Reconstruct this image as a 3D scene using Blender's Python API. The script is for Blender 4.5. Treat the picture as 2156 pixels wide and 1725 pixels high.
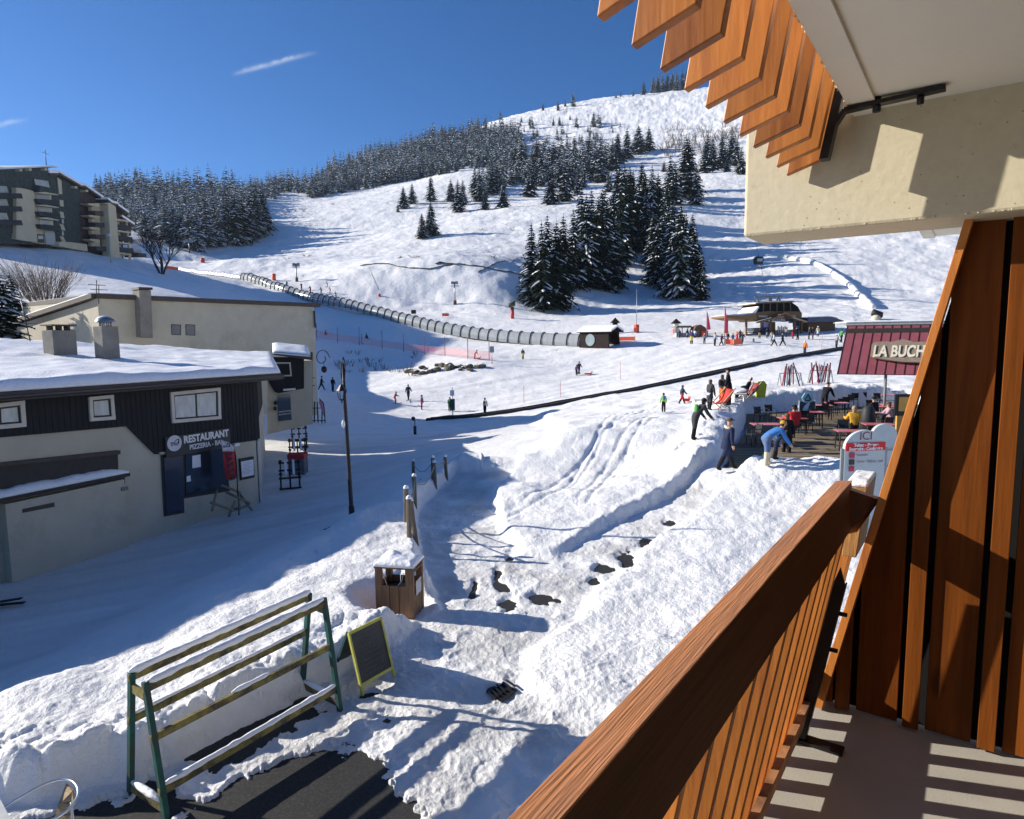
import bpy, bmesh, math, random
import numpy as np
from mathutils import Vector, Matrix
for o in list(bpy.data.objects): bpy.data.objects.remove(o)
S = bpy.context.scene
C = S.collection
R = math.radians
CAMZ = 5.3
# ---------------------------------------------------------------- camera
PIT, ROL, FPX, CX, CY = R(6.1535), R(0.591), 1367.0, 1078.0, 862.5   # photograph measured on a 2156 x 1725 grid
_F = np.array([0, math.cos(PIT), -math.sin(PIT)]); _R0 = np.array([1., 0, 0]); _U0 = np.array([0, math.sin(PIT), math.cos(PIT)])
_R = math.cos(ROL)*_R0 - math.sin(ROL)*_U0; _U = math.sin(ROL)*_R0 + math.cos(ROL)*_U0
cam = bpy.data.objects.new('camera', bpy.data.cameras.new('camera')); C.objects.link(cam)
cam.data.sensor_width = 36; cam.data.lens = FPX/2156*36; cam.data.clip_start = .05; cam.data.clip_end = 6000
cam.matrix_world = Matrix(((_R[0], _U[0], -_F[0], 0), (_R[1], _U[1], -_F[1], 0), (_R[2], _U[2], -_F[2], CAMZ), (0, 0, 0, 1)))
S.camera = cam
# ---------------------------------------------------------------- sky, sun, exposure
SUN_AZ, SUN_EL = R(-76.5), R(23)             # azimuth from the view direction (+Y) towards +X
w = bpy.data.worlds.new('World'); S.world = w; w.use_nodes = True
nt = w.node_tree; nt.nodes.clear()
out = nt.nodes.new('ShaderNodeOutputWorld'); bg = nt.nodes.new('ShaderNodeBackground')
sky = nt.nodes.new('ShaderNodeTexSky'); sky.sky_type = 'NISHITA'; sky.sun_disc = False
sky.sun_elevation = SUN_EL; sky.sun_rotation = SUN_AZ; sky.altitude = 1800; sky.air_density = .8; sky.dust_density = .2; sky.ozone_density = 4.5
gm = nt.nodes.new('ShaderNodeGamma'); gm.inputs[1].default_value = 1.0
bg.inputs[1].default_value = .09
# two thin contrail wisps, placed by direction in the sky
def sky_dir(px, py):
    d = _F + (px-CX)/FPX*_R - (py-CY)/FPX*_U
    return d/np.linalg.norm(d)
tc = nt.nodes.new('ShaderNodeTexCoord'); L = nt.links.new
def M(op, a, b=None, c=None, n=None):
    n = (n or nt).nodes.new('ShaderNodeMath'); n.operation = op
    t = n.id_data
    for i, v in enumerate((a, b, c)):
        if v is None: continue
        if isinstance(v, (int, float)): n.inputs[i].default_value = v
        else: t.links.new(v, n.inputs[i])
    return n.outputs[0]
def dot(v):
    n = nt.nodes.new('ShaderNodeVectorMath'); n.operation = 'DOT_PRODUCT'; L(tc.outputs['Generated'], n.inputs[0]); n.inputs[1].default_value = tuple(v)
    return n.outputs['Value']
nz = nt.nodes.new('ShaderNodeTexNoise'); nz.inputs['Scale'].default_value = 60; nz.inputs['Detail'].default_value = 6
L(tc.outputs['Generated'], nz.inputs['Vector'])
wisp = None
for (a, b, wd, st) in (((485, 157), (672, 108), .0026, .6), ((-40, 272), (62, 250), .0022, .4)):
    A, B = sky_dir(*a), sky_dir(*b); ax = (B-A); ln = np.linalg.norm(ax); ax = ax/ln; mid = (A+B)/2; mid /= np.linalg.norm(mid); nn = np.cross(mid, ax)
    u = M('DIVIDE', dot(ax), ln/2); u = M('SUBTRACT', u, float(mid@ax)/(ln/2))
    v = M('DIVIDE', M('ADD', dot(nn), M('MULTIPLY', M('SUBTRACT', nz.outputs['Fac'], .5), .006)), wd)
    f1 = M('SUBTRACT', 1, M('POWER', M('ABSOLUTE', u), 3)); f1 = M('MAXIMUM', f1, 0)
    f2 = M('EXPONENT', M('MULTIPLY', M('MULTIPLY', v, v), -1))
    fr = M('GREATER_THAN', dot(mid), .5)
    taper = M('MAXIMUM', M('SUBTRACT', .75, M('MULTIPLY', u, .35)), 0)
    g = M('MULTIPLY', M('MULTIPLY', M('MULTIPLY', f1, f2), M('MULTIPLY', fr, taper)), M('MULTIPLY', M('POWER', nz.outputs['Fac'], 1.5), st*2.4))
    wisp = g if wisp is None else M('ADD', wisp, g)
mx = nt.nodes.new('ShaderNodeMix'); mx.data_type = 'RGBA'; mx.clamp_factor = True
hs = nt.nodes.new('ShaderNodeHueSaturation'); hs.inputs['Saturation'].default_value = 1.2; hs.inputs['Hue'].default_value = .504; hs.inputs['Value'].default_value = 1.0
L(sky.outputs[0], hs.inputs['Color']); L(hs.outputs[0], gm.inputs[0]); L(wisp, mx.inputs[0]); L(gm.outputs[0], mx.inputs[6]); mx.inputs[7].default_value = (5.5, 6.0, 6.8, 1)
L(mx.outputs[2], bg.inputs[0]); L(bg.outputs[0], out.inputs[0])
sl = bpy.data.lights.new('sun', 'SUN'); sl.energy = 5.0; sl.angle = R(.53); sl.color = (1, .935, .83)
so = bpy.data.objects.new('sun', sl); C.objects.link(so)
sd = Vector((math.sin(SUN_AZ)*math.cos(SUN_EL), math.cos(SUN_AZ)*math.cos(SUN_EL), math.sin(SUN_EL)))
so.rotation_euler = (-sd).to_track_quat('-Z', 'Y').to_euler(); so.location = sd*200
S.view_settings.view_transform = 'Standard'; S.view_settings.look = 'None'; S.view_settings.exposure = .7; S.view_settings.gamma = 1
S.render.engine = 'CYCLES'
S.cycles.max_bounces = 6; S.cycles.diffuse_bounces = 3; S.cycles.glossy_bounces = 3; S.cycles.transparent_max_bounces = 8
# ---------------------------------------------------------------- helpers
def tag(o, label=None, cat=None, group=None, kind=None):
    if label: o['label'] = label
    if cat: o['category'] = cat
    if group: o['group'] = group
    if kind: o['kind'] = kind
    return o
def lin(c): return tuple((v/12.92 if v <= .04045 else ((v+.055)/1.055)**2.4) for v in c)
MC = {}
def mat(name, col, rough=.7, metal=0., var=.12, vs=6., bump=0., bs=40., stretch=(1, 1, 1), spec=.3, rnd=0., dark=None, dthr=.62, knots=0):
    """procedural surface: base colour broken up by noise, a second darker tone (dirt, grain), bump"""
    if name in MC: return MC[name]
    m = bpy.data.materials.new(name); m.use_nodes = True; t = m.node_tree; b = t.nodes['Principled BSDF']
    b.inputs['Roughness'].default_value = rough; b.inputs['Metallic'].default_value = metal; b.inputs['Specular IOR Level'].default_value = spec
    tcn = t.nodes.new('ShaderNodeTexCoord'); mp = t.nodes.new('ShaderNodeMapping'); mp.inputs['Scale'].default_value = stretch
    t.links.new(tcn.outputs['Object'], mp.inputs[0])
    n = t.nodes.new('ShaderNodeTexNoise'); n.inputs['Scale'].default_value = vs; n.inputs['Detail'].default_value = 5; n.inputs['Roughness'].default_value = .6
    t.links.new(mp.outputs[0], n.inputs['Vector'])
    r = t.nodes.new('ShaderNodeValToRGB'); r.color_ramp.elements[0].position = .3; r.color_ramp.elements[1].position = .7
    c0 = tuple(max(0, v*(1-var)) for v in col); c1 = tuple(min(1, v*(1+var)) for v in col)
    r.color_ramp.elements[0].color = (*c0, 1); r.color_ramp.elements[1].color = (*c1, 1)
    t.links.new(n.outputs['Fac'], r.inputs[0]); colout = r.outputs[0]
    if dark:
        n2 = t.nodes.new('ShaderNodeTexNoise'); n2.inputs['Scale'].default_value = vs*.37; n2.inputs['Detail'].default_value = 7; n2.inputs['Roughness'].default_value = .7
        t.links.new(mp.outputs[0], n2.inputs['Vector'])
        r2 = t.nodes.new('ShaderNodeMapRange'); r2.inputs[1].default_value = dthr-.08; r2.inputs[2].default_value = dthr+.08
        t.links.new(n2.outputs['Fac'], r2.inputs[0])
        x = t.nodes.new('ShaderNodeMix'); x.data_type = 'RGBA'; t.links.new(r2.outputs[0], x.inputs[0]); t.links.new(colout, x.inputs[6]); x.inputs[7].default_value = (*dark, 1)
        colout = x.outputs[2]
    if rnd:
        oi = t.nodes.new('ShaderNodeObjectInfo'); h = t.nodes.new('ShaderNodeHueSaturation')
        mr = t.nodes.new('ShaderNodeMapRange'); mr.inputs[3].default_value = 1-rnd; mr.inputs[4].default_value = 1+rnd
        t.links.new(oi.outputs['Random'], mr.inputs[0]); t.links.new(mr.outputs[0], h.inputs['Value']); t.links.new(colout, h.inputs['Color'])
        # move grain per object as well
        va = t.nodes.new('ShaderNodeVectorMath'); va.operation = 'ADD'; t.links.new(tcn.outputs['Object'], va.inputs[0])
        cb = t.nodes.new('ShaderNodeCombineXYZ')
        t.links.new(M('MULTIPLY', oi.outputs['Random'], 37., n=t), cb.inputs[0]); t.links.new(M('MULTIPLY', oi.outputs['Random'], 91., n=t), cb.inputs[1])
        t.links.new(cb.outputs[0], va.inputs[1]); t.links.new(va.outputs[0], mp.inputs[0])
        colout = h.outputs[0]
    t.links.new(colout, b.inputs['Base Color'])
    if knots:                                   # dark oval knots and end checks in boards
        vo = t.nodes.new('ShaderNodeTexVoronoi'); vo.inputs['Scale'].default_value = knots; mk = t.nodes.new('ShaderNodeMapping'); mk.inputs['Scale'].default_value = (1, 1, .38)
        t.links.new(mp.inputs[0].links[0].from_socket, mk.inputs[0]); t.links.new(mk.outputs[0], vo.inputs['Vector'])
        mr2 = t.nodes.new('ShaderNodeMapRange'); mr2.inputs[1].default_value = .05; mr2.inputs[2].default_value = .11; mr2.inputs[3].default_value = .75; mr2.inputs[4].default_value = 0; t.links.new(vo.outputs['Distance'], mr2.inputs[0])
        kx = t.nodes.new('ShaderNodeMix'); kx.data_type = 'RGBA'; t.links.new(mr2.outputs[0], kx.inputs[0]); t.links.new(colout, kx.inputs[6]); kx.inputs[7].default_value = (*[v*.25 for v in col], 1); t.links.new(kx.outputs[2], b.inputs['Base Color'])
    if bump:
        nb = t.nodes.new('ShaderNodeTexNoise'); nb.inputs['Scale'].default_value = bs; nb.inputs['Detail'].default_value = 4
        t.links.new(mp.outputs[0], nb.inputs['Vector'])
        bp = t.nodes.new('ShaderNodeBump'); bp.inputs['Strength'].default_value = 1; bp.inputs['Distance'].default_value = bump
        t.links.new(nb.outputs['Fac'], bp.inputs['Height']); t.links.new(bp.outputs[0], b.inputs['Normal'])
    MC[name] = m; return m
class MB:
    """collects shapes with material slots and links them as ONE mesh object"""
    def __init__(s): s.v = []; s.f = []; s.m = []; s.mats = []; s.sm = []
    def mi(s, m):
        if m not in s.mats: s.mats.append(m)
        return s.mats.index(m)
    def add(s, vs, fs, m=None, smooth=False):
        k = len(s.v); s.v += [tuple(map(float, v)) for v in vs]; i = s.mi(m) if m else 0
        for f in fs: s.f.append(tuple(a+k for a in f)); s.m.append(i); s.sm.append(smooth)
        return s
    def box(s, c, sz, m=None, ax=None):
        """ax: three unit axes"""
        ax = ax or (Vector((1, 0, 0)), Vector((0, 1, 0)), Vector((0, 0, 1))); c = Vector(c); vs = []
        for i in (-1, 1):
            for j in (-1, 1):
                for k in (-1, 1): vs.append(c+ax[0]*(i*sz[0]/2)+ax[1]*(j*sz[1]/2)+ax[2]*(k*sz[2]/2))
        return s.add(vs, [(0, 1, 3, 2), (4, 6, 7, 5), (0, 4, 5, 1), (2, 3, 7, 6), (0, 2, 6, 4), (1, 5, 7, 3)], m)
    def bar(s, a, b, w, h, m=None, up=(0, 0, 1)):
        a = Vector(a); b = Vector(b); d = (b-a); l = d.length; d = d/l; up = Vector(up)
        sx = d.cross(up)
        if sx.length < 1e-4: sx = d.cross(Vector((1, 0, 0)))
        sx.normalize(); u = sx.cross(d)
        return s.box((a+b)/2, (l, w, h), m, (d, sx, u))
    def tube(s, pts, r, m=None, n=8, cap=True, smooth=True):
        pts = [Vector(p) for p in pts]; rs = r if isinstance(r, (list, tuple)) else [r]*len(pts); vs = []; fs = []
        prev = None
        for i, p in enumerate(pts):
            d = (pts[min(i+1, len(pts)-1)]-pts[max(i-1, 0)]).normalized()
            if prev is None:
                sx = d.cross(Vector((0, 0, 1)));
                if sx.length < .05: sx = d.cross(Vector((1, 0, 0)))
            else: sx = prev - d*prev.dot(d)
            sx.normalize(); prev = sx; u = sx.cross(d)
            for k in range(n):
                a = 2*math.pi*k/n; vs.append(p+sx*(math.cos(a)*rs[i])+u*(math.sin(a)*rs[i]))
        for i in range(len(pts)-1):
            for k in range(n): fs.append((i*n+k, i*n+(k+1) % n, (i+1)*n+(k+1) % n, (i+1)*n+k))
        if cap: fs.append(tuple(range(n-1, -1, -1))); fs.append(tuple(range((len(pts)-1)*n, len(pts)*n)))
        return s.add(vs, fs, m, smooth)
    def prism(s, pts, off, m=None):
        """closed planar polygon (3D points) swept by off"""
        pts = [Vector(p) for p in pts]; off = Vector(off); n = len(pts)
        fs = [tuple(range(n)), tuple(range(2*n-1, n-1, -1))]+[(i, i+n, (i+1) % n+n, (i+1) % n) for i in range(n)]
        return s.add(pts+[p+off for p in pts], fs, m)
    def ball(s, c, r, m=None, n=10, k=7, z0=-1., z1=1.):
        c = Vector(c); r = (r, r, r) if isinstance(r, (int, float)) else r; vs = []; fs = []
        for i in range(k+1):
            ph = math.asin(z0)+(math.asin(z1)-math.asin(z0))*i/k
            for j in range(n):
                a = 2*math.pi*j/n; vs.append((c.x+r[0]*math.cos(ph)*math.cos(a), c.y+r[1]*math.cos(ph)*math.sin(a), c.z+r[2]*math.sin(ph)))
        for i in range(k):
            for j in range(n): fs.append((i*n+j, i*n+(j+1) % n, (i+1)*n+(j+1) % n, (i+1)*n+j))
        return s.add(vs, fs, m, True)
    def build(s, name, m=None, parent=None, bevel=0, fix=True):
        me = bpy.data.meshes.new(name)
        me.from_pydata(s.v, [], s.f)
        for x in (s.mats or [m]):
            if x: me.materials.append(x)
        if s.mats: me.polygons.foreach_set('material_index', s.m)
        me.polygons.foreach_set('use_smooth', s.sm)
        if fix:
            bm = bmesh.new(); bm.from_mesh(me); bmesh.ops.recalc_face_normals(bm, faces=bm.faces); bm.to_mesh(me); bm.free()
        me.update()
        o = bpy.data.objects.new(name, me); C.objects.link(o)
        if parent is not None:
            o.parent = parent; pl = Vector((0, 0, 0)); q = parent
            while q is not None: pl += q.location; q = q.parent
            o.location = -pl                     # shapes are given in world coordinates
        if bevel:
            b = o.modifiers.new('b', 'BEVEL'); b.width = bevel; b.segments = 2; b.limit_method = 'ANGLE'
        return o
def empty(name, loc, label=None, cat=None, group=None):
    o = bpy.data.objects.new(name, None); C.objects.link(o); o.location = loc; o.empty_display_size = .2
    return tag(o, label, cat, group)
def copy_tree(o, parent=None, loc=None, rz=None, sc=None):
    c = o.copy(); C.objects.link(c)
    if parent is not None: c.parent = parent
    if loc is not None: c.location = loc
    if rz is not None: c.rotation_euler[2] = rz
    if sc is not None: c.scale = sc if isinstance(sc, tuple) else (sc, sc, sc)
    for ch in list(o.children): copy_tree(ch, c)
    return c
def text_mesh(txt, size, m, loc, ax, ext=.004, align='CENTER', bold=0., parent=None, name='lettering', mirror=False, wscale=1.):
    """flat lettering standing on a plane; ax = (right, up) unit vectors"""
    cu = bpy.data.curves.new('t', 'FONT'); cu.body = txt; cu.size = size; cu.extrude = ext; cu.align_x = align; cu.align_y = 'CENTER'; cu.offset = bold
    ob = bpy.data.objects.new('t', cu); C.objects.link(ob)
    bpy.context.view_layer.update()
    me = bpy.data.meshes.new_from_object(ob.evaluated_get(bpy.context.evaluated_depsgraph_get()))
    bpy.data.objects.remove(ob)
    r, u = Vector(ax[0]), Vector(ax[1]); n = r.cross(u); r = r*wscale
    if mirror: r = -r
    me.transform(Matrix(((r.x, u.x, n.x, loc[0]), (r.y, u.y, n.y, loc[1]), (r.z, u.z, n.z, loc[2]), (0, 0, 0, 1))))
    me.materials.clear(); me.materials.append(m)
    o = bpy.data.objects.new(name, me); C.objects.link(o)
    if parent is not None:
        o.parent = parent; pl = Vector((0, 0, 0)); q = parent
        while q is not None: pl += q.location; q = q.parent
        o.location = -pl
    return o
def ray(px, py): return _F + (px-CX)/FPX*_R - (py-CY)/FPX*_U
def at(px, py, d):
    v = ray(px, py); return Vector(v*(d/v[1])) + Vector((0, 0, CAMZ))
def atz(px, py, z):
    v = ray(px, py); return Vector(v*((z-CAMZ)/v[2])) + Vector((0, 0, CAMZ))
def proj(p):
    q = np.array([p[0], p[1], p[2]-CAMZ]); d = q@_F; return CX+FPX*(q@_R)/d, CY-FPX*(q@_U)/d
class Plane:
    """a vertical wall plane through p running along compass direction az (degrees, 0 = view direction)"""
    def __init__(s, p, az):
        s.p = Vector(p); a = R(az); s.t = Vector((math.sin(a), math.cos(a), 0)); s.n = Vector((math.cos(a), -math.sin(a), 0))
        if s.n.dot(Vector((0, 0, 0))-s.p) < 0: s.n = -s.n       # towards the camera
        s.n.z = 0; s.n.normalize(); s.u = Vector((0, 0, 1))
        s.r = s.u.cross(s.n)                                     # to the right as seen from the front
        s.r.normalize()
    def at(s, px, py, off=0.):
        v = Vector(ray(px, py)); c = Vector((0, 0, CAMZ)); k = (s.p+s.n*off-c).dot(s.n)/v.dot(s.n); return c+v*k
    def slab(s, mb, pix, o0, o1, m=None):
        """polygon read on the plane, given thickness from offset o0 to o1 along the normal"""
        pts = [s.at(*q)+s.n*o0 for q in pix]; return mb.prism(pts, s.n*(o1-o0), m)
# ---------------------------------------------------------------- noise
def h2(ix, iy, s):
    n = (ix.astype(np.int64)*374761393 + iy.astype(np.int64)*668265263 + s*1274126177) & 0xffffffff
    n = ((n ^ (n >> 13))*1274126177) & 0xffffffff
    return ((n ^ (n >> 16)) & 0xffff)/65535.
def vn(x, y, s):
    ix = np.floor(x); iy = np.floor(y); fx = x-ix; fy = y-iy; fx = fx*fx*(3-2*fx); fy = fy*fy*(3-2*fy)
    a = h2(ix, iy, s); b = h2(ix+1, iy, s); c = h2(ix, iy+1, s); d = h2(ix+1, iy+1, s)
    return (a+(b-a)*fx)*(1-fy)+(c+(d-c)*fx)*fy-.5
def fbm(x, y, s, o=4, g=.5):
    t = 0; a = 1; f = 1
    for i in range(o): t = t+a*vn(x*f+i*17.3, y*f-i*9.1, s+i); a *= g; f *= 2.03
    return t
def clumps(x, y, cell, s, fill=.6):
    """round snow lumps: best of the nine neighbouring cells' domes"""
    X = x/cell; Y = y/cell; ix = np.floor(X); iy = np.floor(Y); best = np.zeros_like(X)
    for i in (-1, 0, 1):
        for j in (-1, 0, 1):
            cx = ix+i; cy = iy+j; k = h2(cx, cy, s+5)
            r = .3+.55*k; dx = X-(cx+h2(cx, cy, s)); dy = Y-(cy+h2(cx, cy, s+1)); q = 1-(dx*dx+dy*dy)/(r*r)
            v = np.where((q > 0) & (h2(cx, cy, s+2) < fill), np.sqrt(np.maximum(q, 0))*r, 0); best = np.maximum(best, v)
    return best*cell
def sst(a, b, x): t = np.clip((x-a)/(b-a), 0, 1); return t*t*(3-2*t)
# ---------------------------------------------------------------- lie of the land
CP = [  # photograph x, y, metres away
 (60,1640,7.6),(480,1600,8.4),(700,1725,7.2),(1060,1700,7.45),(1060,1450,9.9),(1062,1240,13.8),(1000,1100,18.6),(1000,1020,23.6),
 (100,1300,14.6),(-250,1350,13.6),(400,1150,19.6),(270,1150,20),(650,1000,30.3),(850,920,42),(560,950,35),(0,1500,9.4),(400,1290,12.9),(740,1105,19.3),
 (1270,1230,13.9),(1300,1000,23.8),(1510,985,22.1),(1200,930,27.5),(1300,900,31),(1700,985,22),(1900,985,22),(1600,880,33),(1900,850,38),(1500,1150,15.5),(1600,1200,14.),
 (1397,868,41.5),(1437,852,43),(1500,862,39),(905,885,57),(1240,836,62),(1500,785,70),(1694,747,80),(1765,735,84),(1950,715,92),(2300,700,95),
 (860,843,67),(1021,872,58),(675,822,75),(662,885,52),(1216,790,80),(1101,757,92),(1000,757,90),(770,712,111),(665,700,116),(900,790,84),(800,820,74),(1080,860,60),
 (1235,728,100),(1000,714,114),(800,667,132),(640,630,152),(570,607,162),(470,586,185),(380,569,212),
 (380,640,70),(100,560,105),(0,640,66),(-150,640,66),(100,520,135),(-150,490,130),(290,553,158),(0,512,128),(420,600,135),(560,640,120),(700,683,126),(700,760,95),(480,650,95),
 (700,612,160),(800,625,156),(960,640,152),(1080,670,132),(1200,697,116),(1350,707,104),(1500,727,90),(1640,708,101),(1760,702,100),(1600,720,90),
 (760,566,172),(900,568,166),(1000,576,162),(1080,598,160),(700,598,165),(900,628,156),(1050,655,143),(620,592,172),(500,548,225),(380,532,270),
 (250,500,245),(480,521,300),(560,487,340),(300,535,250),(350,420,480),(560,440,450),(180,470,420),(0,470,420),(-300,450,400),
 (650,421,520),(900,376,560),(960,360,560),(700,500,320),(900,502,270),(1000,530,222),(800,540,232),(1080,440,330),(965,446,350),(1150,430,345),(820,440,380),
 (1145,656,150),(1300,612,182),(1440,628,170),(1300,560,215),(1360,470,275),(1450,430,320),(1560,372,400),(1540,560,212),(1600,480,270),(1700,560,200),(1900,500,235),(1990,620,165),(1800,655,135),(1560,650,140),
 (1300,670,128),(1200,672,130),(1440,668,130),(2300,450,260),(2700,430,260),(2300,620,150),
 (1300,330,650),(1100,300,800),(1480,330,600),(1240,400,430),(1480,188,1000),(1300,205,1050),(1100,240,1050),(960,287,1020),(820,331,900),(690,380,750),(640,397,680),(560,405,640),(400,425,640),(1700,150,1000),(2300,90,1000),(1560,300,640),
 (1480,230,1250),(1300,245,1300),(1100,285,1300),(960,330,1300),(820,370,1200),(690,415,1000),(560,440,950),(300,460,800),(0,520,600),(-400,500,600),(2000,200,1300),
]
XP = [(-2.6,7.8,0),(-1,7.3,0),(-4,6.5,0),(-1,9,0),(.8,9,0),(2.5,11,.1),(5,15,.4),(8,17,.6),(0,3,0),(-3,4,0),(4,4,.1),(-6,3,0),(8,9,.3),(14,12,.5),(-14,8,-.7),(-22,12,-.7),(-30,20,-.7),(30,18,.8),(40,30,1.5),(-35,35,2),(-20,30,-.7),(-60,30,8),(-80,60,17),(0,-10,0),(-20,-10,-.5),(20,-10,.5),(0,1,0),(60,10,3),(-60,0,5)]
_p = [tuple(at(*q)) for q in CP]+XP
_p = np.array([(q[0], q[1], q[2]) for q in _p]); _r = np.hypot(_p[:, 0], _p[:, 1]); _az = np.arctan2(_p[:, 0], _p[:, 1])
_K = np.stack([_az, np.log(_r)], 1); _h = _p[:, 2]/(_r+25)
def _phi(d2): return .5*d2*np.log(d2+1e-12)
_n = len(_K); _A = _phi(((_K[:, None]-_K[None])**2).sum(-1))+np.eye(_n)*2e-6; _P = np.hstack([np.ones((_n, 1)), _K])
_W = np.linalg.solve(np.block([[_A, _P], [_P.T, np.zeros((3, 3))]]), np.concatenate([_h, np.zeros(3)]))
def base(x, y):
    x = np.atleast_1d(np.asarray(x, float)); y = np.atleast_1d(np.asarray(y, float)); sh = x.shape; x = x.ravel(); y = y.ravel()
    r = np.maximum(np.hypot(x, y), 1.); az = np.arctan2(x, y); lr = np.log(r); o = np.empty(len(x))
    for i in range(0, len(x), 20000):
        a = az[i:i+20000]; l = lr[i:i+20000]; d2 = (a[:, None]-_K[None, :, 0])**2+(l[:, None]-_K[None, :, 1])**2
        o[i:i+20000] = _phi(d2)@_W[:_n]+_W[_n]+_W[_n+1]*a+_W[_n+2]*l
    return (o*(r+25)).reshape(sh)
def gp(q, z=0.): v = atz(q[0], q[1], z); return (v.x, v.y)
def sdf(x, y, poly):
    """signed distance to a polygon, negative inside"""
    d = np.full(x.shape, 1e9); ins = np.zeros(x.shape, bool); n = len(poly)
    for i in range(n):
        ax, ay = poly[i]; bx, by = poly[(i+1) % n]; ex, ey = bx-ax, by-ay
        t = np.clip(((x-ax)*ex+(y-ay)*ey)/(ex*ex+ey*ey+1e-9), 0, 1); d = np.minimum(d, np.hypot(x-ax-t*ex, y-ay-t*ey))
        c = ((ay > y) != (by > y)) & (x < (bx-ax)*(y-ay)/((by-ay) if by != ay else 1e-9)+ax); ins ^= c
    return np.where(ins, -d, d)
CLEAR = [gp(q) for q in [(-200,1720),(100,1705),(270,1655),(520,1535),(700,1440),(860,1350),(935,1290),(905,1200),(882,1130),(893,1070),(925,1030),(962,1000),(1075,1004),(1022,1045),(1040,1110),(1085,1180),(1170,1190)]] + \
        [gp(q, z) for q, z in [((1300,1100), .3),((1512,985), .75),((1600,985), .8),((1480,1060), .5),((1370,1130), .3)]] + [gp(q) for q in [(1250,1250),(1195,1320),(1110,1370),(1090,1440),(1150,1500),(1260,1530)]] + [(1.6, 7), (2, 2), (-12, 2)]
ROAD = [gp(q, -.3) for q in [(-300,1640),(0,1503),(200,1403),(400,1293),(600,1182),(740,1108),(850,1045),(950,985),(1075,1003)]] + [gp(q, 0.) for q in [(1130,985),(1150,930),(1120,860),(1250,840)]] + [(40, 60), (40, 300), (-200, 300), (-200, 0), (-14, 0)]
DECK = [(7.3, 21.6), (8.4, 24.5), (10.7, 29.5), (13.3, 36.5), (25, 41), (27, 21), (16, 20.4), (9.5, 20.9)]
DZ = .92
ASPH = [[atz(q[0], q[1], 0.) for q in p] for p in (
 [(330,1790),(425,1685),(520,1640),(600,1592),(690,1578),(770,1590),(815,1640),(850,1690),(885,1725),(900,1790)],
 [(-60,1740),(240,1690),(330,1650),(420,1690),(330,1760),(60,1800)],
 [(340,1600),(500,1520),(640,1470),(700,1500),(600,1560),(430,1640)])]
SPOT = [(1062,1240,17,8),(1068,1273,18,15),(1142,1263,30,11),(1048,1210,9,14),(1000,1237,8,14),(1272,1203,18,8),(1325,1165,17,16),(1362,1130,24,8),(1072,1178,8,6),(1410,1095,14,5),(1492,1046,16,4),(1040,1450,12,5),(1250,1225,12,6),(790,1460,20,6)]
RUTS = [[gp(q, .35) for q in p] for p in ([(1215,1060),(1262,1010),(1330,945),(1400,900)], [(1235,1068),(1290,1005),(1352,950),(1430,905)], [(1190,1040),(1250,985),(1300,930),(1345,885)], [(1100,1060),(1210,1000),(1290,945),(1390,870)], [(1290,1020),(1340,960),(1372,905)], [(1060,1090),(1180,1040),(1260,960),(1300,890)])]
def lie(x, y):
    """base lie of the land with the yard in front of the balcony levelled"""
    b = base(x, y); r = np.hypot(x, y); w_ = sst(24, 15, r); m = w_ > 0; q = sdf(x[m], y[m], ROAD)
    n = -.62*sst(.3, -2.4, q)+.55*sst(9, 21, y[m])*sst(-1.5, 7, x[m]); b[m] = b[m]*(1-w_[m])+n*w_[m]; return b
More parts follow.
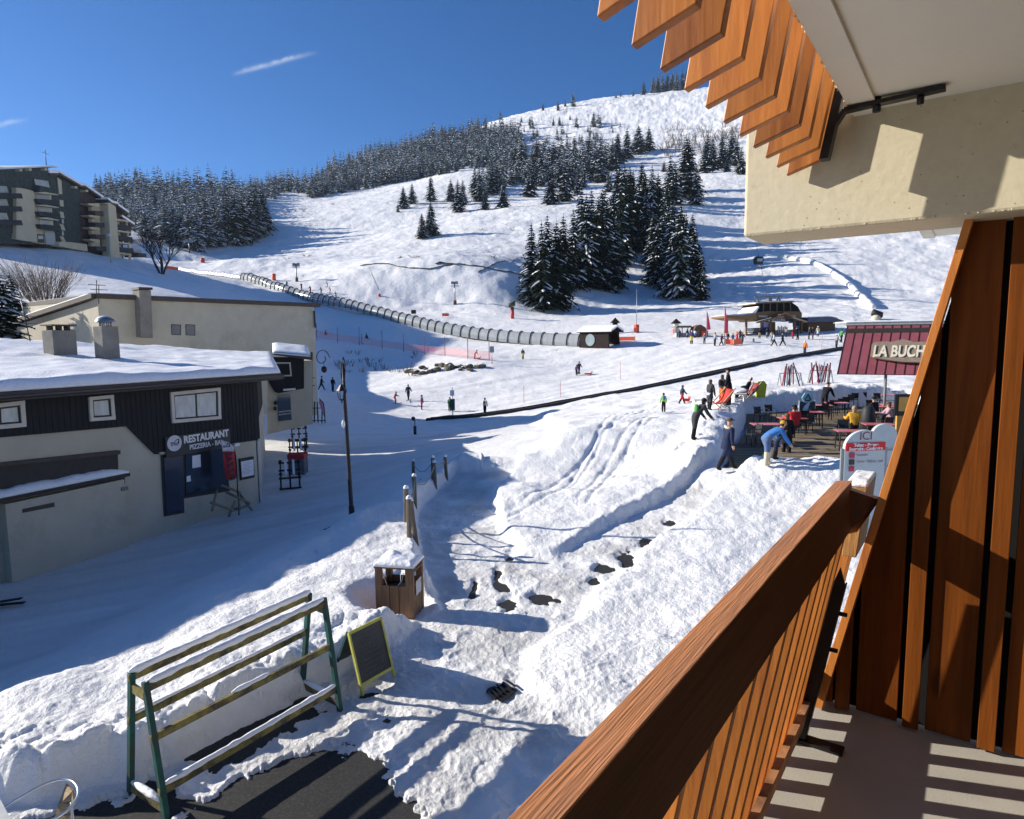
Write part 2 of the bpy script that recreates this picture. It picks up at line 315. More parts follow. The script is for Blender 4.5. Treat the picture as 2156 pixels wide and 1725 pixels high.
def height(x, y, full=True):
    b = lie(x, y); r = np.hypot(x, y); z = b.copy()
    if not full: return z
    near = r < 60
    X = x[near]; Y = y[near]
    if len(X):
        wob = .16*fbm(X*1.6, Y*1.6, 3)+.3*fbm(X*.4, Y*.4, 8, 2)*(np.hypot(X, Y) > 16)
        c = sdf(X, Y, CLEAR)+wob; q = sdf(X, Y, ROAD); dk = sdf(X, Y, DECK)+.5*wob
        hm = np.where(X < -1.2, .38+.2*sst(13, 18, Y)+.08*sst(4, 0, np.abs(X+5)+np.abs(Y-9)*.6), .1+.28*sst(14, 20, Y))*(1+.3*fbm(X*.7, Y*.7, 21, 2))
        bx_ = atz(845, 1296, .05); bd = np.hypot(X-bx_.x, Y-bx_.y-.2); hm = hm*sst(.45, 1.15, bd); rr = hm*sst(0, .34, c)*sst(-.15, 1.3, q+.3*fbm(X*.8, Y*.8, 31))
        # rough ridge thrown up round the terrace
        ridge = np.exp(-((dk-1.1)/.95)**2)*.33*(X < 24)
        dd = sst(0, .42, dk)
        lump = sst(.4, .9, bd)*(clumps(X, Y, .62, 40, .65)*.5+clumps(X, Y, .3, 50, .7)*.5*sst(34, 20, np.hypot(X, Y))+clumps(X, Y, .15, 60, .7)*.5*sst(17, 11, np.hypot(X, Y)))
        lw = np.clip(np.exp(-((c-.35)/.6)**2)*(X < 0)*(Y < 14)*.75+ridge*1.5+(.03+.12*sst(17, 22, Y)*(np.abs(dk) < 6))*sst(-.2, .6, c)*sst(1, 2.5, X)+.06*sst(0, .4, c), 0, 1.1)*sst(-.1, .8, q)
        nr_ = np.hypot(X, Y); fine = .026*fbm(X*4, Y*4, 70, 3, .55)*sst(32, 18, nr_)+.012*vn(X*17, Y*17, 75)*sst(14, 9, nr_)
        foot = clumps(X, Y, .4, 90, .5)*.2*sst(24, 15, nr_)
        soft = sst(-.2, -1.5, q)           # rolled snow of the road
        zz = b[near]+rr+ridge*sst(-.1, .5, dk)*1.0+lump*lw*sst(-.05, .25, c)*sst(0, .2, dk)*.75
        zz = zz+.05+fine*np.where(soft > .5, .35, 1.25)-foot*(1-soft)*sst(.3, -.1, c)*.6
        zz = zz + soft*.05*fbm((X*.9+Y*.42)*.25, (-X*.42+Y*.9)*3.0, 77, 3)
        zz = zz + .13*fbm(X*.8, Y*.8, 101, 2)*sst(0, 1, c)*(1-soft)
        for pl in RUTS:                     # old ski and sledge ruts across the mound
            dmin = np.full(X.shape, 9.)
            for i in range(len(pl)-1):
                (ax, ay), (bx, by) = pl[i], pl[i+1]; ex, ey = bx-ax, by-ay; t_ = np.clip(((X-ax)*ex+(Y-ay)*ey)/(ex*ex+ey*ey), 0, 1); dmin = np.minimum(dmin, np.hypot(X-ax-t_*ex, Y-ay-t_*ey))
            zz = zz-.035*np.exp(-(dmin/.09)**2)*(.4+1.2*np.clip(fbm(X*.9, Y*.9, 333, 3)+.5, 0, 1))
        # asphalt showing through: the snow sheet dips below it
        for poly, dep in zip(ASPH, (.17, .15, .15)):
            a = sdf(X, Y, [(v.x, v.y) for v in poly])+.24*fbm(X*2.2, Y*2.2, 81, 5, .7)+(.17 if dep < .1 else .02)*1.0+( .9*np.abs(fbm(X*1.7, Y*1.7, 86, 4, .65)) if dep < .1 else 0)
            zz = np.where(c < .15, zz-dep*.75*sst(.07, -.09, a), zz)
        for sx, sy, rx, ry in SPOT:
            o = atz(sx, sy, .02 if sx < 1300 else .35); ax = atz(sx+rx, sy, o.z); ay = atz(sx, sy-ry, o.z)
            e1 = ax-o; e2 = ay-o; dx = X-o.x; dy = Y-o.y
            u = (dx*e1.x+dy*e1.y)/e1.length_squared; v = (dx*e2.x+dy*e2.y)/e2.length_squared
            zz = zz-.085*sst(1.7, .3, np.sqrt(u*u+v*v)+.9*fbm(X*3.1, Y*3.1, 83, 4, .6))
        # terrace deck cut
        zz = np.where(dk < .42, zz*dd+(DZ-.12)*(1-dd), zz)
        z[near] = zz*1.0
    fr = sst(25, 60, r)
    far = r > 25
    X = x[far]; Y = y[far]; rf = r[far]
    t = .1*fbm(X*.5, Y*.5, 110, 3, .5)*sst(25, 60, rf)+.9*fbm(X*.06, Y*.06, 120, 4)*sst(90, 260, rf)+.5*fbm(X*.2, Y*.2, 125, 3, .55)*sst(115, 170, rf)+.5*np.abs(vn((X*.7+Y*.7)*.35, (-X*.7+Y*.7)*.09, 128))*sst(118, 140, rf)*sst(230, 170, rf)
    t = t+.13*vn((X*.8+Y*.6)*.12, (-X*.6+Y*.8)*.9, 160)*sst(30, 45, rf)*sst(120, 90, rf)+.1*vn(X*.2, Y*1.6+X*.35, 161)*sst(30, 45, rf)*sst(110, 80, rf)
    t = t+4*np.abs(fbm(X*.012, Y*.012, 130, 5, .6))*sst(450, 800, rf)+1.2*fbm(X*.08, Y*.08, 140, 5, .7)*sst(500, 750, rf)
    # scalloped, dozed snow faces on the cut banks
    z[far] += t
    return z
# ---------------------------------------------------------------- snow sheet, one polar grid reaching past the skyline
_a = np.concatenate([np.linspace(-130, -42, 90)[:-1], np.linspace(-42, 40, 1250), np.linspace(40, 130, 90)[1:]])*math.pi/180
_rr = [1.2]
while _rr[-1] < 1500:
    q = _rr[-1]; _rr.append(q+(.25 if q < 5.5 else max(min(q*q*.00027, q*.0072), .016)))
_rr = np.array(_rr); NA, NR = len(_a), len(_rr)
AA, RR = np.meshgrid(_a, _rr); GX = RR*np.sin(AA); GY = RR*np.cos(AA)
GZ = height(GX.ravel(), GY.ravel()).reshape(GX.shape)
def Zg(x, y):
    """height of the finished snow surface"""
    r = math.hypot(x, y); a = math.atan2(x, y); i = np.searchsorted(_rr, r)-1; j = np.searchsorted(_a, a)-1
    i = min(max(i, 0), NR-2); j = min(max(j, 0), NA-2); u = (r-_rr[i])/(_rr[i+1]-_rr[i]); v = (a-_a[j])/(_a[j+1]-_a[j])
    return float((GZ[i, j]*(1-u)+GZ[i+1, j]*u)*(1-v)+(GZ[i, j+1]*(1-u)+GZ[i+1, j+1]*u)*v)
def G(px, py, dmin=3., dmax=1500.):
    """first point of the snow surface met by the line of sight through a photograph point"""
    v = ray(px, py); hz = math.hypot(v[0], v[1]); a = math.atan2(v[0], v[1]); e = v[2]/hz
    j = min(max(np.searchsorted(_a, a)-1, 0), NA-2); k = (a-_a[j])/(_a[j+1]-_a[j]); z = GZ[:, j]*(1-k)+GZ[:, j+1]*k
    d = (z-CAMZ)-e*_rr; ok = np.where((d[1:] >= 0) & (d[:-1] < 0) & (_rr[1:] > dmin) & (_rr[1:] < dmax))[0]
    if len(ok) == 0: i = int(np.argmin(np.abs(d))); t = 0
    else: i = int(ok[0]); t = -d[i]/(d[i+1]-d[i])
    r = _rr[i]+t*(_rr[min(i+1, NR-1)]-_rr[i]); return Vector((r*math.sin(a), r*math.cos(a), float(z[i]+t*(z[min(i+1, NR-1)]-z[i]))))
def grid_mesh(name, X, Y, Z, m, mask=None):
    nr, na = X.shape; me = bpy.data.meshes.new(name); co = np.stack([X, Y, Z], -1).reshape(-1, 3).astype(np.float32)
    i, j = np.meshgrid(np.arange(nr-1), np.arange(na-1), indexing='ij'); f = np.stack([i*na+j, i*na+j+1, (i+1)*na+j+1, (i+1)*na+j], -1).reshape(-1, 4)[:, ::-1]
    if mask is not None: f = f[mask.reshape(-1)]
    me.vertices.add(len(co)); me.vertices.foreach_set('co', co.ravel()); me.loops.add(f.size); me.loops.foreach_set('vertex_index', f.ravel().astype(np.int32))
    me.polygons.add(len(f)); me.polygons.foreach_set('loop_start', np.arange(0, f.size, 4, dtype=np.int32)); me.polygons.foreach_set('use_smooth', np.ones(len(f), bool))
    me.materials.append(m); me.update(calc_edges=True); o = bpy.data.objects.new(name, me); C.objects.link(o); return o
# snow: bright, slightly warm in sun, fine crystalline bump, coarser far away
def snow_mat():
    m = bpy.data.materials.new('snow'); m.use_nodes = True; t = m.node_tree; b = t.nodes['Principled BSDF']
    b.inputs['Roughness'].default_value = .55; b.inputs['Specular IOR Level'].default_value = .25
    g = t.nodes.new('ShaderNodeNewGeometry'); ln = t.nodes.new('ShaderNodeVectorMath'); ln.operation = 'LENGTH'; t.links.new(g.outputs['Position'], ln.inputs[0])
    def noise(s, d, ro=.6):
        n = t.nodes.new('ShaderNodeTexNoise'); n.inputs['Scale'].default_value = s; n.inputs['Detail'].default_value = d; n.inputs['Roughness'].default_value = ro
        t.links.new(g.outputs['Position'], n.inputs['Vector']); return n.outputs['Fac']
    n1 = noise(9, 6, .65); n2 = noise(1.1, 6, .7); n3 = noise(.13, 7, .72); n4 = noise(.02, 4)
    cr = t.nodes.new('ShaderNodeValToRGB'); cr.color_ramp.elements[0].position = .35; cr.color_ramp.elements[1].position = .6
    cr.color_ramp.elements[0].color = (.84, .835, .825, 1); cr.color_ramp.elements[1].color = (.91, .905, .895, 1); t.links.new(n2, cr.inputs[0])
    at_ = t.nodes.new('ShaderNodeAttribute'); at_.attribute_name = 'trodden'; dm = t.nodes.new('ShaderNodeMix'); dm.data_type = 'RGBA'; t.links.new(at_.outputs['Fac'], dm.inputs[0]); t.links.new(cr.outputs[0], dm.inputs[6]); dm.inputs[7].default_value = (.6, .59, .57, 1); t.links.new(dm.outputs[2], b.inputs['Base Color'])
    n5 = noise(24, 5, .65); bp0 = t.nodes.new('ShaderNodeBump'); bp0.inputs['Distance'].default_value = .022; t.links.new(n5, bp0.inputs['Height'])
    bp1 = t.nodes.new('ShaderNodeBump'); bp1.inputs['Strength'].default_value = 1; bp1.inputs['Distance'].default_value = .03; t.links.new(n1, bp1.inputs['Height']); t.links.new(bp0.outputs[0], bp1.inputs['Normal'])
    bp2 = t.nodes.new('ShaderNodeBump'); bp2.inputs['Distance'].default_value = .07; t.links.new(n2, bp2.inputs['Height']); t.links.new(bp1.outputs[0], bp2.inputs['Normal'])
    bp3 = t.nodes.new('ShaderNodeBump'); t.links.new(n3, bp3.inputs['Height']); t.links.new(bp2.outputs[0], bp3.inputs['Normal'])
    mr = t.nodes.new('ShaderNodeMapRange'); mr.inputs[1].default_value = 30; mr.inputs[2].default_value = 260; mr.inputs[3].default_value = .03; mr.inputs[4].default_value = .75
    t.links.new(ln.outputs['Value'], mr.inputs[0]); t.links.new(mr.outputs[0], bp3.inputs['Distance']); t.links.new(bp3.outputs[0], b.inputs['Normal'])
    return m
SNOW = snow_mat()
WSNOW = mat('lying_snow', (.86, .87, .89), .6, var=.04, vs=9, bump=.02, bs=14)
sg_ = grid_mesh('snow_ground', GX, GY, GZ, SNOW)
_c = sdf(GX.ravel(), GY.ravel(), CLEAR); _tr = np.where(RR.ravel() < 45, sst(.25, -.35, _c)*(.55+.9*fbm(GX.ravel()*1.1, GY.ravel()*1.1, 401, 4, .6)), 0)
_q = sdf(GX.ravel(), GY.ravel(), ROAD); _tr = np.maximum(_tr, np.where(RR.ravel() < 45, .45*sst(-.5, -2, _q)*(.6+fbm((GX.ravel()*.9+GY.ravel()*.42)*.3, (-GX.ravel()*.42+GY.ravel()*.9)*2.2, 402, 4)), 0)).clip(0, 1)
_at = sg_.data.attributes.new('trodden', 'FLOAT', 'POINT'); _at.data.foreach_set('value', _tr.astype(np.float32))      # how dirty and trampled the snow is
tag(sg_, 'snow covered valley ground rising to the ski slopes', kind='structure')
# asphalt under the snow, same lie of the land
_x = np.linspace(-11, 13, 200); _y = np.linspace(2, 26, 200); AX, AY = np.meshgrid(_x, _y); ABZ = lie(AX.ravel(), AY.ravel()).reshape(AX.shape)-.005
asph = mat('asphalt', (.022, .022, .022), .62, var=.6, vs=70, bump=.009, bs=160, dark=(.065, .06, .048), dthr=.6)
tag(grid_mesh('asphalt_yard', AX, AY, ABZ, asph), 'dark wet asphalt bared where snow has melted', kind='structure')
# ---------------------------------------------------------------- the balcony we stand on
AZB = R(35.55); T = Vector((math.sin(AZB), math.cos(AZB), 0)); N = Vector((math.cos(AZB), -math.sin(AZB), 0)); Zv = Vector((0, 0, 1))
def B(t, n, z): return T*t+N*n+Zv*(z+CAMZ)        # balcony coordinates: along the rail, inwards, up from eye level
WD = mat('larch_boards', (.44, .16, .035), .45, var=.16, vs=3, bump=.0012, bs=10, stretch=(6, 6, .6), spec=.3, rnd=.3, dark=(.27, .085, .025), dthr=.56, knots=4.5)
WD2 = mat('shade_dark_boards', (.115, .032, .009), .5, var=.25, vs=4, bump=.0012, bs=12, stretch=(8, 8, .5), spec=.3, rnd=.25, dark=(.07, .018, .006), dthr=.58)  # albedo lowered to imitate the same wood seen in shade
WCAP = mat('weathered_lit_rail', (.4, .17, .07), .7, var=.25, vs=9, bump=.004, bs=20, stretch=(3, 3, 8), dark=(.27, .12, .065), dthr=.58)  # weathered wood, lighter tone for the sunlit top of the rail
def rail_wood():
    m = mat('rail_plank_shade', (.085, .034, .013), .65, var=.2, vs=6, bump=.0012, bs=12, spec=.15, dark=(.055, .022, .009), dthr=.6)  # plank colour darkened to stand in for its shaded inner face
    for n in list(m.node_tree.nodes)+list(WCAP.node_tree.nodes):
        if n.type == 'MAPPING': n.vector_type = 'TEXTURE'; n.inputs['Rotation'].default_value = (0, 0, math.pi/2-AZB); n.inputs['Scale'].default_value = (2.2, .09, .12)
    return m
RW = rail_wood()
CREAM = mat('cream_render', (.6, .54, .385), .9, var=.05, vs=30, bump=.0014, bs=34, dark=(.5, .44, .3), dthr=.69)
CEIL = mat('ceiling_paint', (.8, .77, .67), .85, var=.04, vs=1.5, bump=.0015, bs=60)
FLOOR = mat('balcony_screed', (.42, .395, .34), .8, var=.08, vs=3, bump=.001, bs=120, dark=(.36, .34, .3), dthr=.64)
BLK = mat('black_iron', (.014, .015, .018), .45, .3, var=.3, vs=20, spec=.5)
def fin_profile(zt, zi, zo, ni, no, sl):
    """outline of one slanted upright board in the (n, z) plane; zi/zo bottom heights inside/outside, sl = lean"""
    return [(no, zo), (ni, zi), (ni+sl*(zt-zi), zt), (no+sl*(zt-zo), zt)]
home = empty('apartment_block', B(1.5, 2, -CAMZ), 'cream rendered apartment block whose first floor balcony holds the viewer', 'building')
# floor slab, ceiling slab with shallow edge band, end beam, back wall (behind the viewer)
MB().prism([B(-3, -.53, -1.6), B(6.6, -.53, -1.6), B(6.6, 2.6, -1.6), B(-3, 2.6, -1.6)], (0, 0, -.19)).build('floor_slab', FLOOR, home)
cs = MB().prism([B(-3, -.34, .825), B(6.6, -.34, .825), B(6.6, 2.6, .825), B(-3, 2.6, .825)], (0, 0, .17))
cs.prism([B(-3, -.42, .812), B(6.6, -.42, .812), B(6.6, -.335, .812), B(-3, -.335, .812)], (0, 0, .2))
cs.build('ceiling_slab', CEIL, home)
bm_ = MB().prism([B(2.80, -.814, .412), B(2.80, 1.9, .412), B(2.80, 1.9, 1.6), B(2.80, -.814, 1.6)], T*.3)
eb = bm_.build('end_beam', CREAM, home, bevel=.012)
pt_ = MB(); rp_ = random.Random(6)                                   # blow holes and chipped lower arris of the cast concrete
for k in range(70):
    n_ = rp_.uniform(-.78, .35); z_ = .42+.5*rp_.random()**1.6; s_ = rp_.uniform(.0008, .0032); c0 = B(2.7995, n_, z_); m_ = rp_.randint(5, 7); ph = rp_.random()*6
    pt_.prism([c0+N*(s_*math.cos(ph+6.283*i/m_)*rp_.uniform(.7, 1.3))+Zv*(s_*math.sin(ph+6.283*i/m_)) for i in range(m_)], T*.004)
tag(pt_.build('blow_holes', mat('pit_shadow', (.3, .26, .17), .95), eb), kind='stuff')
ch_ = MB()
for k in range(55):
    n_ = rp_.uniform(-.79, .5); c0 = B(2.797, n_, .413+rp_.uniform(0, .006)); ch_.ball(c0, (rp_.uniform(.001, .009), rp_.uniform(.002, .005), rp_.uniform(.0008, .0025)), n=6, k=3)
for k in range(60):
    u = rp_.uniform(-.4, 2.78); c0 = B(u, -.423, .812+rp_.uniform(-.001, .006)); ch_.ball(c0, (.003, .003, rp_.uniform(.001, .004)), n=6, k=3)
tag(ch_.build('plaster_crumbs', CREAM, eb), kind='stuff')
MB().prism([B(-3, 1.9, -5.5), B(8, 1.9, -5.5), B(8, 2.2, -5.5), B(-3, 2.2, -5.5)], (0, 0, 11)).build('rear_wall', mat('bounce_cut_wall', (.07, .06, .05), .4, var=.3, vs=1), home)  # unseen wall, darkened to cut light bounced into the balcony
MB().prism([B(-3, -.36, 3.6), B(6.6, -.36, 3.6), B(6.6, 2.6, 3.6), B(-3, 2.6, 3.6)], (0, 0, .2)).build('roof_slab', CEIL, home)
# lower railing: deep fins behind a heavy top plank, stringer at the floor, steel uprights
lr = empty('balcony_railing', B(1.5, -.45, -1.6), 'orange larch railing of slanted fins under a broad weathered top plank', 'railing', 'balcony railings')
rp = MB()
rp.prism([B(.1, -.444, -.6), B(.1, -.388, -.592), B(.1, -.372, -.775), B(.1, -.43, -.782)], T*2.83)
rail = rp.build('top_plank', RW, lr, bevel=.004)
cp = MB().prism([B(.1, -.447, -.601), B(.1, -.386, -.593), B(.1, -.386, -.588), B(.1, -.447, -.596)], T*2.832).build('lit_worn_top', WCAP, lr, bevel=.002)
random.seed(4)
FT = [1.192-.155*4+.155*i for i in range(15)]
for i, t in enumerate(FT):
    p = fin_profile(-.782, -2.02, -2.06, -.60+.0, -.735, .175); 
    p = [(-.735, -2.06), (-.597, -2.02), (-.379, -.782), (-.515, -.79)]
    o = MB().prism([B(t-.006, n, z) for n, z in p], T*.027).build('fin', WD, lr, bevel=.0025)
MB().prism([B(.1, -.50, -1.53), B(.1, -.475, -1.53), B(.1, -.455, -1.42), B(.1, -.48, -1.42)], T*2.83).build('stringer', mat('worn_stringer', (.42, .2, .09), .7, var=.35, vs=9, dark=(.14, .07, .04), dthr=.55), lr)
def upright(t):
    m = MB(); m.prism([B(t, -.512, -1.585), B(t, -.468, -1.585), B(t, -.352, -.93), B(t, -.372, -.86), B(t, -.392, -.92)], T*.012)
    m.prism([B(t, -.474, -1.585), B(t, -.468, -1.585), B(t, -.352, -.93), B(t, -.358, -.93)], T*.055)
    m.prism([B(t-.01, -.5, -1.597), B(t+.05, -.5, -1.597), B(t+.05, -.335, -1.597), B(t-.01, -.335, -1.597)], (0, 0, .012))
    m.tube([B(t+.03, -.405, -1.2), B(t+.03, -.372, -1.2)], .009, n=6); m.tube([B(t+.03, -.375, -1.05), B(t+.03, -.345, -1.05)], .009, n=6)
    m.build('steel_upright', BLK, lr, bevel=.002)
upright(2.62); upright(.97)
MB().prism([B(-1.0, -.56, -1.588), B(-1.0, 1.9, -1.588), B(-1.0, 1.9, .8), B(-1.0, -.1, .8)], T*-.05).build('added_shade_screen', WD2, home)  # unseen screen added to keep sky light off the shaded boards
# upper railing hanging outside the slab above
ur = empty('balcony_railing', B(1.5, -.55, .9), 'hanging row of thick orange fins of the balcony overhead', 'railing', 'balcony railings')
for i in range(16):
    t = 2.743-.155*i
    p = [(-.64, .624), (-.497, .669), (-.497+.178*1.6, 2.27), (-.637+.178*1.6, 2.27)]
    MB().prism([B(t, n, z) for n, z in p], T*.03).build('fin', WD, ur, bevel=.003)
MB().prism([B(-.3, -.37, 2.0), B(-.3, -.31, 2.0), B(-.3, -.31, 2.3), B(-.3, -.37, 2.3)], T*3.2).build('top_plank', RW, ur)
def hook():
    m = MB(); q = 2.64
    m.prism([B(q, -.505, .64), B(q, -.475, .64), B(q, -.36, 1.25), B(q, -.39, 1.25)], T*.05)
    m.bar(B(q+.025, -.47, .74), B(q+.025, -.43, .80), .04, .012); m.bar(B(q+.025, -.43, .80), B(q+.025, -.13, .812), .04, .014)
    m.tube([B(q+.025, -.2, .775), B(q+.025, -.2, .812)], .011, n=6); m.tube([B(q+.025, -.33, .775), B(q+.025, -.33, .825)], .013, n=6)
    m.build('steel_bracket', BLK, ur)
hook()
# privacy screen: battens in front of wide boards with dark gaps, slanted edge board
ps = empty('privacy_screen', B(2.964, .3, -1.6), 'tall privacy screen of dark vertical boards with a slanted outer edge', 'screen')
def nz_edge(z): return -.487+(z+1.6)*.2155
def vboard(n0, n1, t0, th, m, nm='board'):
    zt = .432; pts = []
    # clip the board by the slanted outer edge
    def nclip(n): return max(-1.588, min(zt, -1.6+(n+.487)/.2155))
    a, b_ = nclip(n0), nclip(n1)
    if b_ <= -1.58: return
    if n0 >= nz_edge(zt): pts = [(n0, -1.588), (n1, -1.588), (n1, zt), (n0, zt)]
    else:
        z0 = nclip(n0); z1 = nclip(n1); pts = [(max(n0, -.48), -1.588), (n1, -1.588), (n1, z1 if z1 < zt else zt)]
        if z1 >= zt: pts.append((nz_edge(zt), zt))
        if n0 > -.48: pts.append((n0, z0))
    MB().prism([B(t0, n, z) for n, z in pts], T*th).build(nm, m, ps, bevel=.002)
def nfl(px, py):
    v = ray(px, py); k = 2.94/(v@np.array(T)); return float((v*k)@np.array(N))
WS = mat('screen_boards', (.21, .06, .009), .55, var=.25, vs=3, bump=.0012, bs=12, stretch=(8, 8, .5), spec=.12, rnd=.25, knots=3.5, dark=(.12, .033, .007), dthr=.58)  # base colour lowered towards the look of boards in shade
NB = [(-.43+.25*k, -.372+.25*k) for k in range(8)]
for a0, a1 in NB: vboard(a0+.012, a1+.01, 2.952, .024, WS, 'batten')
for k in range(8): vboard(-.372+.25*k+.032, -.43+.25*(k+1)-.008, 2.978, .022, WS, 'wide_board')
vboard(-.475, -.43, 2.978, .022, WS, 'wide_board')
MB().prism([B(3.008, -.46, -1.588), B(3.008, 1.4, -1.588), B(3.008, 1.4, .41), B(3.008, -.03, .41)], T*.006).build('gap_shade_sheet', mat('gap_shade_black', (.008, .007, .007), .95), ps)  # black sheet added so the board gaps look deep in shade
MB().prism([B(2.90, -.49, -1.588), B(2.90, -.458, -1.588), B(2.90, -.030, .432), B(2.90, -.058, .432)], T*.115).build('edge_board', WD, ps, bevel=.002)
for zz in (-1.3, -.45, .3): MB().prism([B(3.02, nz_edge(zz)+.03, zz), B(3.02, 1.4, zz), B(3.02, 1.4, zz+.08), B(3.02, nz_edge(zz)+.03, zz+.08)], T*.026).build('cross_rail', WD2, ps)
# short return plank joining rail and screen, wooden neighbour post with a pad of snow beyond it
MB().prism([B(2.87, -.392, -.80), B(2.93, -.36, -.80), B(2.93, -.285, -.655), B(2.87, -.385, -.615)], T*.045).build('return_plank', WD2, ps)
nbp = empty('balcony_railing', B(3.3, -.4, -1.6), 'snow topped end of the neighbouring balcony railing beyond the screen', 'railing', 'balcony railings')
MB().prism([B(3.06, -.43, -.95), B(3.06, -.375, -.95), B(3.06, -.345, -.64), B(3.06, -.425, -.64)], T*.3).build('top_plank', mat('sunny_plank', (.33, .18, .06), .6, var=.25, vs=8, stretch=(6, 6, 1), bump=.002, bs=20), nbp, bevel=.004)
sn = MB(); random.seed(2); sn.prism([B(3.055, -.427, -.64), B(3.055, -.343, -.64), B(3.35, -.343, -.64), B(3.35, -.427, -.64)], (0, 0, .022))
0 and sn.tube([B(3.05+.0155*i, -.385+.012*math.sin(i*1.7), -.64+.003*math.sin(i*2.3)) for i in range(20)], [.012 if i in (0, 19) else .02+.003*math.sin(i*1.3) for i in range(20)], n=10)
sn.build('snow_pad', WSNOW, nbp, bevel=.009)
for i in range(2): MB().prism([B(3.12+.155*i, n, z) for n, z in [(-.735, -2.06), (-.597, -2.02), (-.41, -.95), (-.52, -.95)]], T*.027).build('fin', WD, nbp)
# ---------------------------------------------------------------- buildings across the road
RENDER = mat('beige_render', (.5, .455, .35), .92, var=.07, vs=1.3, bump=.006, bs=16, dark=(.4, .365, .28), dthr=.6)
SIDING = mat('dark_siding', (.019, .0195, .021), .8, var=.3, vs=4, stretch=(6, 6, .3), bump=.01, bs=6, rnd=.1)
DTRIM = mat('dark_trim', (.035, .033, .03), .6, var=.2, vs=5)
BTRIM = mat('brown_trim', (.075, .06, .05), .7, var=.2, vs=5, bump=.003)
WFRAME = mat('pale_frame', (.62, .58, .5), .7, var=.06, vs=4)
CONC = mat('grey_concrete', (.23, .215, .185), .9, var=.15, vs=2.5, bump=.01, bs=20, dark=(.17, .16, .14), dthr=.58)
def glass(name, col, rough=.06):
    m = mat(name, col, rough, var=.25, vs=1.2, spec=.8); return m
GLASS = glass('window_glass', (.05, .07, .09)); CURT = mat('net_curtain', (.5, .53, .52), .35, var=.2, vs=2.0, spec=.6, stretch=(3, 3, 1)); DGLASS = glass('shop_glass', (.022, .03, .045), .1)
WHITE = mat('white_sheet', (.75, .76, .78), .5, var=.03); RED = mat('red_print', (.5, .03, .03), .5, var=.08); BLACK = mat('black_print', (.02, .02, .022), .5, var=.1)
def sheet_mesh(corners, m, name, parent, thick=.3, nu=50, nv=20, amp=.05, wob=1.2, seed=0):
    """snow laid on a roof: corners a-b (low edge) d-c (high edge), bevelled lumpy slab"""
    a, b, c, d = [Vector(q) for q in corners]; vs = []; fs = []
    U = np.linspace(0, 1, nu); V = np.linspace(0, 1, nv)
    for v in V:
        for u in U:
            p = (a*(1-u)+b*u)*(1-v)+(d*(1-u)+c*u)*v
            l1 = min(u, 1-u)*(b-a).length; l2 = min(v, 1-v)*(d-a).length; e = 1-math.exp(-min(l1, l2)/.12)
            hgt = thick*(.25+.75*e)+amp*float(fbm(np.array([p.x*wob+seed]), np.array([p.y*wob]), 300+seed, 3)[0])*e
            vs.append(p+Vector((0, 0, hgt)))
    k = len(vs)
    for v in V:
        for u in U: vs.append((a*(1-u)+b*u)*(1-v)+(d*(1-u)+c*u)*v)
    for j in range(nv-1):
        for i in range(nu-1):
            q = j*nu+i; fs.append((q, q+1, q+nu+1, q+nu)); fs.append((q+k, q+k+nu, q+k+nu+1, q+k+1))
    rim = [i for i in range(nu)]+[j*nu+nu-1 for j in range(1, nv)]+[(nv-1)*nu+i for i in range(nu-2, -1, -1)]+[j*nu for j in range(nv-2, 0, -1)]
    for i in range(len(rim)):
        p, q = rim[i], rim[(i+1) % len(rim)]; fs.append((p, p+k, q+k, q))
    return MB().add(vs, fs, m, True).build(name, None, parent)
def window(P, pix, parent, glassm=GLASS, frame=.09, mull=(), off=.05, nm='window', fm=None, curtain=None, dark=True):
    """pix = four corners (tl, tr, br, bl) of the outer frame as seen; built on the wall plane"""
    fm = fm or WFRAME; tl, tr, br, bl = [P.at(*q) for q in pix]
    f = MB(); n = P.n
    def quad(a, b, w, d0, d1, m):
        pass
    up = (tl-bl).normalized(); ri = (tr-tl).normalized()
    for a, b, s_ in ((tl, tr, -up), (bl, br, up)):
        f.prism([a, b, b+s_*frame, a+s_*frame], n*off)
    for a, b, s_ in ((tl-up*frame, bl+up*frame, ri), (tr-up*frame, br+up*frame, -ri)):
        f.prism([a, b, b+s_*frame, a+s_*frame], n*(off-.004))
    w = f.build(nm, fm, parent)
    i = [tl+ri*frame-up*frame, tr-ri*frame-up*frame, br-ri*frame+up*frame, bl+ri*frame+up*frame]
    g = MB(); s2 = MB(); c2 = .05
    if dark:
        for a, b, s_ in ((i[0], i[1], -up), (i[3], i[2], up)): s2.prism([a, b, b+s_*c2, a+s_*c2], n*(off*.72))
        for a, b, s_ in ((i[0]-up*c2, i[3]+up*c2, ri), (i[1]-up*c2, i[2]+up*c2, -ri)): s2.prism([a, b, b+s_*c2, a+s_*c2], n*(off*.7))
    for u in mull:
        a = i[0].lerp(i[1], u); b = i[3].lerp(i[2], u); s2.prism([a-ri*.025, b-ri*.025, b+ri*.025, a+ri*.025], n*(off*.74))
    if s2.v: s2.build('sash', DTRIM, w)
    g.prism([q+n*(off*.56) for q in i], n*.008); g.build('pane', curtain or glassm, w)
    return w
# --- restaurant
PW = Plane(atz(546, 1049, -.7), 26.2)
rest = empty('restaurant', atz(400, 1080, -.75), 'restaurant with dark wood upper storey and snowy roof facing the road', 'building')
nW = PW.n; rW = PW.r
cR = PW.at(546, 1049); cR.z = -1.2
def wp(px, py): return PW.at(px, py)
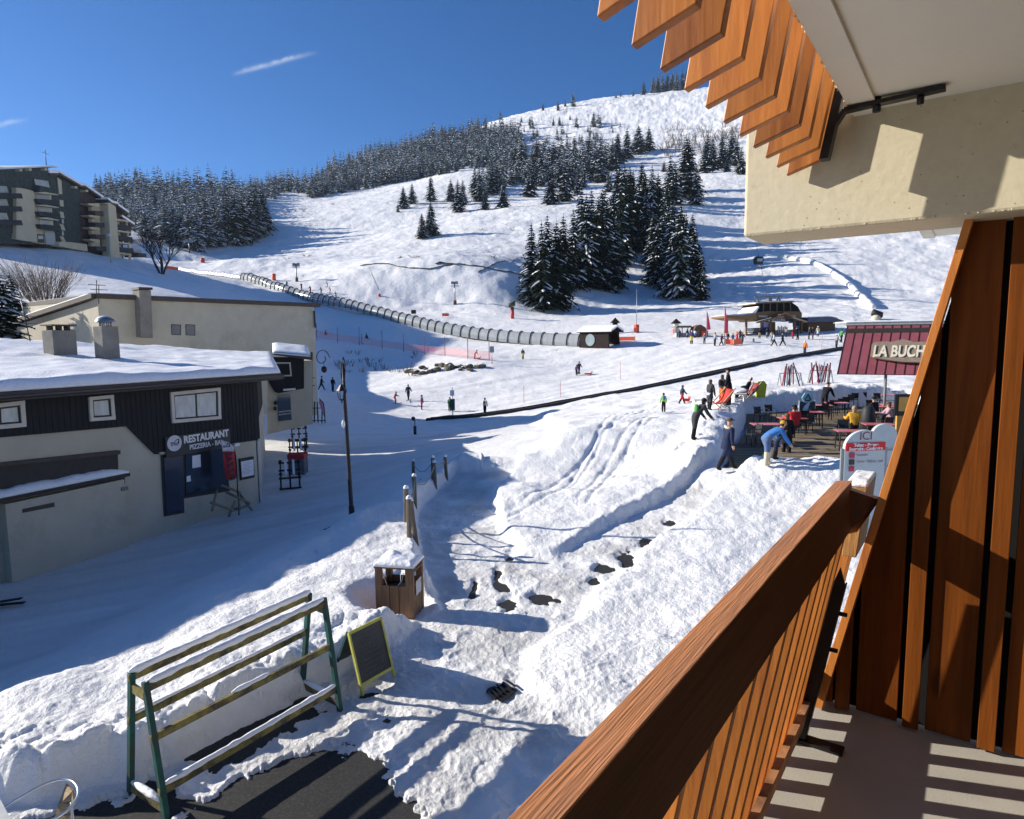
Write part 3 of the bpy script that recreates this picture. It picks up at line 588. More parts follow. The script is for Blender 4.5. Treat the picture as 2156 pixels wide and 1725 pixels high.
# right corner and a far left point on the wall
far_l = PW.p - rW*26
top_z = 4.05
sideA = Plane(PW.p, -19.5)
side_dir = Vector((math.sin(R(-19.5)), math.cos(R(-19.5)), 0)); back = side_dir*11
b0 = Vector((PW.p.x, PW.p.y, -1.5)); l0 = Vector((far_l.x, far_l.y, -1.5))
core = MB().prism([b0-nW*.02, l0-nW*.02, l0-nW*12, b0+back], (0, 0, 5.6)); core.build('wall', RENDER, rest)
# dark siding, shaped lower edge
zt = 4.15
sd_ = MB(); pts = [PW.at(-40, 926), PW.at(0, 921), PW.at(265, 897.5), PW.at(325, 956.6), PW.at(545, 926)]
pts = [p+nW*.0 for p in pts]; pts[0] = Vector((l0.x, l0.y, pts[1].z)); tr = Vector((pts[-1].x, pts[-1].y, zt)); tl = Vector((l0.x, l0.y, zt))
sd_.prism(pts+[tr, tl], nW*.07); sdo = sd_.build('siding', SIDING, rest)
gv = MB()                                                          # battens of the siding
for k in range(150):
    p = PW.p-rW*(.08+.165*k); q = proj(p+Vector((0, 0, 4)))
    x = q[0]
    if x < -30: break
    lo = 926+(545-x)*.137 if x > 325 else (956.6-(325-x)*.985 if x > 265 else 897.5+(265-x)*.0887)
    zlo = PW.at(x, lo).z
    gv.prism([Vector((p.x, p.y, zlo+.03))+nW*.07, Vector((p.x, p.y, zlo+.03))+nW*.07-rW*.03, Vector((p.x, p.y, zt-.02))+nW*.07-rW*.03, Vector((p.x, p.y, zt-.02))+nW*.07], nW*.012)
gv.build('siding_batten', SIDING, sdo)
# roof slab, fascia, snow
eR = at(571, 800, 27.6); eR.z = 4.12; eL = PW.p-rW*26; eL = Vector((eL.x, eL.y, 4.12))+nW*.9; eR2 = Vector((PW.p.x, PW.p.y, 4.12))+nW*.9+rW*.55
bR = at(573, 741, 38); bR.z -= .3; bL = at(-250, 694, 26.0); bL.z -= .3
rf = MB().add([eL, eR2, bR, bL]+[v-Vector((0, 0, .2)) for v in (eL, eR2, bR, bL)], [(0, 1, 2, 3), (7, 6, 5, 4), (0, 4, 5, 1), (1, 5, 6, 2), (2, 6, 7, 3), (3, 7, 4, 0)]).build('roof', BTRIM, rest)
MB().prism([eL+nW*.02-Vector((0, 0, .24)), eR2+nW*.02-Vector((0, 0, .24)), eR2+nW*.02-Vector((0, 0, .02)), eL+nW*.02-Vector((0, 0, .02))], nW*.03).build('fascia', BTRIM, rf)
MB().tube([eL+nW*.1-Vector((0, 0, .13)), eR2+nW*.1-Vector((0, 0, .13))], .065, n=8).build('gutter', mat('dark_gutter', (.05, .045, .042), .4, .2), rf)
sheet_mesh([eL+rW*.05-nW*.02, eR2-rW*.03-nW*.02, bR, bL], WSNOW, 'roof_snow', rf, thick=.27, nu=150, nv=60, amp=.12, wob=1.0)
# side wall strip behind the corner: pale weatherboards and the annex
sp = MB()
for k in range(9):
    a = PW.p+side_dir*(.05+k*.42); a = Vector((a.x, a.y, 0))+sideA.n*.02
    sp.prism([a+Vector((0, 0, -1.0)), a+side_dir*.36+Vector((0, 0, -1.0)), a+side_dir*.36+Vector((0, 0, 2.1)), a+Vector((0, 0, 2.1))], sideA.n*.03)
sp.build('side_board', mat('pale_board', (.5, .5, .47), .8, var=.08), rest)
MB().prism([PW.p+Vector((0, 0, 2.2-PW.p.z))+sideA.n*.0, PW.p+side_dir*8.5+Vector((0, 0, 2.2-PW.p.z)), PW.p+side_dir*8.5+Vector((0, 0, 4.1-PW.p.z)), PW.p+Vector((0, 0, 4.1-PW.p.z))], sideA.n*.06).build('side_siding', SIDING, rest)
PA = Plane(at(600, 885, 35.5), 70)                                 # annex front, facing the viewer
ann = MB(); PA.slab(ann, [(563, 915), (563, 760), (658, 760), (658, 893)], -3.0, 0); 
ann.build('annex_wall', RENDER, rest)
d2 = MB(); PA.slab(d2, [(578, 825), (563, 800), (568, 752), (640, 752), (640, 818), (586, 828)], 0.01, .12); d2.build('annex_siding', SIDING, rest)
window(PA, [(572, 763), (612, 763), (614, 792), (570, 793)], rest, curtain=CURT, mull=(.4,), off=.18, frame=.07)
m = MB(); PA.slab(m, [(576, 747), (577, 740), (656, 748), (654, 758)], -.5, .7); m.build('annex_roof', BTRIM, rest)
a_ = PA.at(574, 744)+PA.n*.75; b_ = PA.at(652, 751)+PA.n*.75
sheet_mesh([a_, b_, b_-PA.n*2.6+Vector((0, 0, .5)), a_-PA.n*2.6+Vector((0, 0, .5))], WSNOW, 'annex_snow', rest, thick=.16, nu=30, nv=14, amp=.05)
dr = MB(); PA.slab(dr, [(584, 832), (611, 830), (614, 884), (586, 887)], .01, .05); do = dr.build('door', GLASS, rest)
dh = MB(); PA.slab(dh, [(587, 866), (613, 863), (613, 866), (587, 869)], .06, .09); PA.slab(dh, [(587, 872), (613, 869), (613, 871), (587, 875)], .06, .09); dh.build('bar', mat('steel', (.4, .41, .42), .35, .6), do)
sg = MB(); PA.slab(sg, [(596, 819), (622, 817), (622, 821), (596, 823)], .13, .17); sg.build('sign_board', WHITE, rest)
for q in ((580, 848), (579, 860)):
    l = MB(); p = PA.at(*q)+PA.n*.15; l.box(p, (.12, .12, .2)); l.bar(p+Vector((0, 0, .1)), p-PA.n*.15+Vector((0, 0, .16)), .02, .02); l.build('wall_lamp', BLK, rest)
# windows of the upper storey
window(PW, [(353, 826), (458, 816), (460, 882), (357, 891)], rest, curtain=CURT, mull=(.5,), off=.16, frame=.11)
window(PW, [(181, 836), (233, 831), (237, 883), (184, 887)], rest, curtain=CURT, off=.16, frame=.1)
window(PW, [(-60, 855), (46, 843), (49, 898), (-60, 908)], rest, curtain=CURT, mull=(.5,), off=.16, frame=.11)
# ground floor: door, shop window, menu case, sign
sh = MB(); PW.slab(sh, [(338, 959), (470, 939), (484, 1034), (386, 1050), (388, 1080), (345, 1088)], -.0, .012); sh.build('shop_recess', DTRIM, rest)
dd_ = MB(); PW.slab(dd_, [(343, 965), (383, 959), (386, 1074), (349, 1082)], .02, .05); dd = dd_.build('door', mat('blue_door', (.02, .028, .06), .25, var=.2, vs=3, spec=.7), rest)
pn = MB(); PW.slab(pn, [(348, 990), (374, 986), (377, 1050), (352, 1056)], .052, .06); pn.build('pane', DGLASS, dd)
gw = MB(); PW.slab(gw, [(389, 955), (476, 941), (481, 1028), (390, 1044)], .02, .04); gwo = gw.build('shop_window', DGLASS, rest)
for q in ([(403, 960), (420, 957), (421, 983), (403, 986)], [(391, 1003), (399, 1001), (400, 1013), (391, 1015)]):
    x = MB(); PW.slab(x, q, .045, .05); x.build('notice', WHITE, gwo)
x = MB(); PW.slab(x, [(338, 957), (470, 936), (470, 932), (330, 953)], .0, .08); x.build('lintel', RENDER, rest)
mc = MB(); PW.slab(mc, [(502, 966), (531, 961), (533, 1005), (505, 1011)], .01, .08); mo = mc.build('menu_case', DTRIM, rest)
x = MB(); PW.slab(x, [(504, 972), (530, 967), (531, 1000), (506, 1005)], .082, .09); x.build('menu_sheet', WHITE, mo)
tx = MB()
for k in range(9):
    y0 = 975+k*2.9; PW.slab(tx, [(508, y0), (527-3*(k % 3), y0-3.2+.4*(k % 3)), (527-3*(k % 3), y0-2.5+.4*(k % 3)), (508, y0+.7)], .091, .092)
tx.build('menu_lines', mat('grey_ink', (.3, .3, .33), .6), mo)
sb = MB(); PW.slab(sb, [(342, 922), (478, 901), (480, 941), (345, 963)], .08, .14); sgn = sb.build('sign_board', mat('sign_black', (.035, .037, .04), .4, var=.1), rest)
q0, q1 = PW.at(361, 933), PW.at(361, 951); rad = abs(q1.z-q0.z)*.93; cc = PW.at(361, 933)+nW*.145
dsc = MB(); dsc.prism([cc+rW*(rad*math.cos(a)*1.0)+Vector((0, 0, rad*math.sin(a))) for a in [i*2*math.pi/40 for i in range(40)]], nW*.012); dsc.build('badge', mat('badge_white', (.62, .62, .64), .5, var=.02), sgn)
lg = MB()                                                           # looped ribbon emblem
def ribbon(mb, c, r, u, s, off):
    P_ = [(-.62, .05), (-.5, .16), (-.3, .12), (0, -.05), (.3, -.05), (.52, .1), (.62, .5), (.6, .1), (.52, -.12), (.42, -.02), (.1, .3), (.22, .46), (.5, .5)]
    mb.tube([c+r*(x*s)+u*(y*s)+off for x, y in P_[:6]], .022*s*2.2, n=5); mb.tube([c+r*(x*s)+u*(y*s)+off for x, y in [(-.55, -.1), (-.2, .02), (.1, .28), (.4, .5), (.6, .5)]], .02*s*2.2, n=5); mb.tube([c+r*(x*s)+u*(y*s)+off for x, y in P_[6:9]], .03*s*2.2, n=5)
ribbon(lg, cc, rW, Zv, rad*.95, nW*.02); lg.build('emblem', BLACK, sgn)
text_mesh('le Pied', rad*.36, BLACK, cc+nW*.016-Vector((0, 0, rad*.22)), (rW, Zv), .003, parent=sgn)
LET = mat('white_letters', (.78, .78, .76), .5, var=.02)
def on(P, px, py, off): return P.at(px, py)+P.n*off
s1 = (PW.at(424, 905)-PW.at(424, 926)).length
text_mesh('RESTAURANT', s1*.98, LET, on(PW, 429.5, 919, .145), (rW, Zv), .01, bold=.012, parent=sgn, wscale=.86)
text_mesh('PIZZERIA - BAR', s1*.68, LET, on(PW, 430, 936, .145), (rW, Zv), .01, bold=.006, parent=sgn, wscale=.86)
x = MB(); PW.slab(x, [(486, 934), (497, 932), (497, 938), (487, 940)], .08, .2); x.build('flood_lamp', WHITE, rest)
x = MB(); l = on(PW, 541, 926, .1); x.ball(l, .05); x.build('corner_lamp', WHITE, rest)
# utility annex with its own snowy slab
GP = Plane(atz(270, 1121, -.75)+nW*.6, 23.5)
gb = MB(); gl = GP.at(23.5, 1195); gr = GP.at(270, 1121); tlz = GP.at(20, 1062).z; trz = GP.at(262, 1008).z
gl.z = gr.z = -1.4
gb.prism([gl, gr, gr-nW*.62, gl-nW*1.6], (0, 0, (tlz+trz)/2+1.4)); gbo = gb.build('store_wall', RENDER, rest)
x = MB(); GP.slab(x, [(-60, 1190), (20, 1073), (26, 1215), (-60, 1250)], -.9, -.6); x.build('store_opening', DTRIM, rest)
x = MB(); GP.slab(x, [(47, 1072), (113, 1058), (114, 1067), (47, 1080)], .002, .03); x.build('vent_slot', BTRIM, gbo)
x = MB(); GP.slab(x, [(254, 1027), (268, 1024), (268, 1032), (255, 1034)], .002, .05); x.build('socket_box', CONC, gbo)
rr_ = MB(); e0 = GP.at(12, 1058); e1 = GP.at(269, 1000); zz_ = (e0.z+e1.z)/2; e0.z = e1.z = zz_; e0 = e0-rW*.0
rr_.prism([e0+nW*.12-rW*3, e1+nW*.12, e1-nW*.62, e0-nW*2.0-rW*3], (0, 0, .1)); rr_.build('store_roof', DTRIM, rest)
zz_ += .1; S4 = [Vector((v.x, v.y, zz_)) for v in (e0+nW*.08-rW*3, e1+nW*.08, e1-nW*.6, e0-nW*1.9-rW*3)]
sheet_mesh(S4, WSNOW, 'store_snow', rest, thick=.2, nu=60, nv=14, amp=.12, wob=1.5, seed=5)
x = MB(); PW.slab(x, [(-40, 1045), (-40, 985), (0, 981), (247, 955), (248, 994), (262, 1001), (262, 1020)], .0, .03); x.build('dark_band', DTRIM, rest)
x = MB(); PW.slab(x, [(-40, 985), (-40, 978), (247, 948), (247, 956)], .0, .16); x.build('band_lintel', BTRIM, rest)
# chimneys on the near roof
def roof_z(x, y):
    a, b, c = eL, eR2, bL; n_ = (b-a).cross(c-a); return a.z-((x-a.x)*n_.x+(y-a.y)*n_.y)/n_.z
def chimney(px, py, d, w_, dp, h_, kind):
    p = at(px, py, d); p.z = roof_z(p.x, p.y)-.3; m = MB(); m.box(p+Vector((0, 0, (h_+.6)/2)), (w_, dp, h_+.6), None, (rW, -nW, Zv)); o = m.build('chimney', CONC, rest, bevel=.02)
    t = p+Vector((0, 0, h_+.6)); c = MB()
    if kind:
        for k in range(8):
            a = k*math.pi/4; c.tube([t+Vector((.19*math.cos(a), .19*math.sin(a), 0)), t+Vector((.19*math.cos(a), .19*math.sin(a), .16))], .02, n=5)
        c.ball(t+Vector((0, 0, .15)), (w_*.55, w_*.55, .22), n=14, z0=0); c.build('cowl', mat('zinc_cowl', (.28, .29, .3), .35, .7, var=.2), o)
        sn_ = MB(); sn_.ball(t+Vector((-.05, 0, .2)), (w_*.42, w_*.42, .2), WSNOW, z0=.2); sn_.build('snow_cap', WSNOW, o)
    else:
        for dx in (-.32, 0, .3): c.tube([t+rW*dx, t+rW*dx+Vector((0, 0, .16))], .11, n=8)
        c.box(t+Vector((0, 0, .19)), (w_+.06, dp+.06, .05), None, (rW, -nW, Zv)); c.build('cap', BTRIM, o)
chimney(226, 738, 24.5, .62, .55, .95, 1); chimney(126, 722, 25.0, .85, .7, .62, 0)
an = MB(); p = at(62, 702, 24.5); an.tube([p-Vector((0, 0, .3)), p+Vector((-.2, 0, 1.25))], .018, n=5)
for k in range(4): c_ = p+Vector((-.1-.04*k, 0, .35+.28*k)); an.tube([c_-Vector((.42-.08*k, .1, -.03)), c_+Vector((.36-.06*k, .1, 0))], .01, n=4)
an.build('aerial', BLK, rest)
# --- second building: big beige gable wall with chimney
sec = empty('lodge_building', at(430, 860, 47), 'tall blank beige lodge wall with two small windows and a concrete chimney', 'building')
w1 = at(205, 627, 41.3); w2 = at(661, 648, 54); P2 = Plane(w2, math.degrees(math.atan2(w2.x-w1.x, w2.y-w1.y)))
zt2 = (w1.z+w2.z)/2; ww = P2.p-P2.r*0; A_ = Vector((w1.x, w1.y, -1.5)); B_ = Vector((w2.x, w2.y, -1.5)); w3 = at(0, 702, 51)
h1 = zt2+1.5; bk = -P2.n*14
MB().prism([A_, B_, B_+bk, A_+bk], (0, 0, h1)).build('wall', RENDER, sec)
C_ = Vector((w3.x, w3.y, -1.5)); dC = (C_-A_); C2 = A_+dC*1.6
g_ = MB(); g_.prism([A_, C2, C2+Vector((0, 0, h1-2.7)), A_+Vector((0, 0, h1-.05))], dC.normalized().cross(Zv)*-6 if dC.normalized().cross(Zv).dot(P2.n) > 0 else dC.normalized().cross(Zv)*6); g_.build('gable_wall', RENDER, sec)
ri2 = (B_-A_).normalized(); r2 = MB()
r2.prism([A_+Vector((0, 0, h1))-ri2*.1+P2.n*.25, B_+Vector((0, 0, h1))+ri2*.5+P2.n*.25, B_+bk+Vector((0, 0, h1))+ri2*.5, A_+bk+Vector((0, 0, h1))], (0, 0, .3)); ro2 = r2.build('roof', BTRIM, sec)
tA = A_+Vector((0, 0, h1+.3)); tB = B_+Vector((0, 0, h1+.3))
sheet_mesh([tA+P2.n*.02, tB+P2.n*.02, tB+bk, tA+bk], WSNOW, 'roof_snow', ro2, thick=.06, nu=30, nv=12, amp=.03)
dc = dC.normalized(); nc = dc.cross(Zv); nc = nc if nc.dot(P2.n) > 0 else -nc
r3 = MB(); a0 = A_+Vector((0, 0, h1+.02))+nc*.35; a1 = C2+Vector((0, 0, h1-2.65))+nc*.35
r3.add([a0, a1, a1-nc*7, a0-nc*7, a0+Vector((0, 0, .28)), a1+Vector((0, 0, .28)), a1-nc*7+Vector((0, 0, .28)), a0-nc*7+Vector((0, 0, .28))], [(0, 1, 2, 3), (4, 7, 6, 5), (0, 4, 5, 1), (1, 5, 6, 2), (2, 6, 7, 3), (3, 7, 4, 0)]); r3o = r3.build('gable_roof', BTRIM, sec)
sheet_mesh([a1+Vector((0, 0, .28)), a0+Vector((0, 0, .28)), a0-nc*7+Vector((0, 0, .28)), a1-nc*7+Vector((0, 0, .28))], WSNOW, 'roof_snow', r3o, thick=.22, nu=30, nv=12, amp=.06)
for q in ([(360, 683), (381, 684), (381, 706), (361, 705)], [(390, 683), (411, 684), (411, 707), (391, 706)]): window(P2, q, sec, frame=.05, off=.02, fm=DTRIM, dark=False)
def chim2():
    m = MB(); P2.slab(m, [(282, 612), (307, 613), (311, 712), (287, 710)], -.2, .75); o = m.build('chimney', CONC, sec)
    m = MB(); P2.slab(m, [(280, 606), (309, 607), (309, 612), (280, 611)], -.3, .85); m.build('cap', DTRIM, o)
chim2()
for (x0, y0, y1) in ((203, 628, 590), (208, 640, 600)): m = MB(); a = P2.at(x0, y0); b = P2.at(x0, y1); m.tube([a, b], .025, n=5); m.tube([b-P2.r*.5-Vector((0, 0, .3)), b+P2.r*.5-Vector((0, 0, .3))], .02, n=4); m.build('aerial', BLK, sec)
x = MB(); x.tube([P2.at(655, 742)+P2.n*.1, P2.at(655, 800)+P2.n*.1, P2.at(655, 878)+P2.n*.1], .07, n=6); x.tube([P2.at(658, 655)+P2.n*.1+P2.r*.1, P2.at(660, 690)+P2.n*.1+P2.r*.1], .07, n=6); x.build('downpipe', BTRIM, sec)
for q in (795, 811): x = MB(); P2.slab(x, [(645, q), (662, q), (662, q+2), (645, q+2)], 0, .03); x.build('pipe_bracket', BTRIM, sec)
# ---------------------------------------------------------------- apartment row on the left hill
apt = empty('apartment_building', at(150, 540, 138), 'stepped six storey apartment building with brown balconies on the left hill', 'building')
pl0, pl1 = at(0, 500, 118), at(290, 500, 165); PP = Plane(pl0, math.degrees(math.atan2(pl1.x-pl0.x, pl1.y-pl0.y)))
APR = mat('apartment_render', (.52, .47, .33), .9, var=.08, vs=.6); APD = mat('apartment_shingle', (.05, .065, .062), .9, var=.35, vs=1.2); APB = mat('apartment_shingle_brown', (.075, .055, .055), .9, var=.35, vs=1.2)
APW = mat('apartment_glazing', (.3, .36, .36), .3, var=.25, vs=.8, spec=.6); BALC = mat('balcony_front', (.035, .042, .045), .8, var=.3, vs=2)
def zz(x, y): return (x*.2029*.7525, (430+y*.2029)*.7525)          # enlarged view of the block -> photograph grid
def aslab(pix, o0, o1, m, nm, par=apt, conv=zz):
    b = MB(); PP.slab(b, [conv(*q) for q in pix], o0, o1); return b.build(nm, m, par)
aslab([(-600, 1250), (-600, 100), (0, 205), (665, 180), (690, 1250)], -14, 0, APD, 'wall')
aslab([(675, 1290), (660, 285), (800, 285), (1130, 460), (1150, 1340)], -13, -.6, APD, 'wall')
aslab([(1130, 1360), (1100, 455), (1180, 460), (1420, 640), (1720, 830), (1760, 1480), (1400, 1440)], -12, -.9, APB, 'wall')
aslab([(1700, 1480), (1700, 840), (1880, 1000), (1890, 1130), (1760, 1180), (1750, 1480)], -10, -1.4, APB, 'wall')
aslab([(155, 1180), (155, 470), (270, 475), (690, 565), (690, 640), (740, 1270), (420, 1225), (440, 1150)], .05, .25, APR, 'rendered_panel')
aslab([(155, 1180), (155, 470), (400, 520), (450, 1225), (250, 1200)], .3, .9, APR, 'rendered_bay')
aslab([(-300, 1100), (-300, 230), (115, 235), (120, 300), (60, 300), (100, 520), (180, 700), (190, 1100)], .05, .3, APD, 'wall_bay')
aslab([(820, 330), (872, 375), (885, 560), (840, 560)], -.55, -.35, APR, 'rendered_strip')
for y in (640, 800, 970, 1140): aslab([(848, y), (898, y+5), (902+(y-640)//12, y+92), (852+(y-640)//12, y+85)], -.55, -.35, APR, 'rendered_strip')
for y in (905, 1070): aslab([(880, y), (905, y), (912, y+60), (885, y+60)], -.5, -.4, APW, 'window')
aslab([(735, 1280), (730, 1215), (868, 1220), (1120, 1250), (1130, 1350)], -.5, 1.2, APR, 'plinth_wall')
aslab([(0, 215), (0, 190), (600, 165), (715, 178), (710, 195), (660, 200), (600, 185)], -14, 1.2, mat('snowy_edge', (.6, .66, .68), .7, var=.06), 'roof')
aslab([(-600, 240), (-600, 150), (0, 192), (0, 215)], -14, 1.2, mat('snowy_edge', (.6, .66, .68)), 'roof')
RSN = WSNOW
def roofseg(a, b, o0, o1):
    A1, B1 = PP.at(*zz(*a)), PP.at(*zz(*b)); n = PP.n; q = MB()
    V4 = [A1+n*o1, B1+n*o1, B1+n*o0, A1+n*o0]; q.add(V4+[v+Vector((0, 0, .45)) for v in V4], [(3, 2, 1, 0), (4, 5, 6, 7), (0, 1, 5, 4), (1, 2, 6, 5), (2, 3, 7, 6), (3, 0, 4, 7)]); o = q.build('roof', BTRIM, apt)
    q = MB(); V4 = [v+Vector((0, 0, .45)) for v in V4]; q.add(V4+[v+Vector((0, 0, .5)) for v in V4], [(3, 2, 1, 0), (4, 5, 6, 7), (0, 1, 5, 4), (1, 2, 6, 5), (2, 3, 7, 6), (3, 0, 4, 7)]); q.build('roof_snow', RSN, o)
roofseg((665, 300), (805, 300), -13, .3); roofseg((800, 295), (1095, 465), -13, .4); roofseg((1095, 470), (1160, 470), -12.5, .3); roofseg((1155, 468), (1420, 650), -12, .3); roofseg((1380, 660), (1440, 705), -12, 1.8); roofseg((1435, 695), (1560, 725), -12, 1.2); roofseg((1550, 725), (1720, 845), -12, 1.0); roofseg((1715, 900), (1885, 1010), -10, -.4)
# left stack: windows, floors, parapets
for k, y in enumerate((370, 575, 750, 925)):
    x0 = 445+k*22; aslab([(x0, y-20), (640+k*18, y+10), (660+k*15, y+100), (x0+20, y+60)], .28, .34, APW, 'window')
    if k:
        aslab([(395+(k-1)*12, y+50), (470+(k-1)*12, y+52), (690+8*k, y+75), (700+8*k, y+150), (470+k*12, y+120), (400+k*12, y+105)], .9, 1.7, BALC, 'balcony')
        aslab([(395+(k-1)*12, y-40), (500+(k-1)*12, y-45), (690, y-10), (690, y), (395+(k-1)*12, y-30)], .3, 1.7, APR, 'balcony_slab')
aslab([(440, 455), (680, 490), (690, 560), (430, 530)], .3, 1.5, APD, 'balcony')
for k, y in enumerate((440, 620, 810)):
    aslab([(-300, y), (60, y+10), (90, y+100), (-300, y+100)], .35, .4, APW, 'window'); aslab([(-300, y+100), (165, y+110), (185, y+180), (-300, y+175)], .9, 1.7, BALC, 'balcony')
for x, y in ((230, 230), (360, 222), (580, 218)): aslab([(x-20, y-15), (x+15, y-18), (x+18, y+14), (x-18, y+16)], .0, .8, APR, 'beam_end')
for x, y in ((1030, 465), (1180, 515), (1545, 750)): aslab([(x-18, y-18), (x+18, y-12), (x+18, y+16), (x-16, y+14)], -.9, .3, APR, 'beam_end')
aslab([(465, 1110), (570, 1120), (575, 1230), (475, 1225)], .35, .5, mat('dark_porch', (.06, .06, .055), .8), 'porch')
aslab([(480, 1130), (550, 1135), (555, 1180), (482, 1180)], .55, .6, APW, 'window'); aslab([(585, 1080), (720, 1090), (735, 1260), (600, 1250)], .3, .5, mat('pale_garage', (.4, .43, .42), .8), 'panel')
# right half: curved bays with balconies
aslab([(1290, 680), (1380, 680), (1460, 735), (1520, 1440), (1400, 1420), (1350, 700)], .2, 2.2, APR, 'rendered_bay')
for k, y in enumerate((690, 850, 1015, 1180)):
    aslab([(1130+k*10, y), (1290, y-5), (1310, y+40), (1250, y+45), (1150+k*8, y+20)], -.5, 1.2, APR, 'balcony_slab')
    aslab([(1180+k*8, y+100), (1305+k*12, y+105), (1310+k*14, y+170), (1190+k*8, y+160)], .6, 1.9, BALC if k % 2 else APB, 'balcony')
    aslab([(1235, y+45), (1350, y+40), (1365, y+110), (1240, y+100)], -.3, .4, APR, 'rendered_panel')
for k, y in enumerate((890, 1045, 1205, 1350)):
    aslab([(1470+k*12, y), (1700+k*10, y+35), (1705+k*12, y+55), (1475+k*12, y+25)], -.5, 1.4, APR, 'balcony_slab')
    aslab([(1478+k*12, y+25), (1520+k*12, y+32), (1525+k*12, y+85), (1482+k*12, y+80)], -.5, .3, APR, 'rendered_panel')
    aslab([(1555+k*12, y+35), (1635+k*12, y+48), (1640+k*12, y+95), (1560+k*12, y+85)], -.5, .2, mat('pink_panel', (.42, .37, .3), .9), 'rendered_panel')
    if k < 3: aslab([(1480+k*14, y+80), (1705+k*14, y+110), (1715+k*14, y+170), (1490+k*12, y+145)], .8, 1.8, BALC, 'balcony')
aslab([(1690, 930), (1702, 935), (1760, 1480), (1740, 1480)], .6, .9, APR, 'column')
for y in (1180, 1300): aslab([(1765, y), (1880, y+25), (1885, y+80), (1770, y+60)], -1, 1.2, mat('rail_glass', (.3, .32, .33), .5), 'balcony')
aslab([(1780, 1370), (1895, 1380), (1898, 1435), (1785, 1430)], -1.2, 2.2, BALC, 'balcony')
ae = MB(); a = PP.at(*zz(640, 170)); ae.tube([a, a+Vector((0, 0, 3))], .07, n=5); ae.tube([a+Vector((0, -.9, 2.4)), a+Vector((0, .9, 2.4))], .05, n=4); ae.build('aerial', BLK, apt)
# ---------------------------------------------------------------- covered magic carpet
tun = [(1232,726),(1150,722),(1070,716),(1000,708),(930,696),(870,683),(800,664),(735,646),(690,637),(640,626),(600,614),(570,606),(520,594),(470,584),(420,576),(380,568)]
tw = [at(px, py+2, dd) for (px, py), dd in zip(tun, (100,104.5,109,114,119.5,125,132,139,144.5,152,157,162,172,184,196,212))]
def smoothline(P_, step):
    out = [P_[0]]; acc = 0
    L_ = [0]
    for i in range(1, len(P_)): L_.append(L_[-1]+(P_[i]-P_[i-1]).length)
    s = 0; res = []
    while s <= L_[-1]:
        i = max(j for j in range(len(L_)) if L_[j] <= s+1e-9); i = min(i, len(P_)-2); u = (s-L_[i])/(L_[i+1]-L_[i])
        p0 = P_[max(i-1, 0)]; p1 = P_[i]; p2 = P_[i+1]; p3 = P_[min(i+2, len(P_)-1)]
        res.append(.5*((2*p1)+(p2-p0)*u+(2*p0-5*p1+4*p2-p3)*u*u+(3*p1-p0-3*p2+p3)*u**3)); s += step
    return res
tl_ = smoothline(tw, 1.1)
for p in tl_: p.z = max(p.z-.2, Zg(p.x, p.y)-.1)
tn = empty('conveyor_tunnel', tl_[0], 'long ribbed translucent tunnel over the covered ski conveyor', 'ski lift')
pm = bpy.data.materials.new('smoky_polycarbonate'); pm.use_nodes = True; pb = pm.node_tree.nodes['Principled BSDF']; pb.inputs['Base Color'].default_value = (.42, .44, .44, 1); pb.inputs['Roughness'].default_value = .12; pb.inputs['Alpha'].default_value = .72; pb.inputs['Specular IOR Level'].default_value = .8
pv = MB(); K = 14; vs = []; fs = []; hoops = []
def ring(p, d, r=1.35, zs=1.0):
    s_ = d.cross(Zv).normalized(); return [p+s_*(r*math.cos(a))+Zv*(max(r*1.6*math.sin(a), -.3)+.3) for a in [math.pi*(-.12+1.24*k/K) for k in range(K+1)]]
NTL = max(i for i, p in enumerate(tl_) if (p-tw[12]).length < 3)
for i, p in enumerate(tl_):
    d = (tl_[min(i+1, len(tl_)-1)]-tl_[max(i-1, 0)]).normalized(); vs += ring(p, d, .98 if i < NTL else .62)
for i in range(len(tl_)-1):
    for k in range(K): fs.append((i*(K+1)+k, i*(K+1)+k+1, (i+1)*(K+1)+k+1, (i+1)*(K+1)+k))
(lambda k_: (MB().add(vs[:k_], [f for f in fs if max(f) < k_], pm, True).build('canopy', None, tn), MB().add(vs[k_:], [tuple(q-k_ for q in f) for f in fs if min(f) >= k_], WSNOW, True).build('white_lit_canopy', None, tn)))(NTL*(K+1))  # far end coloured white for sun glare as well as snow
HM = mat('grey_hoop', (.045, .048, .05), .5, .2, var=.2)
step = 2
hi = 0
for i in range(1, len(tl_)-1, 2):
    p = tl_[i]; d = (tl_[i+1]-tl_[i-1]).normalized(); MB().tube(ring(p, d, 1.05 if i < NTL else .66), .09, n=6).build('hoop', HM if i < NTL else WSNOW, tn); hi += 1
    if hi > 95: break
fl_ = MB()
for i in range(0, len(tl_)-3, 3): fl_.bar(tl_[i]+Zv*.25, tl_[i+3]+Zv*.25, 1.5, .2)
fl_.build('belt_bed', mat('belt', (.06, .06, .065), .8), tn)
# boarding hut at its foot
hut = empty('conveyor_hut', G(1262, 727), 'dark timber boarding hut with snowy roof at the tunnel mouth', 'hut')
hp = tl_[0]; dh_ = (tl_[0]-tl_[2]).normalized(); dh_.z = 0; dh_.normalize(); sh_ = dh_.cross(Zv).normalized(); hz = Zg(hp.x, hp.y)-.3
HT = mat('hut_timber', (.022, .014, .012), .85, var=.3, vs=3)
def hpnt(a, b, z): return Vector((hp.x, hp.y, hz))+dh_*a+sh_*b+Zv*z
h_ = MB(); h_.prism([hpnt(0, 1.5, 0), hpnt(5.0, 1.5, 0), hpnt(5.0, 1.5, 2.3), hpnt(0, 1.5, 2.3)], sh_*.1); h_.prism([hpnt(0, -1.6, 0), hpnt(5.0, -1.6, 0), hpnt(5, -1.6, 2.3), hpnt(0, -1.6, 2.3)], sh_*.1); h_.build('wall', HT, hut)
g_ = MB(); 
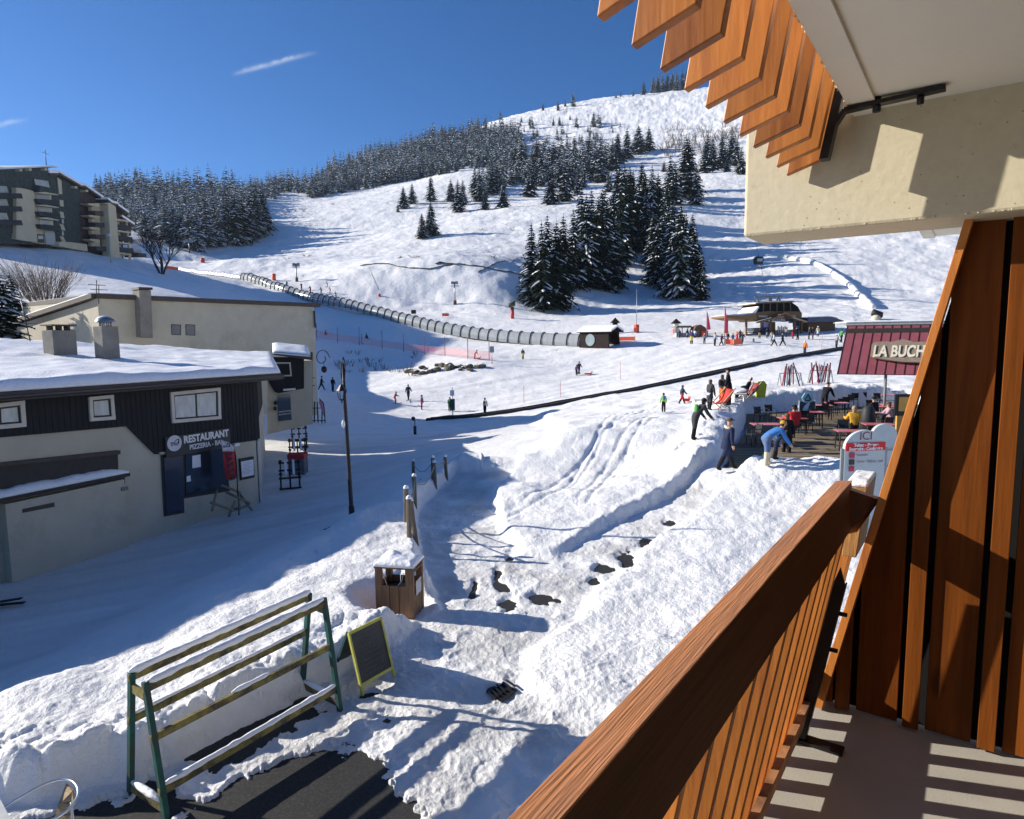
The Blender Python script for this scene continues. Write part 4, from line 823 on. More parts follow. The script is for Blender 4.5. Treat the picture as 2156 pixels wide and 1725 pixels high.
for a in (0, 5.0): MB().tube([hpnt(a, 1.55*math.cos(x), .1+2.5*abs(math.sin(x))**.8) for x in [math.pi*k/12 for k in range(13)]], .14, n=6).build('arch', HT, hut)
r_ = MB(); 
for s_ in (1, -1): r_.prism([hpnt(-.3, s_*1.9, 2.25), hpnt(5.6, s_*1.9, 2.25), hpnt(5.6, 0, 2.95), hpnt(-.3, 0, 2.95)], (0, 0, .1))
ro = r_.build('roof', HT, hut)
r_ = MB()
for s_ in (1, -1): r_.prism([hpnt(-.3, s_*1.9, 2.36), hpnt(5.6, s_*1.9, 2.36), hpnt(5.6, 0, 3.06), hpnt(-.3, 0, 3.06)], (0, 0, .28))
r_.build('roof_snow', WSNOW, ro)
w_ = MB(); q = [hpnt(.9+1.0+.8*math.cos(x), 0, 1.15+.9*math.sin(x)) for x in [2*math.pi*k/16 for k in range(16)]]
sgn_ = 1 if sh_.dot(Vector((0, 0, 0))-hp) > 0 else -1
w_.prism([v+sh_*(sgn_*(1.62 if sgn_ > 0 else 1.62)) for v in q], sh_*(sgn_*.06)); w_.build('window', APW, hut)
# ---------------------------------------------------------------- gondola station
st = empty('gondola_station', G(1640, 706), 'timber gondola station with dark glazed lift machinery hall on top', 'building')
TIM = mat('station_timber', (.22, .135, .065), .8, var=.2, vs=2, stretch=(1, 1, 8)); TIM2 = mat('station_timber_dark', (.16, .1, .055), .85, var=.25, vs=2, stretch=(1, 1, 9)); NAVY = mat('navy_panel', (.03, .035, .1), .5, var=.1); SGL = mat('station_glass', (.01, .014, .014), .5, var=.3, vs=1, spec=.08)
PS = Plane(at(1640, 706, 103), 86)
def sz(x, y): return ((2070+x*.13915)*.7525, (780+y*.13915)*.7525)
def sslab(pix, o0, o1, m, nm, par=st): b = MB(); PS.slab(b, [sz(*q) for q in pix], o0, o1); return b.build(nm, m, par)
sslab([(290, 680), (560, 655), (1225, 660), (1250, 700), (1240, 850), (1180, 840), (850, 700), (560, 800), (330, 860), (250, 820)], -6, 0, TIM, 'upper_wall')
sslab([(-80, 830), (-330, 790), (-330, 745), (0, 740), (265, 700), (300, 830)], -5, 1.0, TIM, 'canopy')
sslab([(-330, 745), (-330, 735), (0, 700), (200, 690), (330, 560), (345, 575), (270, 705), (0, 742)], -5, .8, WSNOW, 'canopy_snow')
hall = sslab([(285, 680), (340, 580), (390, 505), (1050, 470), (1180, 560), (1240, 670)], -6, -.2, SGL, 'machine_hall')
for x, xb in ((490, 475), (620, 612), (755, 750), (890, 890), (1020, 1025)): sslab([(x-9, 490), (x+9, 488), (xb+10, 668), (xb-10, 668)], -.18, -.05, TIM2, 'mullion', hall)
sslab([(300, 520), (290, 500), (390, 478), (1050, 455), (1075, 478), (400, 505)], -6.5, .5, TIM2, 'hall_roof')
sslab([(300, 500), (300, 485), (640, 450), (1040, 440), (1060, 458), (390, 480)], -6.5, .4, WSNOW, 'hall_snow')
for q in ([(640, 770), (820, 672), (985, 770), (960, 790), (820, 712), (660, 790)],): sslab(q, .1, 1.6, TIM, 'gable_board')
sslab([(320, 870), (640, 780), (660, 800), (330, 895)], .1, 1.4, TIM, 'barge_board'); sslab([(960, 765), (1260, 860), (1270, 890), (960, 795)], .1, 1.4, mat('pale_beam', (.42, .3, .2), .8), 'barge_board')
for q in ([(365, 735), (545, 740), (545, 790), (370, 770)], [(990, 738), (1110, 735), (1110, 778), (990, 768)], [(785, 755), (880, 755), (880, 785), (785, 782)]): sslab(q, .05, .15, mat('faded_sign', (.5, .45, .4), .7), 'sign_board')
sslab([(595, 795), (905, 800), (905, 870), (595, 860)], .3, .5, NAVY, 'banner'); sslab([(905, 800), (1040, 800), (1040, 850), (905, 860)], .3, .45, NAVY, 'banner')
a = PS.at(*sz(750, 833))+PS.n*.52; text_mesh('ACCUEIL', .55, LET, a, (PS.r, Zv), .01, parent=st)
sslab([(440, 860), (560, 820), (560, 985), (440, 985)], .1, .4, NAVY, 'panel'); sslab([(1055, 810), (1165, 850), (1170, 1000), (1055, 960)], .1, .4, NAVY, 'panel'); sslab([(450, 880), (550, 870), (550, 975), (455, 980)], .42, .46, mat('lilac_poster', (.3, .3, .5), .6), 'poster'); sslab([(1060, 950), (1165, 960), (1150, 1010), (1080, 990)], .42, .46, mat('lilac_poster', (.3, .3, .5)), 'poster')
for x in (570, 1045, 1185, 85, -300): sslab([(x-14, 820), (x+14, 820), (x+14, 1150), (x-14, 1150)], .6, 1.0, TIM2, 'post')
sslab([(640, 860), (745, 870), (745, 1120), (640, 1120)], -4, -.5, TIM2, 'inner_wall'); sslab([(430, 985), (560, 985), (560, 1130), (430, 1130)], -3, .0, NAVY, 'desk')
sslab([(110, 1110), (1200, 1110), (1200, 1155), (110, 1155)], -2, .5, mat('base_wall', (.14, .15, .16), .8), 'plinth')
sslab([(225, 990), (345, 985), (350, 1060), (225, 1065)], -2, -1.2, WSNOW, 'snow_bank')
for k in range(6): sslab([(820+k*35, 950+20*(k % 2)), (835+k*35, 950+20*(k % 2)), (835+k*35, 1110), (820+k*35, 1110)], -1, -.8, mat('turnstile_steel', (.45, .47, .5), .4, .5), 'turnstile')
sslab([(1290, 860), (1330, 790), (1780, 770), (1960, 830), (2020, 850), (2010, 870), (1300, 880)], -5, 1.0, mat('slate_roof', (.1, .11, .15), .6, var=.2), 'side_roof')
sslab([(1290, 790), (1290, 775), (1740, 755), (1900, 775), (1960, 800), (1750, 772), (1330, 795)], -5, .5, WSNOW, 'side_snow')
sslab([(1405, 880), (1945, 870), (1945, 1125), (1405, 1140)], -5, -.4, TIM2, 'side_wall')
gt = MB()
for a_, b_ in (((350, 365), (905, 350)), ((400, 365), (440, 470)), ((850, 355), (800, 440)), ((575, 330), (580, 365)), ((725, 330), (730, 358)), ((350, 430), (360, 480)), ((865, 400), (860, 440)), ((665, 365), (665, 440))):
    gt.bar(PS.at(*sz(*a_))-PS.n*1, PS.at(*sz(*b_))-PS.n*1, .22, .22)
gt.box(PS.at(*sz(665, 415))-PS.n*1, (.5, .5, .9)); gt.build('gantry', mat('gantry_steel', (.16, .17, .18), .5, .4), st)
cabin = empty('gondola_cabin', at(1597, 552, 205), 'small dark gondola cabin hanging above the slope', 'gondola')
p = at(1597, 549, 205); c_ = MB(); sc_ = 205/1367
c_.add([p+Vector((x*sc_*8, y*1.1, z*sc_*7.5)) for z, k_ in ((-1, .8), (-.3, 1), (.4, 1), (1, .85)) for x, y in ((-k_, -k_), (k_, -k_), (k_, k_), (-k_, k_))], [(3, 2, 1, 0), (12, 13, 14, 15)]+[(i*4+j, i*4+(j+1) % 4, (i+1)*4+(j+1) % 4, (i+1)*4+j) for i in range(3) for j in range(4)]); c_.build('cabin_shell', BLK, cabin)
c_ = MB(); c_.box(p+Vector((0, -1.15, sc_*.6)), (sc_*11, .05, sc_*6)); c_.build('window', APW, cabin)
c_ = MB(); c_.tube([p+Vector((0, 0, sc_*7)), p+Vector((.0, 0, sc_*15))], .08, n=5); c_.build('hanger', BLK, cabin)
cb = empty('lift_cable', at(1597, 535, 205), 'thin haul cable rising over the slope from the gondola station', 'cable')
MB().tube([PS.at(*sz(665, 360))-PS.n*2, at(1597, 534, 205), at(1540, 330, 420)], .035, n=4).build('cable', BLK, cb)
# ---------------------------------------------------------------- snack hut with maroon roof and carved name board
bu = empty('snack_hut', Vector((20, 34, .9)), 'snack hut with a steep maroon metal roof beside the terrace', 'building')
MAR = mat('maroon_metal', (.3, .085, .1), .45, .05, var=.1, vs=2, spec=.5, dark=(.25, .07, .08), dthr=.6)
e1_ = at(1762, 787, 34.0); e2_ = at(2010, 801, 31.8); e2_.z = e1_.z; f1_ = at(1784, 684, 36.2); f2_ = f1_+(e2_-e1_)*1.0
e2_ = e1_+(e2_-e1_)*1.7; f2_ = f1_+(e2_-e1_)*1.0; ru = (e2_-e1_).normalized(); su = (f1_-e1_); nr = ru.cross(su).normalized(); nr = nr if nr.z > 0 else -nr
m = MB(); m.prism([e1_, e2_, f2_, f1_], nr*-.06); rfb = m.build('roof', MAR, bu)
m = MB(); ln_ = (e2_-e1_).length; k = 0.0
while k < ln_:
    a = e1_+ru*k; m.prism([a, a+ru*.05, a+ru*.05+su, a+su], nr*.014); k += .43
m.build('seam', mat('maroon_shadow', (.05, .012, .018), .5), rfb)
m = MB(); m.prism([f1_+nr*.02, f2_+nr*.02, f2_+nr*.14, f1_+nr*.14], Vector((0, 1.2, 0))); m.prism([f1_-ru*.05-su*.03, f2_-su*.03, f2_+Zv*.1, f1_-ru*.05+Zv*.1], nr*.06); m.build('ridge_flashing', mat('zinc', (.36, .38, .36), .5, .3), rfb)
sheet_mesh([f1_+Zv*.12, f2_+Zv*.12, f2_+Vector((0, 1.6, .12)), f1_+Vector((0, 1.6, .12))], WSNOW, 'ridge_snow', rfb, thick=.07, nu=50, nv=10, amp=.03)
dn = Vector((su.x, su.y, 0)).normalized(); c1 = e1_+dn*.5
m = MB(); wl = e1_+ru*5.6+dn*.4; m.prism([Vector((wl.x, wl.y, .8)), Vector((wl.x, wl.y, .8))+ru*3, Vector((wl.x, wl.y, .8))+ru*3+Zv*2.5, Vector((wl.x, wl.y, .8))+Zv*2.5], dn*2); m.build('wall', mat('hut_wall', (.06, .05, .045), .8), bu)
m = MB(); b_ = e1_+dn*2.2; b_.z = 3.3; m.prism([b_, b_+ru*ln_, b_+ru*ln_+Zv*2.4, b_+Zv*2.4], dn*.1); m.build('gable', mat('hut_wall', (.06, .05, .045)), bu)
po = at(1865, 790, 33.2); m = MB(); m.tube([Vector((po.x, po.y, .9)), Vector((po.x, po.y, 3.3))], .07, n=8); m.build('post', mat('grey_post', (.2, .2, .2), .6), bu)
bd = MB(); pts = [(1832,754),(1835,727),(1842,722),(1860,721),(1880,722),(1900,716),(1925,722),(1960,722),(1990,726),(1990,765),(1960,766),(1900,764),(1870,760)]
def onroof(px, py, off):
    v = Vector(ray(px, py)); c = Vector((0, 0, CAMZ)); return c+v*((e1_+nr*off-c).dot(nr)/v.dot(nr))
bd.prism([onroof(x, y, .12) for x, y in pts], nr*.07); bo = bd.build('name_board', mat('driftwood', (.27, .2, .15), .8, var=.3, vs=4, stretch=(1, 4, 6), bump=.01, bs=9), bu)
x0 = onroof(1838, 741, .22); hh = (onroof(1850, 729, .22)-onroof(1850, 755, .22)).length
lt = text_mesh('LA BUCHE', hh*1.25, mat('pale_wood_letters', (.72, .66, .5), .7, var=.1), x0, (ru, su.normalized()), .02, align='LEFT', bold=.03, parent=bo, wscale=.5)
# ---------------------------------------------------------------- spruces
TRUNK = mat('spruce_trunk', (.06, .045, .035), .95, var=.3, vs=3)
def needle(name, c1, c2):
    m = mat(name, c1, .9, var=.45, vs=1.1, spec=.1, rnd=.25, dark=c2, dthr=.52); return m
NEED = needle('spruce_needles', (.016, .028, .016), (.008, .014, .009)); NEEDG = needle('frosted_needles', (.075, .09, .085), (.035, .047, .043))
BSNOW = mat('branch_snow', (.78, .8, .83), .7, var=.05)
def crown_arrays(seed, whorls, per, snowf, segs=3, slim=.2, dens=1.0, spray=True):
    """unit-height spruce: drooping ragged branch fans in whorls; returns verts, faces, material ids (0 needles, 1 snow)"""
    r = random.Random(seed); vs = []; fs = []; ms = []
    for w_ in range(whorls):
        t = (w_+.5*r.random())/whorls; z = .05+.93*t; ln = slim*(1-t)**.82*(.85+.3*r.random())+.008
        if t < .06: ln *= .8
        n = max(4, int(per*(.45+.55*(1-t))))
        a0 = r.random()*6.28
        for k in range(n):
            if r.random() > dens: continue
            a = a0+6.283*k/n+r.uniform(-.25, .25); L = ln*r.uniform(.62, 1.18); dx, dy = math.cos(a), math.sin(a); px, py = -dy, dx
            up = r.uniform(-.12, .2)*L; dr = r.uniform(.25, .55)*L; wd = L*r.uniform(.34, .5)+.006
            ctr = [(L*u*dx, L*u*dy, z+up*u-dr*u*u) for u in [i/segs for i in range(segs+1)]]
            wv = [.35, 1., .75, .12][:segs+1] if segs == 3 else [.5, 1., .1]
            b = len(vs)
            for i, (x, y, q) in enumerate(ctr):
                w1 = wd*wv[i]*.5; s1 = r.uniform(-.01, .01)*.6; dp = wd*.35*wv[i]
                vs.append((x+px*w1, y+py*w1, q-dp*.5+s1)); vs.append((x, y, q+.004)); vs.append((x-px*w1, y-py*w1, q-dp*.5-s1))
            for i in range(segs):
                p = b+3*i; fs.append((p, p+1, p+4, p+3)); ms.append(0); fs.append((p+1, p+2, p+5, p+4)); ms.append(0)
            if spray:
                for i in range(1, segs+1):       # side twigs, ragged outline
                    x, y, q = ctr[i]
                    for sg in (-1, 1):
                        if r.random() < .75:
                            l2 = wd*r.uniform(.4, .8); c = len(vs); e = r.uniform(.2, .6)*l2
                            vs += [(x-dx*.01, y-dy*.01, q), (x+dx*.014, y+dy*.014, q), (x+px*sg*l2+dx*e, y+py*sg*l2+dy*e, q-l2*r.uniform(.3, .7))]; fs.append((c, c+1, c+2)); ms.append(0)
            if r.random() < snowf:
                i0 = r.choice((0, 1, 1)) if segs == 3 else 0; c = len(vs); o = .006
                f = r.uniform(.5, .85)
                for i in (i0, i0+1, min(i0+2, segs)):
                    x, y, q = ctr[i]; w1 = wd*wv[i]*.5*f
                    vs.append((x+px*w1, y+py*w1, q+o-wd*.12)); vs.append((x, y, q+o*2)); vs.append((x-px*w1, y-py*w1, q+o-wd*.12))
                for i in range(2):
                    p = c+3*i; fs.append((p, p+1, p+4, p+3)); ms.append(1); fs.append((p+1, p+2, p+5, p+4)); ms.append(1)
    # leader
    c = len(vs); vs += [(.006, 0, .93), (-.004, .006, .93), (-.004, -.006, .93), (0, 0, 1.02)]; fs += [(c, c+1, c+3), (c+1, c+2, c+3), (c+2, c, c+3)]; ms += [0]*3
    return vs, fs, ms
def mesh_of(name, arr, mats):
    me = bpy.data.meshes.new(name); me.from_pydata(arr[0], [], arr[1]); me.polygons.foreach_set('material_index', arr[2])
    for m in mats: me.materials.append(m)
    me.update(); return me
trunk_me = MB().tube([(0, 0, -.03), (0, 0, .3), (.003, 0, .65), (0, 0, .95)], [.016, .012, .007, .002], TRUNK, n=6); _t = trunk_me.build('trunk'); TRM = _t.data; bpy.data.objects.remove(_t)
CROWN = {'n': [mesh_of('crown', crown_arrays(10+i, 26+2*i, 14, .2+.12*(i % 3), slim=.19+.025*(i % 4), dens=.8+.04*i), [NEED, BSNOW]) for i in range(6)],
         'm': [mesh_of('crown', crown_arrays(30+i, 24, 13, .42, slim=.21+.03*(i % 3)), [NEED, BSNOW]) for i in range(5)],
         'g': [mesh_of('crown', crown_arrays(50+i, 20, 10, .6, slim=.18+.02*(i % 3)), [NEEDG, BSNOW]) for i in range(4)]}
KN = {'n': 'tall dark snow flecked spruce', 'm': 'snow dusted spruce', 'g': 'frosted grey spruce'}
_rt = random.Random(77); TREES = []
def spruce(px, py, hpx, kind, group, where, d=None, wide=1.0):
    p = G(px, py) if d is None else at(px, py, d)
    if d is not None: p.z = Zg(p.x, p.y)
    h = hpx*p.y/FPX*1.0
    o = bpy.data.objects.new('spruce_tree', None); C.objects.link(o); o.location = p; o.rotation_euler = (0, 0, _rt.random()*6.28); wide *= _rt.uniform(.84, 1.1) if kind == 'n' else _rt.uniform(1.05, 1.35); h *= _rt.uniform(.95, 1.1) if kind == 'n' else _rt.uniform(1.05, 1.2); o.scale = (h*wide, h*wide, h); o.rotation_euler[0] = _rt.uniform(-.03, .03)
    tag(o, KN[kind]+' '+where, 'spruce tree', group)
    t = bpy.data.objects.new('trunk', TRM); C.objects.link(t); t.parent = o
    c = bpy.data.objects.new('crown', _rt.choice(CROWN[kind])); C.objects.link(c); c.parent = o
    TREES.append((p, h)); return o
G1 = 'spruces of the big clump above the piste'
W1 = 'standing in the big clump above the gondola station'
for q in [(1145,657,190),(1122,640,150),(1168,648,165),(1150,600,140),(1188,612,150),(1210,608,170),(1232,606,185),(1255,608,170),(1278,606,160),(1246,590,178),(1222,580,165),(1268,575,170),(1300,610,70),(1290,580,130),(1310,560,190),(1290,545,150),(1325,530,160),(1345,520,130),(1315,500,150),(1275,540,150),(1330,470,110),(1300,470,120),(1350,445,95),(1372,440,90),(1325,430,80),(1355,480,110),(1385,470,100)]:
    spruce(*q, 'n', G1, W1)
for q in [(1375,560,110),(1395,585,140),(1380,600,120),(1410,610,170),(1432,628,175),(1415,625,130),(1445,612,160),(1458,620,140),(1400,550,120),(1372,520,130),(1395,510,110),(1430,560,120),(1455,570,110),(1475,631,90),(1470,600,90),(1360,530,120),(1420,530,110),(1440,540,90),(1405,490,90)]:
    spruce(*q, 'n', 'spruces of the second clump by the lift line', 'standing in the right hand clump beside the lift line')
spruce(1478,633,72,'n','spruces of the second clump by the lift line','standing in the right hand clump beside the lift line')
for q in [(890,503,54),(908,498,68)]: spruce(*q, 'n', 'pair of spruces alone on the piste', 'one of the lone pair on the open slope', wide=1.35)
G3 = 'spruces spread along the shoulder of the slope'
for q in [(850,440,42),(868,430,40),(908,425,50),(965,447,60),(975,432,46),(950,425,40),(1022,442,42),(1059,438,48),(1010,425,60),(1000,410,50),(1035,410,58),(1045,400,55),(838,447,14),(1115,415,58),(1120,400,50),(1160,432,62),(1190,425,70),(1217,410,40),(1200,400,50),(1180,395,52),(1282,405,40),(1228,395,36),(1265,385,60),(1250,380,58),(1100,370,60),(1140,385,62),(1130,365,60),(1165,370,60),(1085,362,50),(1240,350,60),(1210,352,58),(1290,360,50),(1320,335,58),(1345,325,52),(1366,318,46),(1300,345,52)]:
    spruce(*q, 'm', G3, 'on the shoulder of the open slope')
for q in [(1420,432,85),(1410,420,80),(1445,420,110),(1465,432,70),(1452,405,95),(1398,362,20),(1485,365,60),(1500,360,62),(1520,355,64),(1540,345,60),(1560,368,45),(1550,350,48),(1490,350,52),(1530,362,30)]:
    spruce(*q, 'm', 'spruces beside the concrete beam', 'high on the slope just left of the balcony beam')
for q in [(1053,248,14),(1143,230,12),(1175,230,18),(1190,222,12),(1207,222,24),(1200,250,10),(1250,265,25),(1115,262,14),(1297,204,9),(1307,201,9),(1333,200,10),(1355,197,22),(1098,255,10),(1165,262,14),(1178,262,14),(1375,193,26),(1385,192,30),(1395,190,28),(1405,190,32),(1415,188,30),(1425,188,32),(1436,186,34),(1445,184,30),(872,294,18),(930,290,24),(937,285,20)]:
    p = G(q[0], q[1]+3); spruce(q[0], q[1]+3, q[2]*1.15, 'g', 'spruces along the mountain crest', 'standing on or near the mountain skyline')
for q in [(205,400,34),(215,440,66),(228,440,64),(240,445,60),(252,450,55),(265,440,50)]: pass
# front row of the left wood as single trees
GW = 'front row of the wood on the left'
for q in [(400,525,80),(418,530,90),(436,522,96),(452,512,100),(462,520,84),(480,514,96),(498,518,92),(512,514,96),(528,506,88),(540,498,92),(552,488,84),(384,520,84),(368,515,80),(350,512,80),(556,478,70)]:
    spruce(*q, 'g' if q[0] < 470 else 'm', GW, 'in the front row of the wood behind the bare tree')
spruce(6,690,225,'n',None,'in the lower left corner beside the bare bushes',d=44,wide=1.35)
spruce(28,675,150,'n',None,'just right of the corner spruce at the left edge',d=50,wide=1.2)
# masses nobody could count: left wood, crest wood, far bushes
def wood(name, label, polys, n, hpx, seed, snow, frost, dmin=3):
    r = np.random.RandomState(seed); V = []; F = []; MM = []; off = 0
    var = [crown_arrays(seed*10+i, 12, 8, snow, segs=2, slim=.25+.02*(i % 3), spray=False) for i in range(5)]
    var = [(np.array(a[0]), [np.array(f) for f in a[1]], a[2]) for a in var]
    xs = [q[0] for p in polys for q in p]; ys = [q[1] for p in polys for q in p]; k = 0; tries = 0
    while k < n and tries < n*40:
        tries += 1; x = r.uniform(min(xs), max(xs)); y = r.uniform(min(ys), max(ys))
        if not any(sdf(np.array([x]), np.array([y]), p)[0] < 0 for p in polys): continue
        p = G(x, y, dmin); h = r.uniform(*hpx)*p.y/FPX; v, f, m = var[r.randint(5)]; a = r.uniform(0, 6.28); c, s = math.cos(a), math.sin(a); w_ = h*r.uniform(.8, 1.2)
        q = np.stack([(v[:, 0]*c-v[:, 1]*s)*w_+p.x, (v[:, 0]*s+v[:, 1]*c)*w_+p.y, v[:, 2]*h+p.z-.3], 1); V.append(q)
        F += [tuple((g+off).tolist()) for g in f]; MM += m; off += len(v); k += 1
    me = bpy.data.meshes.new(name); me.from_pydata(np.concatenate(V).tolist(), [], F); me.polygons.foreach_set('material_index', MM); me.materials.append(frost); me.materials.append(BSNOW); me.update()
    o = bpy.data.objects.new(name, me); C.objects.link(o); return tag(o, label, kind='stuff')
wood('spruce_wood', 'dense frosted spruce wood filling the hill behind the apartments', [[(205,470),(200,425),(262,412),(330,412),(420,415),(500,425),(548,445),(565,480),(540,505),(470,520),(400,520),(340,515),(300,500),(270,480)]], 560, (50, 74), 3, .42, NEEDG)
wood('spruce_wood', 'thin line of spruces on the saddle above the left wood', [[(500,425),(520,405),(600,395),(640,392),(655,402),(640,408),(600,408),(565,425),(545,440)]], 90, (30, 46), 4, .42, NEEDG)
wood('mountain_forest', 'long dark belt of spruce forest climbing the mountain side', [[(648,420),(655,392),(700,368),(760,350),(820,330),(900,310),(980,295),(1050,285),(1090,292),(1102,320),(1090,345),(1060,350),(960,362),(820,390),(700,410)]], 950, (26, 50), 5, .4, NEEDG)
wood('mountain_forest', 'loose spruce thicket in the hollow right of the forest belt', [[(1060,350),(1100,330),(1200,335),(1290,330),(1300,350),(1250,372),(1200,390),(1150,395),(1090,385),(1010,420),(1000,395)]], 170, (34, 58), 6, .42, NEEDG)
wood('mountain_forest', 'scattered small spruces on the ribs below the mountain crest', [[(1050,270),(1110,262),(1290,260),(1380,300),(1340,325),(1200,330),(1110,300)]], 55, (12, 30), 8, .4, NEEDG)
# bare scrub: grey brown twigs
TWIG = mat('bare_twigs', (.13, .1, .08), .9, var=.3, vs=2); 
def twigs(mb, p, h, w_, n, seed, th=.02, lean=.5):
    r = random.Random(seed)
    for k in range(n):
        a = r.random()*6.28; rr = r.random()**.5*w_*.3; b = Vector((p.x+rr*math.cos(a), p.y+rr*math.sin(a), p.z-.1)); sp = r.uniform(.2, 1)*w_*lean; hh = h*r.uniform(.5, 1)
        m_ = b+Vector((math.cos(a)*sp*.4, math.sin(a)*sp*.4, hh*.55)); e = b+Vector((math.cos(a)*sp, math.sin(a)*sp, hh)); mb.tube([b, m_, e], [th, th*.7, th*.3], TWIG, n=3, cap=False)
        for j in range(3):
            u = r.uniform(.3, .9); s_ = b.lerp(e, u); a2 = a+r.uniform(-1.5, 1.5); mb.tube([s_, s_+Vector((math.cos(a2)*sp*.35, math.sin(a2)*sp*.35, hh*.25))], [th*.6, th*.2], TWIG, n=3, cap=False)
    return mb
for i, (x, y, hp_, n) in enumerate([(100,640,95,120),(70,600,80,70)]):
    p = at(x, y, 62+8*i); p.z = Zg(p.x, p.y); o = twigs(MB(), p, hp_*p.y/FPX, hp_*p.y/FPX, n, 5+i, .025, .6).build('bare_bush'); tag(o, ['large leafless bush in front of the snowy hill at the left','smaller leafless bush behind the large one by the corner spruce'][i], 'bush')
def bare_tree(px, py, hpx, seed, label):
    p = G(px, py); h = hpx*p.y/FPX; r = random.Random(seed); root = empty('bare_tree', p, label, 'tree'); tb = MB(); cb_ = MB()
    def grow(b, d, l, th, lv, mb):
        e = b+d*l; m_ = b.lerp(e, .5)+Vector((r.uniform(-1, 1), r.uniform(-1, 1), 0))*l*.06; mb.tube([b, m_, e], [th, th*.85, th*.65], None, n=5 if lv < 2 else 3, cap=False)
        if lv >= 5: return
        for k in range(3 if lv < 4 else 4):
            nd = (d+Vector((r.uniform(-1, 1), r.uniform(-1, 1), r.uniform(-.1, .7)))*.62).normalized(); grow(b.lerp(e, r.uniform(.55, 1)), nd, l*r.uniform(.6, .82), th*.58, lv+1, cb_)
    for k in range(6):
        a = k*1.05; grow(p+Vector((math.cos(a)*.25, math.sin(a)*.25, -.3)), Vector((math.cos(a)*.45, math.sin(a)*.45, 1)).normalized(), h*.36, h*.017, 1, tb if k < 9 else cb_)
    tb.build('trunk', mat('dark_bark', (.05, .04, .035), .95, var=.3, vs=2), root); cb_.build('branches', mat('dark_bark', (.05, .04, .035)), root)
bare_tree(341, 577, 110, 3, 'bare spreading tree with several stems right of the apartments')
sb_ = MB(); r_ = random.Random(9)
for k in range(150):
    x = r_.uniform(1395, 1560); y = r_.uniform(268, 330); 
    if y < 300-(x-1380)*.15 and r_.random() < .6: continue
    p = G(x, y); twigs(sb_, p, r_.uniform(5, 10), 9, 5, k, .2, .5)
tag(sb_.build('mountain_scrub'), 'leafless scrub on the ribs of the upper mountain', kind='stuff')
for i, (x, y, s_) in enumerate([(835,545,7),(871,543,7),(877,432,9),(640,447,13),(603,545,5),(700,432,6),(1035,543,7),(1013,485,6),(1080,486,7),(601,452,9),(645,540,5)]):
    o = twigs(MB(), G(x, y), s_*G(x, y).y/FPX, 2.2, 9, 40+i, .06, .8).build('slope_shrub'); tag(o, 'small leafless shrub poking out of the open slope', 'shrub', 'shrubs poking out of the open slope')
for i in range(26):
    r_.seed(i); x = r_.uniform(690, 880); y = 745+r_.uniform(-8, 38)+(x-690)*.06
    o = twigs(MB(), G(x, y), r_.uniform(.5, 1.3), .9, 6, 80+i, .035, .6).build('frosted_shrub'); tag(o, 'small shrub in the shaded bank above the sledging children', 'shrub', 'shrubs in the shaded bank')
# ---------------------------------------------------------------- things on the near ground
GRN = mat('green_paint', (.012, .075, .062), .65, var=.3, vs=8, dark=(.04, .045, .04), dthr=.54); YEL = mat('yellow_rail', (.22, .185, .06), .75, var=.3, vs=9, dark=(.06, .05, .035), dthr=.5, bump=.003, bs=30)
def mix(a, b, t): return a+(b-a)*t
rk = empty('ski_rack', atz(470, 1600, 0), 'large green and yellow ski rack with snow lying on its rails', 'ski rack')
Bl, Br, Al, Ar = atz(350, 1722, .0), atz(716, 1497, .02), atz(275, 1672, .0), atz(636, 1455, .02)
tBl, tAl = at(306, 1440, mix(Bl, Al, .28).y), at(277, 1420, mix(Bl, Al, .72).y); tBr, tAr = at(682, 1262, mix(Br, Ar, .28).y), at(651, 1252, mix(Br, Ar, .72).y)
for a, b in ((Bl, tBl), (Br, tBr), (Al, tAl), (Ar, tAr)): MB().bar(a-(b-a)*.01, b+(b-a)*.015, .075, .06, GRN, up=(Br-Bl)).build('leg', GRN, rk, bevel=.005)
snr = random.Random(5)
def rail(a0, a1, b0, b1, f0, f1, snow=(0, 1), th=.04, nm='rail'):
    p, q = mix(a0, a1, f0), mix(b0, b1, f1); o = MB().bar(p-(q-p)*.015, q+(q-p)*.015, .05, .085).build(nm, YEL, rk, bevel=.004)
    if snow:
        n = int(28*(snow[1]-snow[0])); m = MB(); pts = []; rs = []
        for i in range(n+1):
            u = snow[0]+(snow[1]-snow[0])*i/n; pts.append(mix(p, q, u)+Vector((snr.uniform(-.006, .006), snr.uniform(-.006, .006), .045+th*.55))); rs.append(th*(snr.uniform(.72, 1.12)) if 0 < i < n else th*.35)
        m.tube(pts, rs, n=9).build('snow_strip', WSNOW, o)
rail(tBl, Bl, tBr, Br, .035, .035, (0, 1), .046); rail(tAl, Al, tAr, Ar, .02, .02, (-.01, 1.01), .05)
rail(tBl, Bl, tBr, Br, .40, .42, (.38, .6), .03); rail(tAl, Al, tAr, Ar, .37, .38, (.0, 1), .024); rail(tBl, Bl, tBr, Br, .80, .80, (0, 1), .036)
for t0, b0, t1, b1 in ((tAl, Al, tBl, Bl), (tAr, Ar, tBr, Br)):
    for f in (.1, .93):
        o = MB().bar(mix(t0, b0, f), mix(t1, b1, f), .04, .1).build('tie_board', YEL, rk)
        if f > .5: m = MB(); m.tube([mix(mix(t0, b0, f), mix(t1, b1, f), u)+Vector((0, 0, .07)) for u in (0, .3, .6, .95)], [.02, .04, .045, .02], n=7); m.build('snow_strip', WSNOW, o)
